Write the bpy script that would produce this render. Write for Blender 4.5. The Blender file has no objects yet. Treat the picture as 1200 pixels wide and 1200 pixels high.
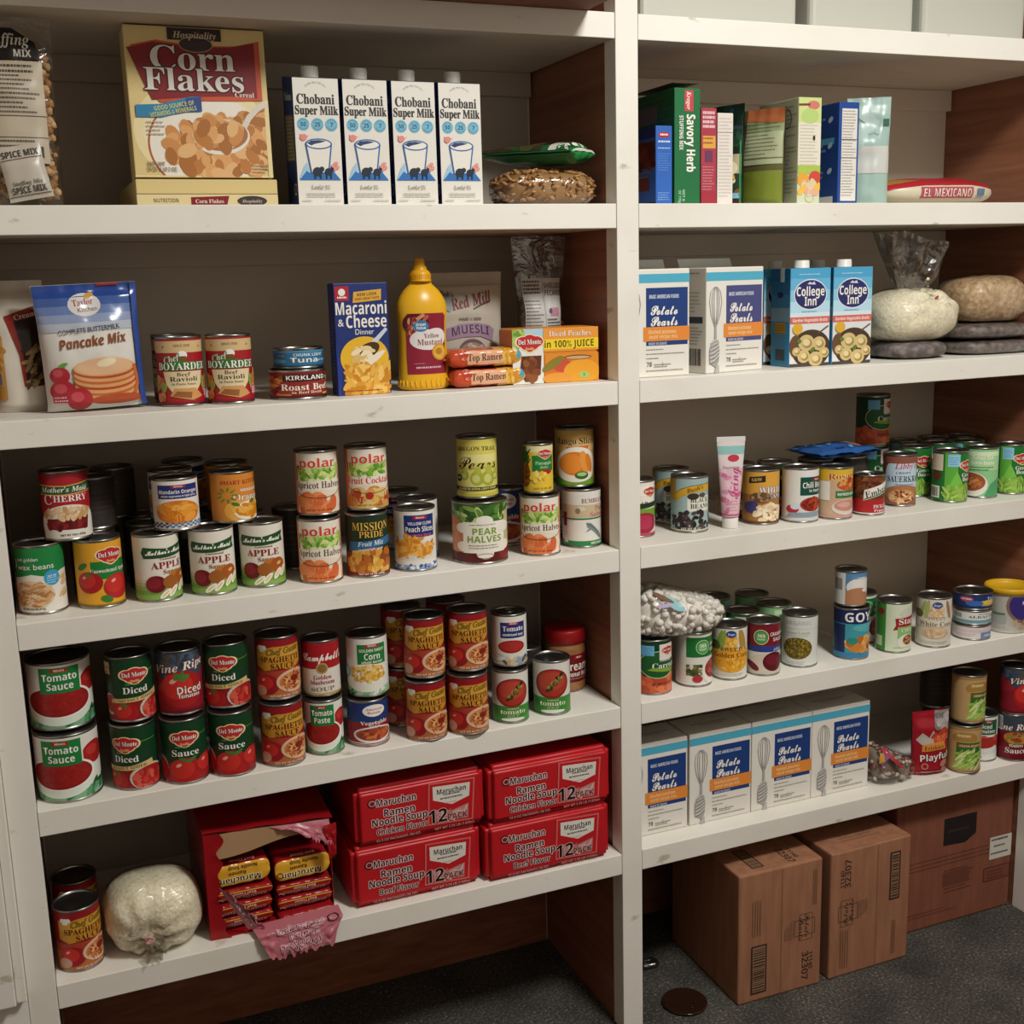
import bpy, bmesh, math, random
from mathutils import Vector, Matrix, noise
S = bpy.context.scene
COL = S.collection
PI = math.pi

# ---------------------------------------------------------------- camera, world, lamps, exposure
cam_data = bpy.data.cameras.new('camera')
cam_data.sensor_width = 36.0
cam_data.sensor_fit = 'HORIZONTAL'
cam_data.lens = 36.0 * 1395.4 / 1200.0
cam_data.clip_start = 0.05
cam = bpy.data.objects.new('camera', cam_data)
COL.objects.link(cam)
_rows = ((0.9223, -0.38558, -0.02619), (0.09922, 0.17076, 0.9803), (0.37352, 0.90673, -0.19575))
_x, _y, _f = (Vector(r).normalized() for r in _rows)
_m = Matrix((_x, _y, -_f)).transposed().to_4x4()
_m.translation = Vector((-1.0033, -1.9152, 1.5079))
cam.matrix_world = _m
S.camera = cam

world = bpy.data.worlds.new('world')
S.world = world
world.use_nodes = True
world.node_tree.nodes['Background'].inputs[0].default_value = (1.0, 0.94, 0.86, 1)
world.node_tree.nodes['Background'].inputs[1].default_value = 0.075

def area_light(name, loc, target, size, power, color):
    l = bpy.data.lights.new(name, 'AREA')
    l.shape = 'DISK'; l.size = size; l.energy = power; l.color = color
    o = bpy.data.objects.new(name, l); COL.objects.link(o)
    o.location = loc
    o.rotation_euler = (Vector(target) - Vector(loc)).to_track_quat('-Z', 'Y').to_euler()
    return o
area_light('ceiling_lamp', (0.30, -1.50, 2.75), (0.20, -1.0, 0), 0.45, 47, (1.0, 0.995, 0.965))

S.view_settings.view_transform = 'Standard'
S.view_settings.look = 'None'
S.view_settings.gamma = 1
S.view_settings.use_curve_mapping = False
S.view_settings.exposure = 0.14

# ---------------------------------------------------------------- materials
MATS = {}
def lin(hx):
    hx = hx.lstrip('#')
    c = [int(hx[i:i+2], 16) / 255 for i in (0, 2, 4)]
    return tuple(x / 12.92 if x <= 0.04045 else ((x + 0.055) / 1.055) ** 2.4 for x in c) + (1,)

def ink(hx, rough=0.42):
    """flat printing ink / plain coloured surface with a touch of uneven gloss"""
    k = (hx, rough)
    if k in MATS: return MATS[k]
    m = bpy.data.materials.new('ink_' + hx.strip('#'))
    m.use_nodes = True
    b = m.node_tree.nodes['Principled BSDF']
    b.inputs['Base Color'].default_value = lin(hx)
    b.inputs['Roughness'].default_value = rough
    b.inputs['Specular IOR Level'].default_value = 0.35
    MATS[k] = m
    return m

def node_mat(name, fn):
    if name in MATS: return MATS[name]
    m = bpy.data.materials.new(name); m.use_nodes = True
    nt = m.node_tree
    fn(nt, nt.nodes, nt.links, nt.nodes['Principled BSDF'])
    MATS[name] = m
    return m

def noise_node(nt, scale, detail=4, stretch=None):
    tc = nt.nodes.new('ShaderNodeTexCoord'); n = nt.nodes.new('ShaderNodeTexNoise')
    n.inputs['Scale'].default_value = scale; n.inputs['Detail'].default_value = detail
    if stretch:
        mp = nt.nodes.new('ShaderNodeMapping'); mp.inputs['Scale'].default_value = stretch
        nt.links.new(tc.outputs['Object'], mp.inputs['Vector']); nt.links.new(mp.outputs[0], n.inputs['Vector'])
    else:
        nt.links.new(tc.outputs['Object'], n.inputs['Vector'])
    return n

def ramp(nt, src, stops):
    r = nt.nodes.new('ShaderNodeValToRGB')
    e = r.color_ramp.elements
    while len(e) < len(stops): e.new(0.5)
    for el, (p, c) in zip(e, stops):
        el.position = p; el.color = lin(c)
    nt.links.new(src, r.inputs[0])
    return r

def bump(nt, src, strength, dist, b):
    n = nt.nodes.new('ShaderNodeBump'); n.inputs['Strength'].default_value = strength; n.inputs['Distance'].default_value = dist
    nt.links.new(src, n.inputs['Height']); nt.links.new(n.outputs[0], b.inputs['Normal'])

def _paint(nt, N, L, b):
    n = noise_node(nt, 3.0, 6, (1, 1, 1.5))
    r = ramp(nt, n.outputs[0], [(0.30, '#e0dacd'), (0.5, '#e8e3d8'), (0.75, '#ebe6dc')])
    n3 = noise_node(nt, 16, 7, (1, 1, 2.2)); r3 = ramp(nt, n3.outputs[0], [(0.66, '#ffffff'), (0.74, '#d2ccc0')])
    mx = N.new('ShaderNodeMix'); mx.data_type = 'RGBA'; mx.blend_type = 'MULTIPLY'; mx.inputs[0].default_value = 1
    L.new(r.outputs[0], mx.inputs[6]); L.new(r3.outputs[0], mx.inputs[7])
    L.new(mx.outputs[2], b.inputs['Base Color']); b.inputs['Roughness'].default_value = 0.5
    n2 = noise_node(nt, 60, 3, (0.15, 1, 1)); bump(nt, n2.outputs[0], 0.12, 0.002, b)
def _wall(nt, N, L, b):
    n = noise_node(nt, 2.5, 4); r = ramp(nt, n.outputs[0], [(0.3, '#d6c9b6'), (0.7, '#decfbc')])
    L.new(r.outputs[0], b.inputs['Base Color']); b.inputs['Roughness'].default_value = 0.7
    n2 = noise_node(nt, 180, 2); bump(nt, n2.outputs[0], 0.1, 0.001, b)
def _room(nt, N, L, b):
    n = noise_node(nt, 2, 3); r = ramp(nt, n.outputs[0], [(0.3, '#e6e1d7'), (0.7, '#ece7de')])
    L.new(r.outputs[0], b.inputs['Base Color']); b.inputs['Roughness'].default_value = 0.8
def _veneer(nt, N, L, b):
    n = noise_node(nt, 9, 8, (1, 0.25, 5)); n.inputs['Distortion'].default_value = 0.6
    r = ramp(nt, n.outputs[0], [(0.25, '#744632'), (0.5, '#8b5840'), (0.75, '#9f6a50')])
    L.new(r.outputs[0], b.inputs['Base Color']); b.inputs['Roughness'].default_value = 0.42
def _carpet(nt, N, L, b):
    n = noise_node(nt, 170, 6); n.inputs['Roughness'].default_value = 0.75
    n2 = noise_node(nt, 7, 4)
    r = ramp(nt, n.outputs[0], [(0.36, '#262320'), (0.50, '#4f4b44'), (0.60, '#6e685e'), (0.67, '#cfc8ba')])
    r2 = ramp(nt, n2.outputs[0], [(0.3, '#a8a8a8'), (0.7, '#ffffff')])
    mx = N.new('ShaderNodeMix'); mx.data_type = 'RGBA'; mx.blend_type = 'MULTIPLY'; mx.inputs[0].default_value = 1
    L.new(r.outputs[0], mx.inputs[6]); L.new(r2.outputs[0], mx.inputs[7])
    L.new(mx.outputs[2], b.inputs['Base Color']); b.inputs['Roughness'].default_value = 0.95
    bump(nt, n.outputs[0], 0.6, 0.006, b)
def _tin(nt, N, L, b):
    n = noise_node(nt, 40, 3); r = ramp(nt, n.outputs[0], [(0.3, '#8f8d88'), (0.7, '#b5b2ab')])
    L.new(r.outputs[0], b.inputs['Base Color']); b.inputs['Metallic'].default_value = 1; b.inputs['Roughness'].default_value = 0.32
def _lid(nt, N, L, b):
    n = noise_node(nt, 25, 3); r = ramp(nt, n.outputs[0], [(0.3, '#6d6b67'), (0.7, '#8b8984')])
    L.new(r.outputs[0], b.inputs['Base Color']); b.inputs['Metallic'].default_value = 1; b.inputs['Roughness'].default_value = 0.38
def _card(nt, N, L, b):
    n = noise_node(nt, 60, 4, (1, 1, 0.15)); r = ramp(nt, n.outputs[0], [(0.3, '#8e5f43'), (0.7, '#a16f51')])
    L.new(r.outputs[0], b.inputs['Base Color']); b.inputs['Roughness'].default_value = 0.75
def _redcard(nt, N, L, b):
    n = noise_node(nt, 50, 4, (1, 1, 0.2)); r = ramp(nt, n.outputs[0], [(0.3, '#77442f'), (0.7, '#87503a')])
    L.new(r.outputs[0], b.inputs['Base Color']); b.inputs['Roughness'].default_value = 0.75
def _film(tint, fac, name):
    def fn(nt, N, L, b):
        tr = N.new('ShaderNodeBsdfTransparent'); tr.inputs[0].default_value = lin(tint)
        gl = N.new('ShaderNodeBsdfGlossy'); gl.inputs['Roughness'].default_value = 0.12
        lw = N.new('ShaderNodeLayerWeight'); lw.inputs[0].default_value = 0.25
        ma = N.new('ShaderNodeMath'); ma.operation = 'MULTIPLY_ADD'; ma.inputs[1].default_value = 0.5; ma.inputs[2].default_value = fac
        L.new(lw.outputs['Facing'], ma.inputs[0])
        mx = N.new('ShaderNodeMixShader'); L.new(ma.outputs[0], mx.inputs[0])
        L.new(tr.outputs[0], mx.inputs[1]); L.new(gl.outputs[0], mx.inputs[2])
        n = noise_node(nt, 22, 4); n.inputs['Distortion'].default_value = 1.5
        bp = N.new('ShaderNodeBump'); bp.inputs['Strength'].default_value = 0.9; bp.inputs['Distance'].default_value = 0.01
        L.new(n.outputs[0], bp.inputs['Height']); L.new(bp.outputs[0], gl.inputs['Normal']); L.new(bp.outputs[0], lw.inputs['Normal'])
        L.new(mx.outputs[0], N['Material Output'].inputs['Surface'])
    return node_mat(name, fn)
def rawboard(): return speck('unpainted_board', [(0.3, '#c6b9a5'), (0.7, '#d0c3af')], 12, 0.7, (0.3, 2, 2), 0.1)
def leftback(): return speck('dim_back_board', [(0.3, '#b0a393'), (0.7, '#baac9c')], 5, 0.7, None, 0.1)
def paint(): return node_mat('white_paint', _paint)
def wallpaint(): return node_mat('back_wall_paint', _wall)
def roompaint(): return node_mat('room_paint', _room)
def veneer(): return node_mat('brown_veneer', _veneer)
def carpet(): return node_mat('grey_carpet', _carpet)
def tin(): return node_mat('tinplate', _tin)
def lidtin(): return node_mat('lid_tinplate', _lid)
def cardboard(): return node_mat('cardboard', _card)
def redcard(): return node_mat('red_brown_cardboard', _redcard)
def clear(): return _film('#fbfaf7', 0.03, 'clear_film')
def hazy(): return _film('#d9d6cf', 0.16, 'hazy_film')
def tealfilm(): return _film('#a9c9c0', 0.14, 'teal_film')
def speck(name, stops, scale, rough=0.6, stretch=None, bmp=0.5):
    def fn(nt, N, L, b):
        n = noise_node(nt, scale, 5, stretch); r = ramp(nt, n.outputs[0], stops)
        L.new(r.outputs[0], b.inputs['Base Color']); b.inputs['Roughness'].default_value = rough
        bump(nt, n.outputs[0], bmp, 0.004, b)
    return node_mat(name, fn)
def rice_mat(): return speck('rice_grains', [(0.3, '#ddd1ac'), (0.5, '#efe6ca'), (0.7, '#f8f2e0')], 150)
def oat_mat(): return speck('oat_flakes', [(0.3, '#9c7d5c'), (0.5, '#bfa07c'), (0.7, '#d8bf9d')], 90)
def dark_mat(): return speck('dark_beans', [(0.3, '#453c3c'), (0.5, '#655b58'), (0.7, '#8d817c')], 60)

# ---------------------------------------------------------------- printed artwork: flat shapes and lettering, in millimetres
FONTS = {'n': None, 'b': (0x1D5D4, 0x1D5EE, 0x1D7EC), 's': (0x1D400, 0x1D41A, 0x1D7CE), 'i': (0x1D468, 0x1D482, 0x1D7CE),
         'c': (0x1D4D0, 0x1D4EA, 0x1D7CE), 'o': (0x1D63C, 0x1D656, 0x1D7EC)}
def styled(s, f):
    r = FONTS[f]
    if not r: return s
    out = ''
    for ch in s:
        if 'A' <= ch <= 'Z': out += chr(r[0] + ord(ch) - 65)
        elif 'a' <= ch <= 'z': out += chr(r[1] + ord(ch) - 97)
        elif ch.isdigit(): out += chr(r[2] + ord(ch) - 48)
        else: out += ch
    return out
TXT = {}
def text_mesh(s, f):
    k = (s, f)
    if k not in TXT:
        cu = bpy.data.curves.new('lettering', 'FONT')
        cu.body = styled(s, f); cu.size = 1; cu.resolution_u = 3; cu.align_x = 'LEFT'
        o = bpy.data.objects.new('lettering', cu)
        me = o.to_mesh()
        vs = [(v.co.x, v.co.y) for v in me.vertices]; fs = [tuple(p.vertices) for p in me.polygons]
        o.to_mesh_clear(); bpy.data.objects.remove(o); bpy.data.curves.remove(cu)
        xs = [v[0] for v in vs] or [0]; x0, x1 = min(xs), max(xs)
        TXT[k] = ([(v[0] - (x0 + x1) / 2, v[1]) for v in vs], fs, max(x1 - x0, 1e-3))
    return TXT[k]

class Art:
    def __init__(a, base='#e9e4da', rough=0.42):
        a.base = base; a.rough = rough; a.it = []; a.lay = 1.0; a.rng = random.Random(7); a._cut = {}
    def _add(a, vs, fs, c, step=1.0):
        a.it.append((vs, fs, c, a.lay)); a.lay += step
    def p(a, pts, c):
        a._add(list(pts), [tuple(range(len(pts)))], c); return a
    def r(a, x0, y0, x1, y1, c):
        n = max(1, int(abs(x1 - x0) / 30))
        vs = []; fs = []
        for i in range(n + 1):
            x = x0 + (x1 - x0) * i / n; vs += [(x, y0), (x, y1)]
        for i in range(n): fs.append((2*i, 2*i+2, 2*i+3, 2*i+1))
        a._add(vs, fs, c); return a
    def band(a, y0, y1, c): return a.r(-117.8, y0, 117.8, y1, c)
    def e(a, cx, cy, rx, ry, c, rot=0, n=20, step=1.0, a0=0, a1=360):
        cr, sr = math.cos(math.radians(rot)), math.sin(math.radians(rot))
        vs = []
        full = abs(a1 - a0) >= 360
        for i in range(n if full else n + 1):
            t = math.radians(a0 + (a1 - a0) * i / n); x, y = rx * math.cos(t), ry * math.sin(t)
            vs.append((cx + x * cr - y * sr, cy + x * sr + y * cr))
        a._add(vs, [tuple(range(len(vs)))], c, step); return a
    def ring(a, cx, cy, rx, ry, w, c, a0=0, a1=360, n=28):
        vs = []; fs = []
        for i in range(n + 1):
            t = math.radians(a0 + (a1 - a0) * i / n)
            vs += [(cx + rx * math.cos(t), cy + ry * math.sin(t)), (cx + (rx - w) * math.cos(t), cy + (ry - w) * math.sin(t))]
        for i in range(n): fs.append((2*i, 2*i+2, 2*i+3, 2*i+1))
        a._add(vs, fs, c); return a
    def ribbon(a, pts, w, c):
        """band of width w along a polyline"""
        vs = []; fs = []
        for i, (x, y) in enumerate(pts):
            x0, y0 = pts[max(i-1, 0)]; x1, y1 = pts[min(i+1, len(pts)-1)]
            d = math.hypot(x1-x0, y1-y0) or 1; nx, ny = -(y1-y0)/d, (x1-x0)/d
            vs += [(x + nx*w/2, y + ny*w/2), (x - nx*w/2, y - ny*w/2)]
        for i in range(len(pts)-1): fs.append((2*i, 2*i+1, 2*i+3, 2*i+2))
        a._add(vs, fs, c); return a
    def t(a, s, cx, cy, h, c, f='b', w=None, rot=0, arc=0, o=None, ow=0.5):
        """a line of lettering: cap height h, centred on cx, baseline cy - h/2; w sets its width; o = outline ink"""
        vs, fs, nat = text_mesh(s, f)
        k = h / 0.7; kx = (w / nat) if w else k
        cr, sr = math.cos(math.radians(rot)), math.sin(math.radians(rot))
        def place(dx, dy):
            out = []
            for x, y in vs:
                X, Y = x * kx + dx, y * k - h / 2 + dy
                if arc: Y += arc * (1 - (2 * X / (nat * kx)) ** 2)
                out.append((cx + X * cr - Y * sr, cy + X * sr + Y * cr))
            return out
        if o:
            for q in range(6): a._add(place(ow * math.cos(q*PI/3), ow * math.sin(q*PI/3)), fs, o, 0.10)
            a.lay += 0.5
        a._add(place(0, 0), fs, c); return a
    def bars(a, x0, y0, x1, n, gap, c, th=None, jit=0.3):
        """lines of small print too fine to read"""
        for i in range(n):
            y = y0 - i * gap; e1 = x1 - (x1 - x0) * jit * a.rng.random()
            x = x0
            while x < e1:
                w = a.rng.uniform(1.5, 5); a._add([(x, y), (min(x+w, e1), y), (min(x+w, e1), y+(th or gap*0.5)), (x, y+(th or gap*0.5))], [(0, 1, 2, 3)], c, 0.0); x += w + 1
        a.lay += 1; return a
    def sc(a, n, cx, cy, rx, ry, cols, sx, sy, seed=1, box=False, rot=(0, 180), nn=10):
        """scattered overlapping pieces of food inside an oval (or a box)"""
        g = random.Random(seed); k = 0
        while k < n:
            x, y = g.uniform(-1, 1), g.uniform(-1, 1)
            if not box and x*x + y*y > 1: continue
            f = g.uniform(0.75, 1.2)
            a.e(cx + x*rx, cy + y*ry, sx*f, sy*f, cols[k % len(cols)], g.uniform(*rot), nn, 0.04); k += 1
        a.lay += 1; return a
    def code(a, x0, y0, x1, y1, c='#2b2826', bg=None, vert=True):
        if bg: a.r(x0-1, y0-1, x1+1, y1+1, bg)
        g = random.Random(int(x0*7+y1)); s0, s1 = (x0, x1) if vert else (y0, y1); x = s0
        while x < s1:
            w = g.choice((0.5, 0.8, 1.2, 1.6)) * max(1, (s1-s0)/40); xe = min(x+w, s1)
            if vert: a._add([(x, y0), (xe, y0), (xe, y1), (x, y1)], [(0, 1, 2, 3)], c, 0.0)
            else: a._add([(x0, x), (x1, x), (x1, xe), (x0, xe)], [(0, 1, 2, 3)], c, 0.0)
            x = xe + g.choice((0.5, 0.8, 1.1)) * max(1, (s1-s0)/40)
        a.lay += 1; return a
    def cut(a, cu, cv, clip=None):
        """the shapes sliced into strips so that they can bend round a can or a bag, and trimmed to the panel"""
        k = (cu, cv, clip)
        if k in a._cut: return a._cut[k]
        bm = bmesh.new(); cols = []
        for vs, fs, c, lay in a.it:
            if c not in cols: cols.append(c)
            ci = cols.index(c)
            bv = [bm.verts.new((x, y, lay)) for x, y in vs]
            for f in fs:
                try: bm.faces.new([bv[i] for i in f]).material_index = ci
                except ValueError: pass
        if bm.verts:
            for ax, step in ((0, cu), (1, cv)):
                if not step: continue
                lo = min(v.co[ax] for v in bm.verts); hi = max(v.co[ax] for v in bm.verts)
                q = math.floor(lo / step) * step + step
                while q < hi:
                    co = Vector((q, 0, 0)) if ax == 0 else Vector((0, q, 0))
                    no = Vector((1, 0, 0)) if ax == 0 else Vector((0, 1, 0))
                    bmesh.ops.bisect_plane(bm, geom=bm.verts[:] + bm.edges[:] + bm.faces[:], dist=1e-5, plane_co=co, plane_no=no)
                    q += step
        if clip and bm.verts:
            for co, no in (((clip[0], 0, 0), (-1, 0, 0)), ((clip[2], 0, 0), (1, 0, 0)), ((0, clip[1], 0), (0, -1, 0)), ((0, clip[3], 0), (0, 1, 0))):
                bmesh.ops.bisect_plane(bm, geom=bm.verts[:] + bm.edges[:] + bm.faces[:], dist=1e-5, plane_co=Vector(co), plane_no=Vector(no), clear_outer=True)
        bm.normal_update()
        bm.verts.index_update()
        fs = [(tuple(v.index for v in (f.verts if f.normal.z >= 0 else reversed(f.verts))), cols[f.material_index]) for f in bm.faces]
        res = ([tuple(v.co) for v in bm.verts], fs)
        bm.free(); a._cut[k] = res
        return res

# ---------------------------------------------------------------- mesh collector
class MB:
    def __init__(s): s.v = []; s.f = []; s.m = []; s.sm = []; s.mats = []
    def mi(s, m):
        if m not in s.mats: s.mats.append(m)
        return s.mats.index(m)
    def add(s, vs, fs, m, smooth=False):
        b = len(s.v); s.v += [tuple(v) for v in vs]; i = s.mi(m)
        for f in fs: s.f.append(tuple(b + q for q in f)); s.m.append(i); s.sm.append(smooth)
        return s
    def box(s, x0, y0, z0, x1, y1, z1, m, bev=0.0, seg=2, fn=None):
        bm = bmesh.new(); bmesh.ops.create_cube(bm, size=1)
        for v in bm.verts: v.co = ((x0+x1)/2 + v.co.x*(x1-x0), (y0+y1)/2 + v.co.y*(y1-y0), (z0+z1)/2 + v.co.z*(z1-z0))
        if bev: bmesh.ops.bevel(bm, geom=bm.edges[:], offset=bev, segments=seg, affect='EDGES', profile=0.5)
        bm.verts.index_update()
        s.add([fn(v.co) if fn else v.co for v in bm.verts], [tuple(v.index for v in f.verts) for f in bm.faces], m, False)
        bm.free(); return s
    def lathe(s, prof, m, n=40, c=(0, 0), smooth=True, el=(1, 1)):
        vs = []; fs = []
        for r, z in prof:
            for i in range(n):
                t = 2*PI*i/n; vs.append((c[0]+r*el[0]*math.cos(t), c[1]+r*el[1]*math.sin(t), z))
        for k in range(len(prof)-1):
            for i in range(n):
                j = (i+1) % n; fs.append((k*n+i, k*n+j, (k+1)*n+j, (k+1)*n+i))
        return s.add(vs, fs, m, smooth)
    def disc(s, r, z, m, n=40, c=(0, 0), up=True):
        vs = [(c[0]+r*math.cos(2*PI*i/n), c[1]+r*math.sin(2*PI*i/n), z) for i in range(n)]
        return s.add(vs, [tuple(range(n)) if up else tuple(reversed(range(n)))], m)
    def grid(s, fn, nu, nv, m, flip=False, smooth=True):
        vs = [fn(i/nu, j/nv) for j in range(nv+1) for i in range(nu+1)]; fs = []
        for j in range(nv):
            for i in range(nu):
                a = j*(nu+1)+i; q = (a, a+1, a+nu+2, a+nu+1); fs.append(tuple(reversed(q)) if flip else q)
        return s.add(vs, fs, m, smooth)
    def tube(s, pts, r, m, n=8, close=False):
        vs = []; fs = []; k = len(pts)
        for i, p in enumerate(pts):
            p = Vector(p); d = (Vector(pts[min(i+1, k-1)]) - Vector(pts[max(i-1, 0)])).normalized()
            u = d.cross(Vector((0, 0, 1))); u = u.normalized() if u.length > 1e-3 else Vector((1, 0, 0)); w = d.cross(u)
            rr = r[i] if isinstance(r, (list, tuple)) else r
            for q in range(n): vs.append(p + (u*math.cos(2*PI*q/n) + w*math.sin(2*PI*q/n))*rr)
        for i in range(k-1):
            for q in range(n): fs.append((i*n+q, i*n+(q+1) % n, (i+1)*n+(q+1) % n, (i+1)*n+q))
        fs.append(tuple(reversed(range(n)))); fs.append(tuple((k-1)*n+q for q in range(n)))
        return s.add(vs, fs, m, True)
    def ball(s, c, r, m, sub=1, jit=0, rng=None, rot=None):
        bm = bmesh.new(); bmesh.ops.create_icosphere(bm, subdivisions=sub, radius=1)
        rx, ry, rz = r if isinstance(r, (list, tuple)) else (r, r, r)
        R = rot or Matrix.Identity(3); vs = []
        for v in bm.verts:
            k = 1 + (rng.uniform(-jit, jit) if rng else 0)
            vs.append(Vector(c) + R @ Vector((v.co.x*rx*k, v.co.y*ry*k, v.co.z*rz*k)))
        s.add(vs, [tuple(v.index for v in f.verts) for f in bm.faces], m, True); bm.free(); return s
    def art(s, a, mapfn, cu=0, cv=0, smooth=True, clip=None):
        vs, fs = a.cut(cu, cv, clip)
        b = len(s.v); s.v += [tuple(mapfn(x, y, l)) for x, y, l in vs]
        for f, c in fs: s.f.append(tuple(b+q for q in f)); s.m.append(s.mi(ink(c, a.rough))); s.sm.append(smooth)
        return s
    def mesh(s, name):
        me = bpy.data.meshes.new(name)
        me.from_pydata(s.v, [], s.f)
        for m in s.mats: me.materials.append(m)
        me.polygons.foreach_set('material_index', s.m)
        me.polygons.foreach_set('use_smooth', s.sm)
        me.update()
        return me
    def build(s, name, parent=None):
        o = bpy.data.objects.new(name, s.mesh(name)); COL.objects.link(o)
        if parent: o.parent = parent
        return o

def tag(o, label, cat, group=None, kind=None):
    if label: o['label'] = label
    if cat: o['category'] = cat
    if group: o['group'] = group
    if kind: o['kind'] = kind
    return o
def thing(name, label, cat, loc=(0, 0, 0), rz=0, group=None, rx=0, ry=0):
    o = bpy.data.objects.new(name, None); COL.objects.link(o)
    o.empty_display_size = 0.02
    o.location = loc; o.rotation_euler = (rx, ry, rz)
    return tag(o, label, cat, group)
def solo(name, mb, label, cat, loc=(0, 0, 0), rz=0, group=None, rx=0, ry=0):
    o = mb.build(name); o.location = loc; o.rotation_euler = (rx, ry, rz)
    return tag(o, label, cat, group)
def meshpart(name, me, parent):
    o = bpy.data.objects.new(name, me); COL.objects.link(o); o.parent = parent; return o
def copy_thing(src, label, loc, rz=None, group=None):
    """another one of the same: the thing and each of its parts"""
    c = src.copy(); COL.objects.link(c); c.location = loc; c['label'] = label
    if rz is not None: c.rotation_euler.z = rz
    if group: c['group'] = group
    for ch in list(src.children):
        d = ch.copy(); COL.objects.link(d); d.parent = c
        for g in ch.children:
            e = g.copy(); COL.objects.link(e); e.parent = d
    return c

# ---------------------------------------------------------------- the room and the shelving
Z = (1.9406, 1.6247, 1.3132, 1.0012, 0.6928, 0.3885)      # heights of the shelf tops
TH, PW, LX, RX, D = 0.0422, 0.0436, 1.0403, 1.066, 0.381
def struct(name, mb): return tag(mb.build(name), None, None, None, 'structure')
XL, XR, YF, ZC = -1.95, 1.95, -2.75, 2.85
struct('floor', MB().box(XL, YF, -0.05, XR, D+0.1, 0, carpet()))
struct('ceiling', MB().box(XL, YF, ZC, XR, D+0.1, ZC+0.05, roompaint()))
struct('wall_back', MB().box(XL, D, 0, XR, D+0.1, ZC, wallpaint()))
struct('wall_front', MB().box(XL, YF-0.1, 0, XR, YF, ZC, roompaint()))
struct('wall_right', MB().box(XR, YF, 0, XR+0.1, D+0.1, ZC, roompaint()))
struct('wall_left', MB().box(XL-0.1, YF, 0, XL, D+0.1, ZC, roompaint()))
struct('bounce_blocker_front', MB().box(XL+0.001, YF+0.001, 0.001, XR-0.001, YF+0.02, 1.0, veneer()))  # unseen dark panels on three walls, added to cut bounce light low down
struct('bounce_blocker_right', MB().box(XR-0.02, YF+0.021, 0.001, XR-0.001, D-0.001, 1.0, veneer()))
struct('bounce_blocker_left', MB().box(XL+0.001, YF+0.021, 0.001, XL+0.02, -0.004, 1.0, veneer()))
struct('trim_1', MB().box(-1.150, -0.030, 0.387, -1.1005, -0.004, 2.85, paint(), 0.002))
struct('trim_2', MB().box(-1.1000, -0.022, 0.387, -1.0845, -0.004, 2.85, paint(), 0.002))
struct('wall_return', MB().box(-1.5, -0.003, 0, -1.0845, 0.04, 2.85, roompaint()))

unit = thing('built_in_shelving', 'white painted built-in pantry shelving in two bays with brown veneer side panels', 'shelving')
def upart(name, mb, label=None):
    o = mb.build(name, unit)
    if label: o['label'] = label
e = 0.0008
for x0, x1 in ((-LX-PW, -LX), (0, PW), (RX, RX+PW)):
    upart('post', MB().box(x0, 0, 0, x1, TH, 2.85, paint(), 0.0012))
for x0, x1 in ((-LX-PW+0.004, -LX-0.002), (0.003, PW-0.003), (RX+0.002, RX+PW-0.004)):
    upart('side_panel', MB().box(x0, TH+e, 0, x1, D-e, 2.85, veneer()), 'brown wood veneer side panel')
for zz in Z:
    for x0, x1 in ((-LX, 0), (PW, RX)):
        sh = MB().box(x0+e, 0.0006, zz-TH, x1-e, D-e, zz, paint(), 0.0012); raw = sh.mi(rawboard())
        for i, f in enumerate(sh.f):
            if all(sh.v[q][2] < zz-TH+1e-5 for q in f): sh.m[i] = raw
        upart('shelf', sh)
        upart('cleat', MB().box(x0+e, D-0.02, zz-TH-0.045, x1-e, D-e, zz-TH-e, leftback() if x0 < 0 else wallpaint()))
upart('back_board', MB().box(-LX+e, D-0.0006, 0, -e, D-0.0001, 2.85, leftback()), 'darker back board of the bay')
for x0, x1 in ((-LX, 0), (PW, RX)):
    upart('lower_shade_panel', MB().box(x0+e, D-0.004, 0.001, x1-e, D-0.0008, Z[5]-TH-0.046, veneer()), 'brown panel added as shade behind the floor space')  # dark sheet added over the back wall as shade below the lowest shelf

# ---------------------------------------------------------------- can labels (reference can: 75 mm across, 111 mm tall; x runs round the can)
W, K = '#efeae0', '#26211e'
RED, DRED, GRN, DGRN, NAVY, GOLD, ORG = '#b3202a', '#7d1720', '#2f7d3c', '#143d22', '#1e2c63', '#d9a53c', '#e08a2c'
A = {}
def shield(a, x, y, s=1.0, txt='Del Monte', sub='Quality'):
    for q, c in ((1.0, '#e9c65a'), (0.94, '#f3ece0'), (0.88, '#c02a2c')):
        k = s*q
        for dx, dy, rx, ry in ((-12, 1, 12, 9), (12, 1, 12, 9), (0, 3, 13, 10), (0, -4, 17, 10), (0, -8, 9, 8)):
            a.e(x+dx*k, y+dy*k, rx*k, ry*k, c, 0, 18, 0.1)
        a.lay += 0.5
    a.t(txt, x, y+1*s, 7.5*s, '#f6f0e4', 's', 37*s, o='#7d1720', ow=0.6*s); a.t(sub, x, y-9*s, 4*s, '#f0d684', 's', 14*s)
def tomato(a, x, y, r, c='#b5201f', stem=True):
    a.e(x, y, r, r*0.86, c); a.e(x-r*0.2, y+r*0.15, r*0.7, r*0.6, '#c73128', 0, 18); a.e(x-r*0.35, y+r*0.4, r*0.18, r*0.1, '#eba79a', 30, 10)
    if stem:
        for q in range(5): a.e(x+r*0.16*math.cos(q*1.26), y+r*0.62+r*0.1*math.sin(q*1.26), r*0.22, r*0.06, '#3d7a35', q*72, 8, 0.1)
        a.lay += 1
def bowl(a, x, y, rx, ry, fill, rim=W, cup=None):
    a.e(x, y-ry*0.55, rx*1.0, ry*1.15, cup or '#dcd6ca', a0=180, a1=360); a.e(x, y, rx*1.1, ry*1.1, rim, n=28); a.e(x, y, rx, ry, fill, n=28)
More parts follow.
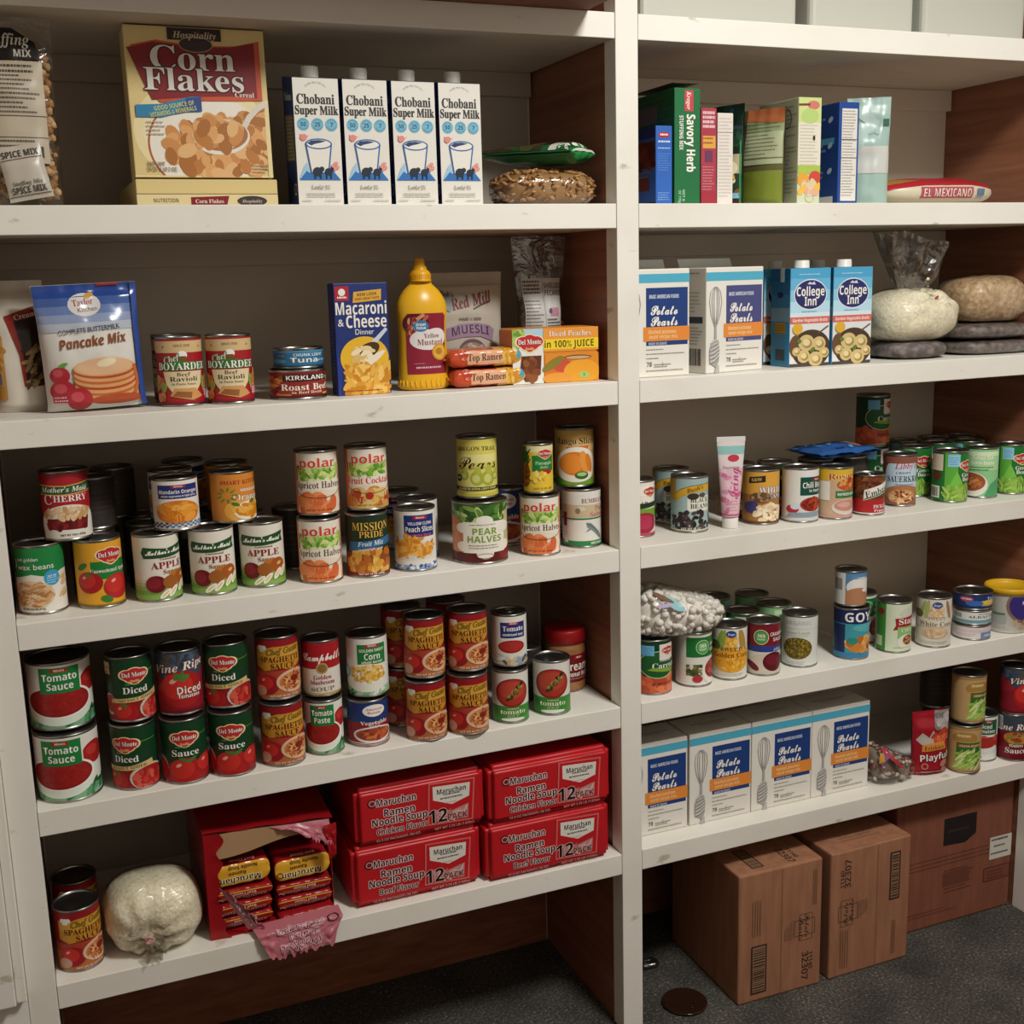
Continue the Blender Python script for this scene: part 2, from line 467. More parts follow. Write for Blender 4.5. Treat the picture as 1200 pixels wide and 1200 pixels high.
def winco(a, x, y, w=18): a.r(x-w/2, y-3, x+w/2, y+3, '#b3202a'); a.t('WinCo', x, y+0.2, 3.2, W, 'b', w*0.62)

a = A['wax'] = Art('#e6e0d4'); a.p([(-118, 111), (-118, 62), (-60, 58), (-38, 60), (-10, 66), (18, 60), (40, 68), (118, 72), (118, 111)], '#1f8040')
a.ring(-46, 84, 9, 9, 1.5, W, -70, 70); a.t('cut golden', -16, 92, 6, W, 'n', 36); a.t('wax beans', -4, 79, 9.5, W, 'n', 60)
a.e(22, 58, 13.5, 13.5, '#3a9cc8'); a.t('NET WT', 22, 61, 3, W, 'b', 15); a.bars(13, 57, 31, 3, 4, '#bfe0ee', 1.4)
a.e(-14, 30, 38, 25, '#d9c4a0'); a.sc(70, -14, 30, 33, 20, ['#cfa06e', '#bd8a5a', '#deb384', '#a97647'], 8, 2.8, 3, rot=(-40, 50)); a.sc(7, 42, 40, 6, 20, ['#d8b77e', '#c7a266'], 8, 2.4, 5, rot=(20, 50))
a.t('NET WT 14.5 OZ (411g)', -12, 6, 3.6, K, 'b', 38)
a = A['dmapple'] = Art('#e2a42e'); a.r(-20, 44, 118, 78, '#1f7a34'); a.r(-20, 44, 118, 46.5, '#d9c04a'); shield(a, 14, 88, 1.1); a.t('Unsweetened Apple', 12, 62, 7, W, 's', 66)
tomato(a, -24, 42, 22, '#a81d22'); tomato(a, 24, 32, 26, '#b3222a', False); a.e(-34, 70, 10, 5, '#3a7a30', 30); a.e(2, 12, 10, 6, '#3a7a30', -20); a.band(0, 3, '#8c6a22')
a = A['cherry'] = Art('#8f1a22'); a.e(0, 66, 54, 40, '#ab1f27', n=30); a.p([(-58, 78), (-58, 92), (-20, 89), (20, 92), (58, 95), (58, 80), (20, 78), (-20, 76)], '#2a5a2c'); a.ribbon([(-58, 77), (0, 75), (58, 79)], 1.4, '#d9b95a'); a.ribbon([(-58, 93), (0, 90), (58, 96)], 1.4, '#d9b95a')
a.t("Mother's Maid", 0, 84.5, 9, W, 'i', 82); a.t('C', -29, 68, 17, W, 's'); a.t('HERRY', 9, 69, 11, W, 's', 56); a.e(4, 24, 52, 34, '#e9e2d4', n=30); a.p([(-44, 0), (54, 0), (54, 24), (-44, 24)], '#e9e2d4')
a.p([(-34, 16), (34, 14), (38, 36), (-34, 34)], '#6b1519'); a.sc(26, 2, 26, 33, 9, ['#7d1a1d', '#5c1014', '#8e2527'], 6, 4, 4, True); a.sc(60, 2, 43, 40, 9, ['#d9b384', '#c99a66', '#e3c499'], 6, 3.5, 6); a.t('NET WT 15oz (425g)', 8, 6, 3.4, K, 'b', 40)
a = A['apple'] = Art('#e5dfcf')
for y, c in ((36, '#d2cfb4'), (30, '#b5bd86'), (24, '#94a75c'), (17, '#6f9640'), (9, '#82a850')): a.band(0, y, c)
a.p([(-40, 74), (-44, 84), (-40, 94), (0, 90), (42, 98), (38, 88), (42, 78), (0, 74)], '#1f4d28'); a.t("Mother's Maid", -1, 85, 8, W, 'c', 70, rot=2, o='#e8e2d2', ow=0.5); a.t('Unsweetened', 2, 72, 3.6, '#7a2b26', 's', 30); a.t('APPLE', 1, 61, 12, '#8e1d22', 's', 58); a.t('Sauce', 5, 49, 8, '#8a4a2a', 's', 28)
for x, y, r, c in ((12, 36, 14, '#b8702c'), (26, 36, 15, '#a5541f'), (-22, 28, 17, '#6d1218'), (-26, 30, 12, '#87202a'), (2, 30, 13, '#9a5a24')): a.e(x, y, r, r*0.9, c)
a.e(28, 39, 5, 3, '#d9b06a', 20)
for x, y, q in ((6, 13, 50), (24, 20, 55), (36, 24, 60), (-8, 10, 40)): a.e(x, y, 12, 4.5, '#eee6d4', q); a.e(x, y, 8, 1.6, '#d8c08c', q)
a = A['mandarin'] = Art('#e9e4da'); a.r(-26, 70, 48, 102, '#1f2f72'); winco(a, 10, 98, 24); a.t('Mandarin Oranges', 11, 86, 8.5, W, 'b', 68); a.t('whole segments in light syrup', 11, 76, 4.5, W, 'b', 62)
a.e(8, 36, 44, 31, '#d9d3c8', n=30); a.e(8, 38, 40, 28, '#d97a1e', n=30); a.sc(34, 8, 40, 32, 20, ['#e89a34', '#dd8526', '#f0aa4a', '#cf7118'], 14, 7, 8); a.e(28, 26, 14, 8, '#f0a040', 40)
for i in range(24):
    for j in range(3):
        if (i+j) % 2: a.r(-50+i*5, 3+j*4, -45+i*5, 7+j*4, '#2b3a66' if i < 8 else '#4a7aa8'); a.lay -= 1
a.lay += 1
a = A['smartk'] = Art('#d98a34'); a.e(28, 24, 40, 30, '#e8a94a', n=28); a.t('SMART KITCHEN', 26, 92, 9.5, '#a5202a', 's', 84); a.t('MANDARIN', 38, 72, 6.5, W, 'b', 40); a.t('Oranges', 36, 56, 15, W, 's', 62, o='#c06a1e', ow=0.7)
for q in range(9): a.e(-6+14*math.cos(q*0.7), 62+14*math.sin(q*0.7), 6, 2.2, '#6b8a2a', q*40, 8, 0.1)
a.lay += 1; a.e(38, 22, 34, 24, '#f0e6d2', n=28); a.sc(30, 38, 26, 26, 15, ['#e39a2a', '#eeb04a', '#d88518'], 11, 6, 9); a.e(8, 40, 8, 4, '#4d7a2a', -30); a.e(40, 44, 7, 4, '#4d7a2a', 30)
def polar(nm, txt, tc, fill, seed):
    a = A[nm] = Art('#d98d6e'); a.r(-38, 0, 50, 111, '#ece3d2'); a.r(-38, 44, 50, 86, '#22301c'); a.r(-36, 46, 48, 85, '#e6e2c4'); a.sc(60, 6, 74, 40, 11, ['#7fae3c', '#a9cc5e', '#5f9430', '#d3e08a'], 7, 4, seed, True)
    a.r(-38, 38, 50, 60, '#ece3d2'); a.t('polar', 6, 93, 16, '#d0402c', 'b', 66, o='#f2d9c4', ow=1.0); a.t(txt, 6, 53, 12.5, tc, 's', 88); a.e(6, 20, 46, 25, '#e8d9c4', n=30); a.sc(28, 6, 17, 40, 18, fill, 13, 9, seed+1); a.t('NET WT 15 OZ (425g)', 6, 6, 3.2, '#5a2010', 'b', 48)
    a.ring(6, 44, 44, 16, 1.2, '#22301c', 180, 360); return a
polar('polar', 'Apricot Halves', '#5a3a20', ['#e07a44', '#d5683a', '#e98f58'], 11)
a = polar('fruitc', 'Fruit Cocktail', '#cc3a1e', ['#d8a052', '#e3c07a', '#c98a3c', '#b8442a', '#e0b45e'], 21); a.e(4, 24, 7, 7, '#b02a22')
a = A['mission'] = Art('#1f3524'); a.band(0, 44, '#8a4a1e'); a.t('MISSION', 2, 93, 15, '#e0b54e', 's', 72, o='#0f1a10', ow=0.8); a.t('PRIDE', 2, 78, 12, '#e0b54e', 's', 46, o='#0f1a10', ow=0.8); a.sc(60, 0, 26, 52, 26, ['#d99a3c', '#e8bc62', '#c77f28', '#dba84e', '#b8642a'], 8, 6, 13)
a.p([(-44, 46), (-40, 64), (0, 66), (44, 72), (48, 58), (0, 52)], '#2f6a9a'); a.t('Fruit Mix', 0, 61, 9, W, 'i', 48, rot=3); a.t('in extra light syrup', 0, 50, 4, W, 'b', 44, rot=3); a.band(0, 5, '#7a1f1a'); a.t('NET WT 15 OZ (425g)', 0, 3, 3, W, 'b', 48)
a = A['peach'] = Art('#e9e4da'); a.r(-14, 62, 46, 104, '#1f2f72'); winco(a, 16, 99, 26); a.t('YELLOW CLING', 16, 88, 5.5, W, 'b', 46); a.t('Peach Slices', 16, 77, 9.5, W, 'b', 54); a.t('in Heavy Syrup', 16, 66, 4.5, '#e0685a', 'b', 44)
a.e(2, 34, 44, 22, '#ddd7cc', n=30); a.e(2, 20, 44, 18, '#ddd7cc', n=28, a0=180, a1=360); a.sc(46, 2, 42, 36, 19, ['#d9912e', '#e6a544', '#c97f1f', '#efb95e'], 13, 4, 14); a.e(2, 18, 45, 14, '#e6e1d6', n=28, a0=180, a1=360)
a.band(0, 9, '#8fa3c4'); a.sc(26, 0, 5, 60, 4, ['#3e5a94', '#dfe2e6'], 4, 2.5, 15, True)
a = A['pearh'] = Art('#9a7a4a'); a.band(74, 111, '#3f6a2a'); a.sc(40, 0, 94, 100, 14, ['#5d8a34', '#2c5420', '#7fa34a', '#c5c98a'], 14, 5, 16, True); a.e(-44, 44, 26, 44, '#c97a5a'); a.e(-48, 40, 18, 34, '#d68f6a'); a.e(58, 60, 22, 42, '#c9bd8a'); a.band(0, 18, '#5a1f1e'); a.e(44, 14, 18, 12, '#7d1d22')
a.r(-24, 18, 38, 78, '#efe9da')
for x, y in ((-24, 30), (-24, 66), (38, 30), (38, 66), (7, 80), (7, 16)): a.e(x, y, 12, 10, '#efe9da')
a.bars(-14, 72, 26, 1, 4, '#8a7a5a', 1.4); a.t('PEAR', 7, 60, 12, '#7fa23a', 'b', 34); a.t('HALVES', 7, 45, 12, '#7fa23a', 'b', 48); a.bars(-16, 32, 30, 2, 5, '#8a7a5a', 1.4); a.ring(7, 12, 12, 5, 1, '#8c4a3a')
a = A['pears'] = Art('#d9cc62'); a.t('OREGON TRAIL', 0, 92, 8, '#4a4a22', 's', 86, arc=2); a.r(-42, 66, 44, 82, '#e6dd8e'); a.t('Pears', 2, 67, 26, K, 'c', 80); a.r(-40, 14, 44, 52, '#dcd27a')
for x, y, r in ((-24, 42, 9), (0, 36, 13), (22, 36, 14), (40, 40, 8)): a.e(x, y, r, r*1.1, '#a9ad3a'); a.e(x+1, y+r*1.1, r*0.5, r*0.7, '#b5b848'); a.e(x-2, y-1, r*0.55, r*0.6, '#ccd07a')
a.e(-38, 36, 7, 7, '#23301a'); a.t('10', -38, 36, 5, W, 'b'); a.band(12, 19, '#2a2f1c'); a.t('PACKED IN EXTRA LIGHT SYRUP', 0, 15.5, 4, '#e6dd8e', 'b', 78); a.band(0, 6, '#c4b84c')
a = A['pine'] = Art('#e6c23c'); a.band(96, 111, '#e8dca6')
for i in range(26): a.e(-34+10*math.cos(i*0.9), 82+16*math.sin(i*0.5), 16, 2.4, ('#1f4a22', '#2f6a2c', '#173818')[i % 3], 90+40*math.sin(i*1.7), 8, 0.05)
a.lay += 1; a.e(-34, 38, 20, 28, '#8a4a1c'); a.sc(40, -34, 38, 17, 25, ['#b8752a', '#6a3414', '#9a5a1e'], 4, 3, 17); a.r(-10, 50, 50, 88, '#1f7a3a'); shield(a, 24, 92, 0.9); a.t('Pineapple', 20, 70, 8, '#bfe0a8', 's', 44); a.t('Juice', 20, 60, 6, '#bfe0a8', 's', 22); a.e(24, 48, 18, 6, '#a8242a'); a.sc(14, 10, 36, 26, 12, ['#eecb48', '#f2d86a', '#dfb52e'], 8, 5, 18); a.t('NET 6 FL OZ', 18, 8, 5, '#a8842a', 'b', 50)
a = A['mango'] = Art('#c9a25a'); a.band(70, 92, '#d6b374'); a.t('Mango Slices', 2, 90, 13, K, 's', 92); a.p([(-18, 70), (-16, 78), (30, 80), (28, 72)], '#d06a2a'); a.e(4, 42, 44, 36, '#ede6d8', n=30); a.band(0, 14, '#6f9a2e'); a.e(4, 26, 40, 20, '#ede6d8', n=30)
a.e(0, 44, 32, 24, '#dd7a22', n=28); a.e(-8, 44, 24, 20, '#e88d34', n=24); a.e(20, 46, 9, 24, '#e79a44', 12); a.e(30, 44, 7, 20, '#dd8028', 14); a.e(14, 20, 14, 8, '#2f6a22'); a.e(14, 22, 10, 4, '#a9c98a')
a.p([(-60, 0), (-60, 26), (-40, 20), (-24, 8), (-20, 0)], '#4f8a2a')
a = A['salmon'] = Art('#e3e0d6'); a.band(58, 84, '#cbb894'); a.t('BUMBLE BEE', 28, 92, 9, '#8a3f3a', 's', 66); a.t('Pink', 36, 76, 10, '#b8606a', 's', 26); a.t('Salmon', 34, 64, 10, '#b8606a', 's', 44); a.e(-6, 76, 9, 5, '#d9d0c0'); a.e(-12, 72, 5, 6, '#8a7a5a'); a.band(54, 57, '#2f7a3e'); a.band(0, 10, '#2f8046'); a.t('WILD ALASKA', 30, 5, 4.5, W, 'b', 34)
a.p([(4, 48), (14, 46), (34, 26), (42, 12), (34, 14), (18, 30), (6, 38)], '#7f8c8a'); a.ribbon([(6, 46), (20, 36), (38, 16)], 2, '#55615f'); a.p([(10, 36), (2, 28), (12, 32)], '#7f8c8a'); a.r(-46, 40, -36, 68, '#8a2a26'); a.r(-44, 6, -33, 22, '#e8e4d6')
a = A['beets'] = Art('#e8e2d6'); a.r(-10, 84, 60, 104, '#f0ebe2'); shield(a, 30, 92, 0.8); a.band(30, 56, '#6f9a2e'); a.p([(-118, 50), (0, 56), (118, 66), (118, 74), (-118, 60)], '#1f3a20'); a.t('Sliced Beets', 12, 67, 9, '#23301a', 's', 56); a.band(0, 34, '#d9d2c4'); a.e(16, 26, 30, 22, '#96213c'); a.e(14, 28, 22, 15, '#ad3350'); a.band(0, 5, '#b5415e')
a = A['bbean'] = Art('#9cb4b2'); a.r(-8, 42, 46, 74, '#dfdfd0'); a.t('BLACK', 20, 66, 10, '#23201e', 's', 44); a.t('BEANS', 20, 53, 10, '#23201e', 's', 44); a.ribbon([(-38, 68), (-20, 82), (0, 89), (24, 92), (46, 92)], 15, '#d0a12e'); a.ribbon([(-38, 76), (-20, 90), (0, 97), (46, 100)], 1, '#2a2a22'); a.t("Bush's", 8, 90, 9, '#3a2a12', 'i', 36, rot=14)
a.e(4, 74, 12, 7, '#3a302c'); a.e(24, 76, 8, 5, '#5a4a40'); a.sc(80, 4, 20, 52, 22, ['#2b2422', '#3a302c', '#1c1716', '#4a3e3a'], 6, 4, 19); a.r(-60, 66, -34, 111, '#b8923a'); a.t('NET WT 15 OZ', 0, 5, 4, '#d9d4c4', 'b', 40); a.r(-60, 0, 60, 3, '#c9c4b2')
a = A['wbean'] = Art('#a8703c'); a.band(62, 111, '#d9a040'); a.p([(-30, 86), (-28, 100), (6, 104), (6, 90)], '#2c2420'); a.t('S&W', -12, 95, 7, '#d9b95a', 's', 22, rot=5); a.t('WHITE', 22, 72, 13, '#e9e6e0', 's', 58, o='#4a5a7a', ow=0.8); a.t('BEANS', 26, 58, 9, '#e9e6e0', 's', 44, o='#4a5a7a', ow=0.8); a.e(-4, 56, 22, 12, '#6a4a34'); a.sc(20, -4, 56, 20, 10, ['#8a6a4a', '#5a4030', '#a98a5e'], 4, 3, 20)
a.e(-24, 34, 18, 13, '#3f3a70'); a.sc(60, 16, 22, 32, 20, ['#e6d2ac', '#d9bd90', '#efe0c2'], 6, 4.2, 22); a.band(0, 4, '#6a4022')
a = A['chili'] = Art('#e2e0d8'); a.r(6, 56, 60, 96, '#174a40'); winco(a, 44, 90, 20); a.t('Chili Beans', 42, 78, 12, W, 'b', 62); a.t('in Sauce', 40, 66, 6, W, 'b', 30); a.e(34, 30, 32, 24, '#cfd3d4'); a.e(34, 36, 28, 16, '#a83a24', n=24); a.sc(36, 34, 37, 24, 12, ['#8a2a1a', '#b8482a', '#6f1f14'], 5, 3.5, 23); a.e(-10, 26, 14, 9, '#b02434'); a.e(-4, 32, 10, 7, '#cfd8e0'); a.p([(-24, 8), (50, 8), (58, 20), (-16, 18)], '#8a98a2'); a.band(0, 5, '#c9ccca')
a = A['rosa'] = Art('#c9a98a'); a.band(86, 111, '#d8b02e'); a.t('Rosarita', 18, 97, 14, '#b02020', 's', 84, rot=3, o='#f0e2a0', ow=0.8); a.e(24, 76, 30, 14, '#b8572e'); a.sc(20, 24, 76, 26, 11, ['#c86a34', '#9a3f22', '#dd9a52'], 6, 4, 24); a.r(-8, 46, 52, 62, '#2f7a40'); a.t('REFRIED BEANS', 22, 54, 6, W, 'b', 52); a.r(-60, 40, -20, 84, '#e6dfd2'); a.e(18, 24, 34, 18, '#e0d2c4', n=26); a.e(18, 28, 29, 13, '#c98e80', n=26); a.e(12, 30, 16, 6, '#dba99a'); a.band(0, 6, '#c79a92')
a = A['embasa'] = Art('#6a3a22'); a.sc(60, 6, 84, 52, 26, ['#7a4a2a', '#4d2a1a', '#94602e', '#8a3a22', '#5a4a22'], 14, 5, 25); a.band(0, 44, '#b02a2c'); a.p([(-12, 40), (-10, 72), (60, 100), (60, 68)], '#e9e4d8'); a.ribbon([(-12, 43), (60, 71)], 3, '#2f7a3a'); a.t('Embasa', 24, 69, 19, '#1f1c1a', 'i', 70, rot=21); a.t('PICKLED', 34, 22, 10, W, 's', 44); a.t('Peppers', 34, 10, 7, W, 's', 40); a.band(0, 3, '#e0dcd2')
a = A['sauer'] = Art('#8a5a42'); a.e(18, 66, 44, 48, '#bcd0dc', n=30); a.r(-26, 20, 62, 70, '#bcd0dc'); a.e(20, 26, 46, 20, '#a8744c'); a.t("Libby's", 26, 90, 14, '#c22a40', 'i', 54); a.t('CRISPY', 20, 74, 5, '#4a5a7a', 's', 36); a.t('SAUERKRAUT', 30, 60, 14, '#2a3140', 's', 96); a.bars(0, 46, 50, 1, 4, '#5a6a84', 2); a.e(16, 20, 32, 16, '#c9925e'); a.sc(34, 16, 18, 26, 11, ['#d9ab74', '#b87a48', '#7a3a22', '#e3c194'], 8, 2.6, 26); a.band(96, 111, '#8a5240')
a = A['dmgreen'] = Art('#1f7030'); a.r(-20, 0, 8, 111, '#5fa83e'); a.p([(-8, 40), (6, 70), (30, 20), (30, 0), (-18, 0)], '#79bd4a'); a.r(-14, 80, 12, 108, '#8ec4dd'); a.bars(-11, 100, 9, 4, 5, '#4a8ab0', 1.6); shield(a, 34, 82, 1.0); a.t('Green', 34, 60, 9, W, 's', 34); a.t('Beans', 36, 50, 9, W, 's', 34); a.sc(60, 16, 18, 46, 18, ['#7fa83a', '#93b84e', '#6a9430', '#a9c466'], 10, 3, 27, rot=(20, 160)); a.r(-58, 70, -24, 108, '#d9c9b2'); a.e(-40, 58, 14, 9, '#6a3424'); a.r(-58, 6, -30, 34, '#e0e0d6'); a.code(-56, 9, -33, 30)
a = A['lgbean'] = Art('#8fc48c'); a.r(-40, 62, 60, 106, '#a9d69a'); a.r(-40, 96, 60, 106, '#d6e6c0'); a.t('Italian Cut', 14, 92, 8, W, 'b', 50); a.t('Green Beans', 14, 80, 8, W, 'b', 54); a.bars(-16, 68, 46, 2, 6, '#2f6a3c', 2.4); a.e(-12, 28, 40, 30, '#e3e0d2'); a.e(-12, 34, 34, 22, '#9a5230', n=26); a.sc(40, -12, 34, 28, 16, ['#b8683a', '#7f3f22', '#c98a52'], 7, 3, 28); a.p([(20, 0), (60, 0), (60, 44), (34, 30)], '#4f9a68')
def bowlcan(nm, l1, l2, big):
    a = A[nm] = Art('#e3e0d4'); a.band(0, 16, '#7fae88'); a.sc(40, 0, 14, 110, 12, ['#2f7a44', '#1f5a30', '#58966a', '#a9cbb0'], 12, 4, 29, True); a.e(44, 74, 20, 20, '#a8221f'); a.e(40, 79, 10, 9, '#c03a30')
    a.e(-4, 38, 46, 34, '#dfe6d8', n=34); a.r(-50, 52, 26, 111, '#e3e0d4'); a.e(-4, 46, 45, 29, '#efeae0', n=32); a.e(-4, 46, 41, 26, '#8c1a1a', n=32); a.e(-4, 47, 37, 23, '#98201e', n=32); a.sc(30, -4, 47, 32, 18, ['#a32722', '#8f1c1a'], 5, 2, 30)
    a.r(-24, 62, 24, 107, '#1f7a3a'); winco(a, 0, 102, 20); a.t(l1, 0, 90, 12, W, 'b', 41); a.t(l2, 0, 74, 12, W, 'b', 31); return a
bowlcan('tsauce', 'Tomato', 'Sauce', 1)
def delm(nm, word, small, ribbon):
    a = A[nm] = Art('#143d22'); a.ribbon([(20, 84), (60, 86)], 1, '#5fa83e'); a.band(0, 34, '#8f1c1e'); a.e(-46, 28, 18, 20, '#c9c2b4'); shield(a, 4, 82, 1.12); a.bars(-12, 65, 14, 1, 3, '#6fae5a', 1.6); a.t(word, 4, 55, 12, W, 's', 46 if word == 'Sauce' else 42)
    if ribbon:
        a.e(-42, 30, 16, 16, '#b5382f'); tomato(a, -16, 14, 22, '#a81f20'); a.e(42, 18, 34, 24, '#c9c2b0'); a.e(44, 16, 32, 22, '#ab1f1f'); a.sc(34, 44, 16, 28, 18, ['#c03a30', '#a3201f', '#d05a48'], 6, 5, 31); a.p([(-40, 32), (-38, 40), (10, 42), (48, 50), (50, 40), (10, 34)], '#d6b878'); a.t('NO SALT ADDED', 6, 39, 5, '#4a3212', 's', 62, rot=5)
        a.r(-58, 84, -38, 106, '#d9c29a'); a.t('EASY OPEN', -48, 96, 4, '#7a5a2a', 'b', 17); a.t('ZERO', -48, 88, 4, '#7a5a2a', 'b', 14)
    else:
        tomato(a, 2, 20, 30, '#b02222', False); tomato(a, 44, 26, 24, '#a31e20', False); a.e(-46, 24, 18, 20, '#a31e20'); a.e(14, 42, 9, 3, '#3d7a35', 30); a.e(0, 42, 8, 3, '#3d7a35', 150)
    return a
delm('dmdiced', 'Diced', 'TOMATOES', True); delm('dmsauce', 'Sauce', 'TOMATO', False)
a = A['vine'] = Art('#8a1f2a'); a.band(66, 111, '#3c4a5a'); a.p([(-118, 70), (-60, 92), (-30, 60), (-60, 50), (-118, 50)], '#9a2532'); a.p([(60, 90), (118, 70), (118, 50), (60, 50), (34, 60)], '#9a2532'); a.sc(30, 0, 96, 56, 10, ['#4f6072', '#2f3a48', '#5a4a44'], 12, 3, 32, True); tomato(a, 4, 44, 40, '#a8201f'); a.e(4, 66, 14, 5, '#4a7a34'); a.t('Vine Ripe', 4, 86, 15, '#f2ebe0', 'i', 96, rot=6, o='#7a1a24', ow=0.8)
a.t('Diced', 18, 42, 13, W, 'b', 44, o='#7a1414', ow=0.7); a.t('Tomatoes', 16, 31, 7, W, 'b', 38, o='#7a1414', ow=0.5); a.band(0, 6, '#6a1620')
a = A['vinesauce'] = Art('#7a1a26'); a.band(70, 111, '#3c4650'); a.t('Vine Ripe', 0, 84, 16, '#f2ebe0', 'i', 100, rot=4, o='#7a1a24', ow=0.8); a.e(6, 56, 32, 16, '#b8742e'); a.sc(30, 6, 56, 28, 14, ['#c98a3c', '#9a3a24', '#7a8a3a'], 6, 4, 33); a.t('TOMATO', 6, 36, 6, W, 'b', 34); a.t('Sauce', 6, 24, 14, W, 's', 52, o='#5a1018', ow=0.6); a.band(0, 10, '#6a1420'); a.r(-58, 72, -30, 108, '#d9d9d6'); a.code(-56, 75, -32, 105)
a = A['spag'] = Art('#8f1a22'); a.band(0, 40, '#b5683c'); a.band(36, 52, '#a8402c'); a.p([(-44, 60), (-44, 96), (-30, 92), (-10, 98), (46, 98), (48, 62), (26, 52), (0, 56), (-26, 52)], '#c98d2e'); a.p([(-42, 76), (-42, 92), (44, 94), (46, 76)], '#d29a3c')
for dx in (-5, 0, 5): a.e(-30+dx, 96, 4.5, 4.5, W, 0, 12, 0.1)
a.lay += 1; a.r(-35, 88, -26, 94, W); a.t('Chef Gusto', 10, 90, 11, '#8a7420', 'i', 62, rot=5, o='#5a3c10', ow=0.5); a.t('SPAGHETTI', 4, 74, 11, '#4a1a10', 's', 74); a.t('SAUCE', 8, 61, 11, '#4a1a10', 's', 44)
tomato(a, -22, 26, 22, '#9a1c22', False); a.e(-36, 14, 12, 10, '#c9a08a'); a.e(28, 30, 34, 22, '#dcb898', n=26); a.e(28, 30, 29, 17, '#c9804a', n=26); a.sc(44, 28, 30, 26, 14, ['#d9965a', '#b8602c', '#e3b27c', '#8f2f1e'], 11, 1.6, 34); a.e(28, 34, 9, 6, '#7d2218'); a.t('NET WT 26 OZ (737g)', 8, 4, 3.6, '#e6cdb0', 'b', 52)
bowlcan('tpaste', 'Tomato', 'Paste', 0)
a = A['camp'] = Art('#ded8cc'); a.band(56, 111, '#a81d26'); a.t("Campbell's", 6, 82, 17, '#f2ece0', 'c', 92, o='#f2ece0', ow=0.5); a.e(2, 57, 12, 12, '#b8975a'); a.e(2, 57, 9, 9, '#8a6a3a'); a.t('Golden', 2, 38, 9, '#a3242a', 's', 36); a.t('Mushroom', 2, 27, 9, '#a3242a', 's', 50); a.t('SOUP', 2, 12, 9, '#8a7a5a', 's', 48); a.band(0, 4, '#c9a25a')
a = A['corn'] = Art('#e3e2d6'); a.r(-12, 60, 44, 100, '#1f7a3a'); winco(a, 16, 97, 26); a.t('GOLDEN SWEET', 16, 88, 5.5, W, 'b', 48); a.t('Corn', 16, 76, 12, W, 'b', 30); a.t('whole kernel', 16, 65, 5, W, 'o', 40); a.band(0, 14, '#a9c4a0'); a.sc(20, -20, 8, 60, 9, ['#2f6a3c', '#7fae7a', '#dfe6d4'], 11, 4, 35, True); a.e(4, 28, 46, 22, '#e9e6da', n=28, a0=180, a1=360); a.e(4, 42, 44, 20, '#efeade', n=28); a.sc(110, 4, 43, 38, 16, ['#dda83e', '#e8bd5c', '#cf962c', '#f0d080'], 4, 3, 36); a.e(-40, 44, 12, 12, '#7aa6b8'); a.e(-40, 44, 8, 8, '#9cc2cc')
a = A['vegsoup'] = Art('#223a74'); a.band(0, 44, '#a8242c'); a.band(36, 60, '#8f1f2c'); a.e(6, 90, 22, 16, '#efe9e0'); a.t('American', 6, 94, 6, '#b02430', 's', 32); a.t('Beauty', 6, 85, 6, '#b02430', 's', 26); a.t('Vegetable', 6, 58, 10, W, 's', 54); a.t('SOUP', 6, 48, 5, W, 's', 20); a.e(6, 26, 42, 22, '#d9dde0', n=28); a.e(6, 27, 37, 17, '#a0442a', n=28); a.sc(44, 6, 27, 31, 13, ['#b8562e', '#8a3420', '#c9773c'], 6, 3, 37); a.band(0, 6, '#e3ded2'); a.band(1, 4, '#a8242c')
a = A['tsoup'] = Art('#dedbd0'); a.band(0, 36, '#3f8a34'); a.e(1, 66, 37, 33, '#8a2420', n=34); a.e(1, 67, 33, 29, '#ab3628', n=34); a.e(0, 72, 28, 20, '#b84634', n=28)
for i in range(16): a.e(-8+i*1.9, 52+i*2.1+4*math.sin(i*1.3), 6, 3.6, ('#3c3a1c', '#6a6a2c', '#a9944a', '#2c2a16')[i % 4], 40+50*math.sin(i*2.1), 8, 0.1)
a.lay += 1; a.t('condensed', 2, 30, 4, '#cfe0b4', 's', 24); a.t('tomato', 2, 23, 11, '#e6e6cc', 's', 54); a.t('SOUP', 2, 13, 6, '#a9c98a', 's', 24); a.e(2, 5, 26, 4, '#e3e6d6')
a = A['tomblue'] = Art('#e3e0d6'); a.r(-12, 62, 44, 98, '#1f2f72'); winco(a, 16, 95, 24); a.t('Tomato', 16, 84, 12, W, 's', 46); a.t('condensed soup', 16, 70, 6, W, 'o', 46); a.e(10, 18, 42, 26, '#cdbb94', a0=180, a1=360); a.e(10, 40, 38, 22, '#dcd6c8', n=28); a.e(12, 42, 30, 15, '#9a2420', n=28); a.e(12, 43, 25, 11, '#ab302a', n=28); a.sc(20, 14, 10, 54, 8, ['#8aa0bc', '#c9a86a', '#3e5a7a', '#dcdcd4'], 11, 4, 38, True)
a = A['carrots'] = Art('#123d20'); a.band(0, 36, '#c9583a'); a.sc(44, 0, 18, 60, 18, ['#d0623e', '#b84a2e', '#dd7a52'], 11, 9, 39, True); a.e(14, 62, 42, 30, '#1f5a2a', n=28); a.ring(14, 62, 42, 30, 1.6, '#b9d49a'); a.r(-22, 82, 4, 104, '#6fb4d6'); a.bars(-19, 98, 1, 4, 5, '#2f7aa8', 1.5); a.r(14, 72, 50, 106, '#e6d9d2'); shield(a, 34, 92, 0.72); a.t('Sliced', 28, 72, 6, W, 's', 26); a.t('Carrots', 28, 60, 12, W, 's', 56); a.p([(-10, 50), (40, 44), (50, 52), (0, 56)], '#7fa83a'); a.t('NET WT 14.5 OZ', 20, 20, 5, '#6a2a14', 'b', 40)
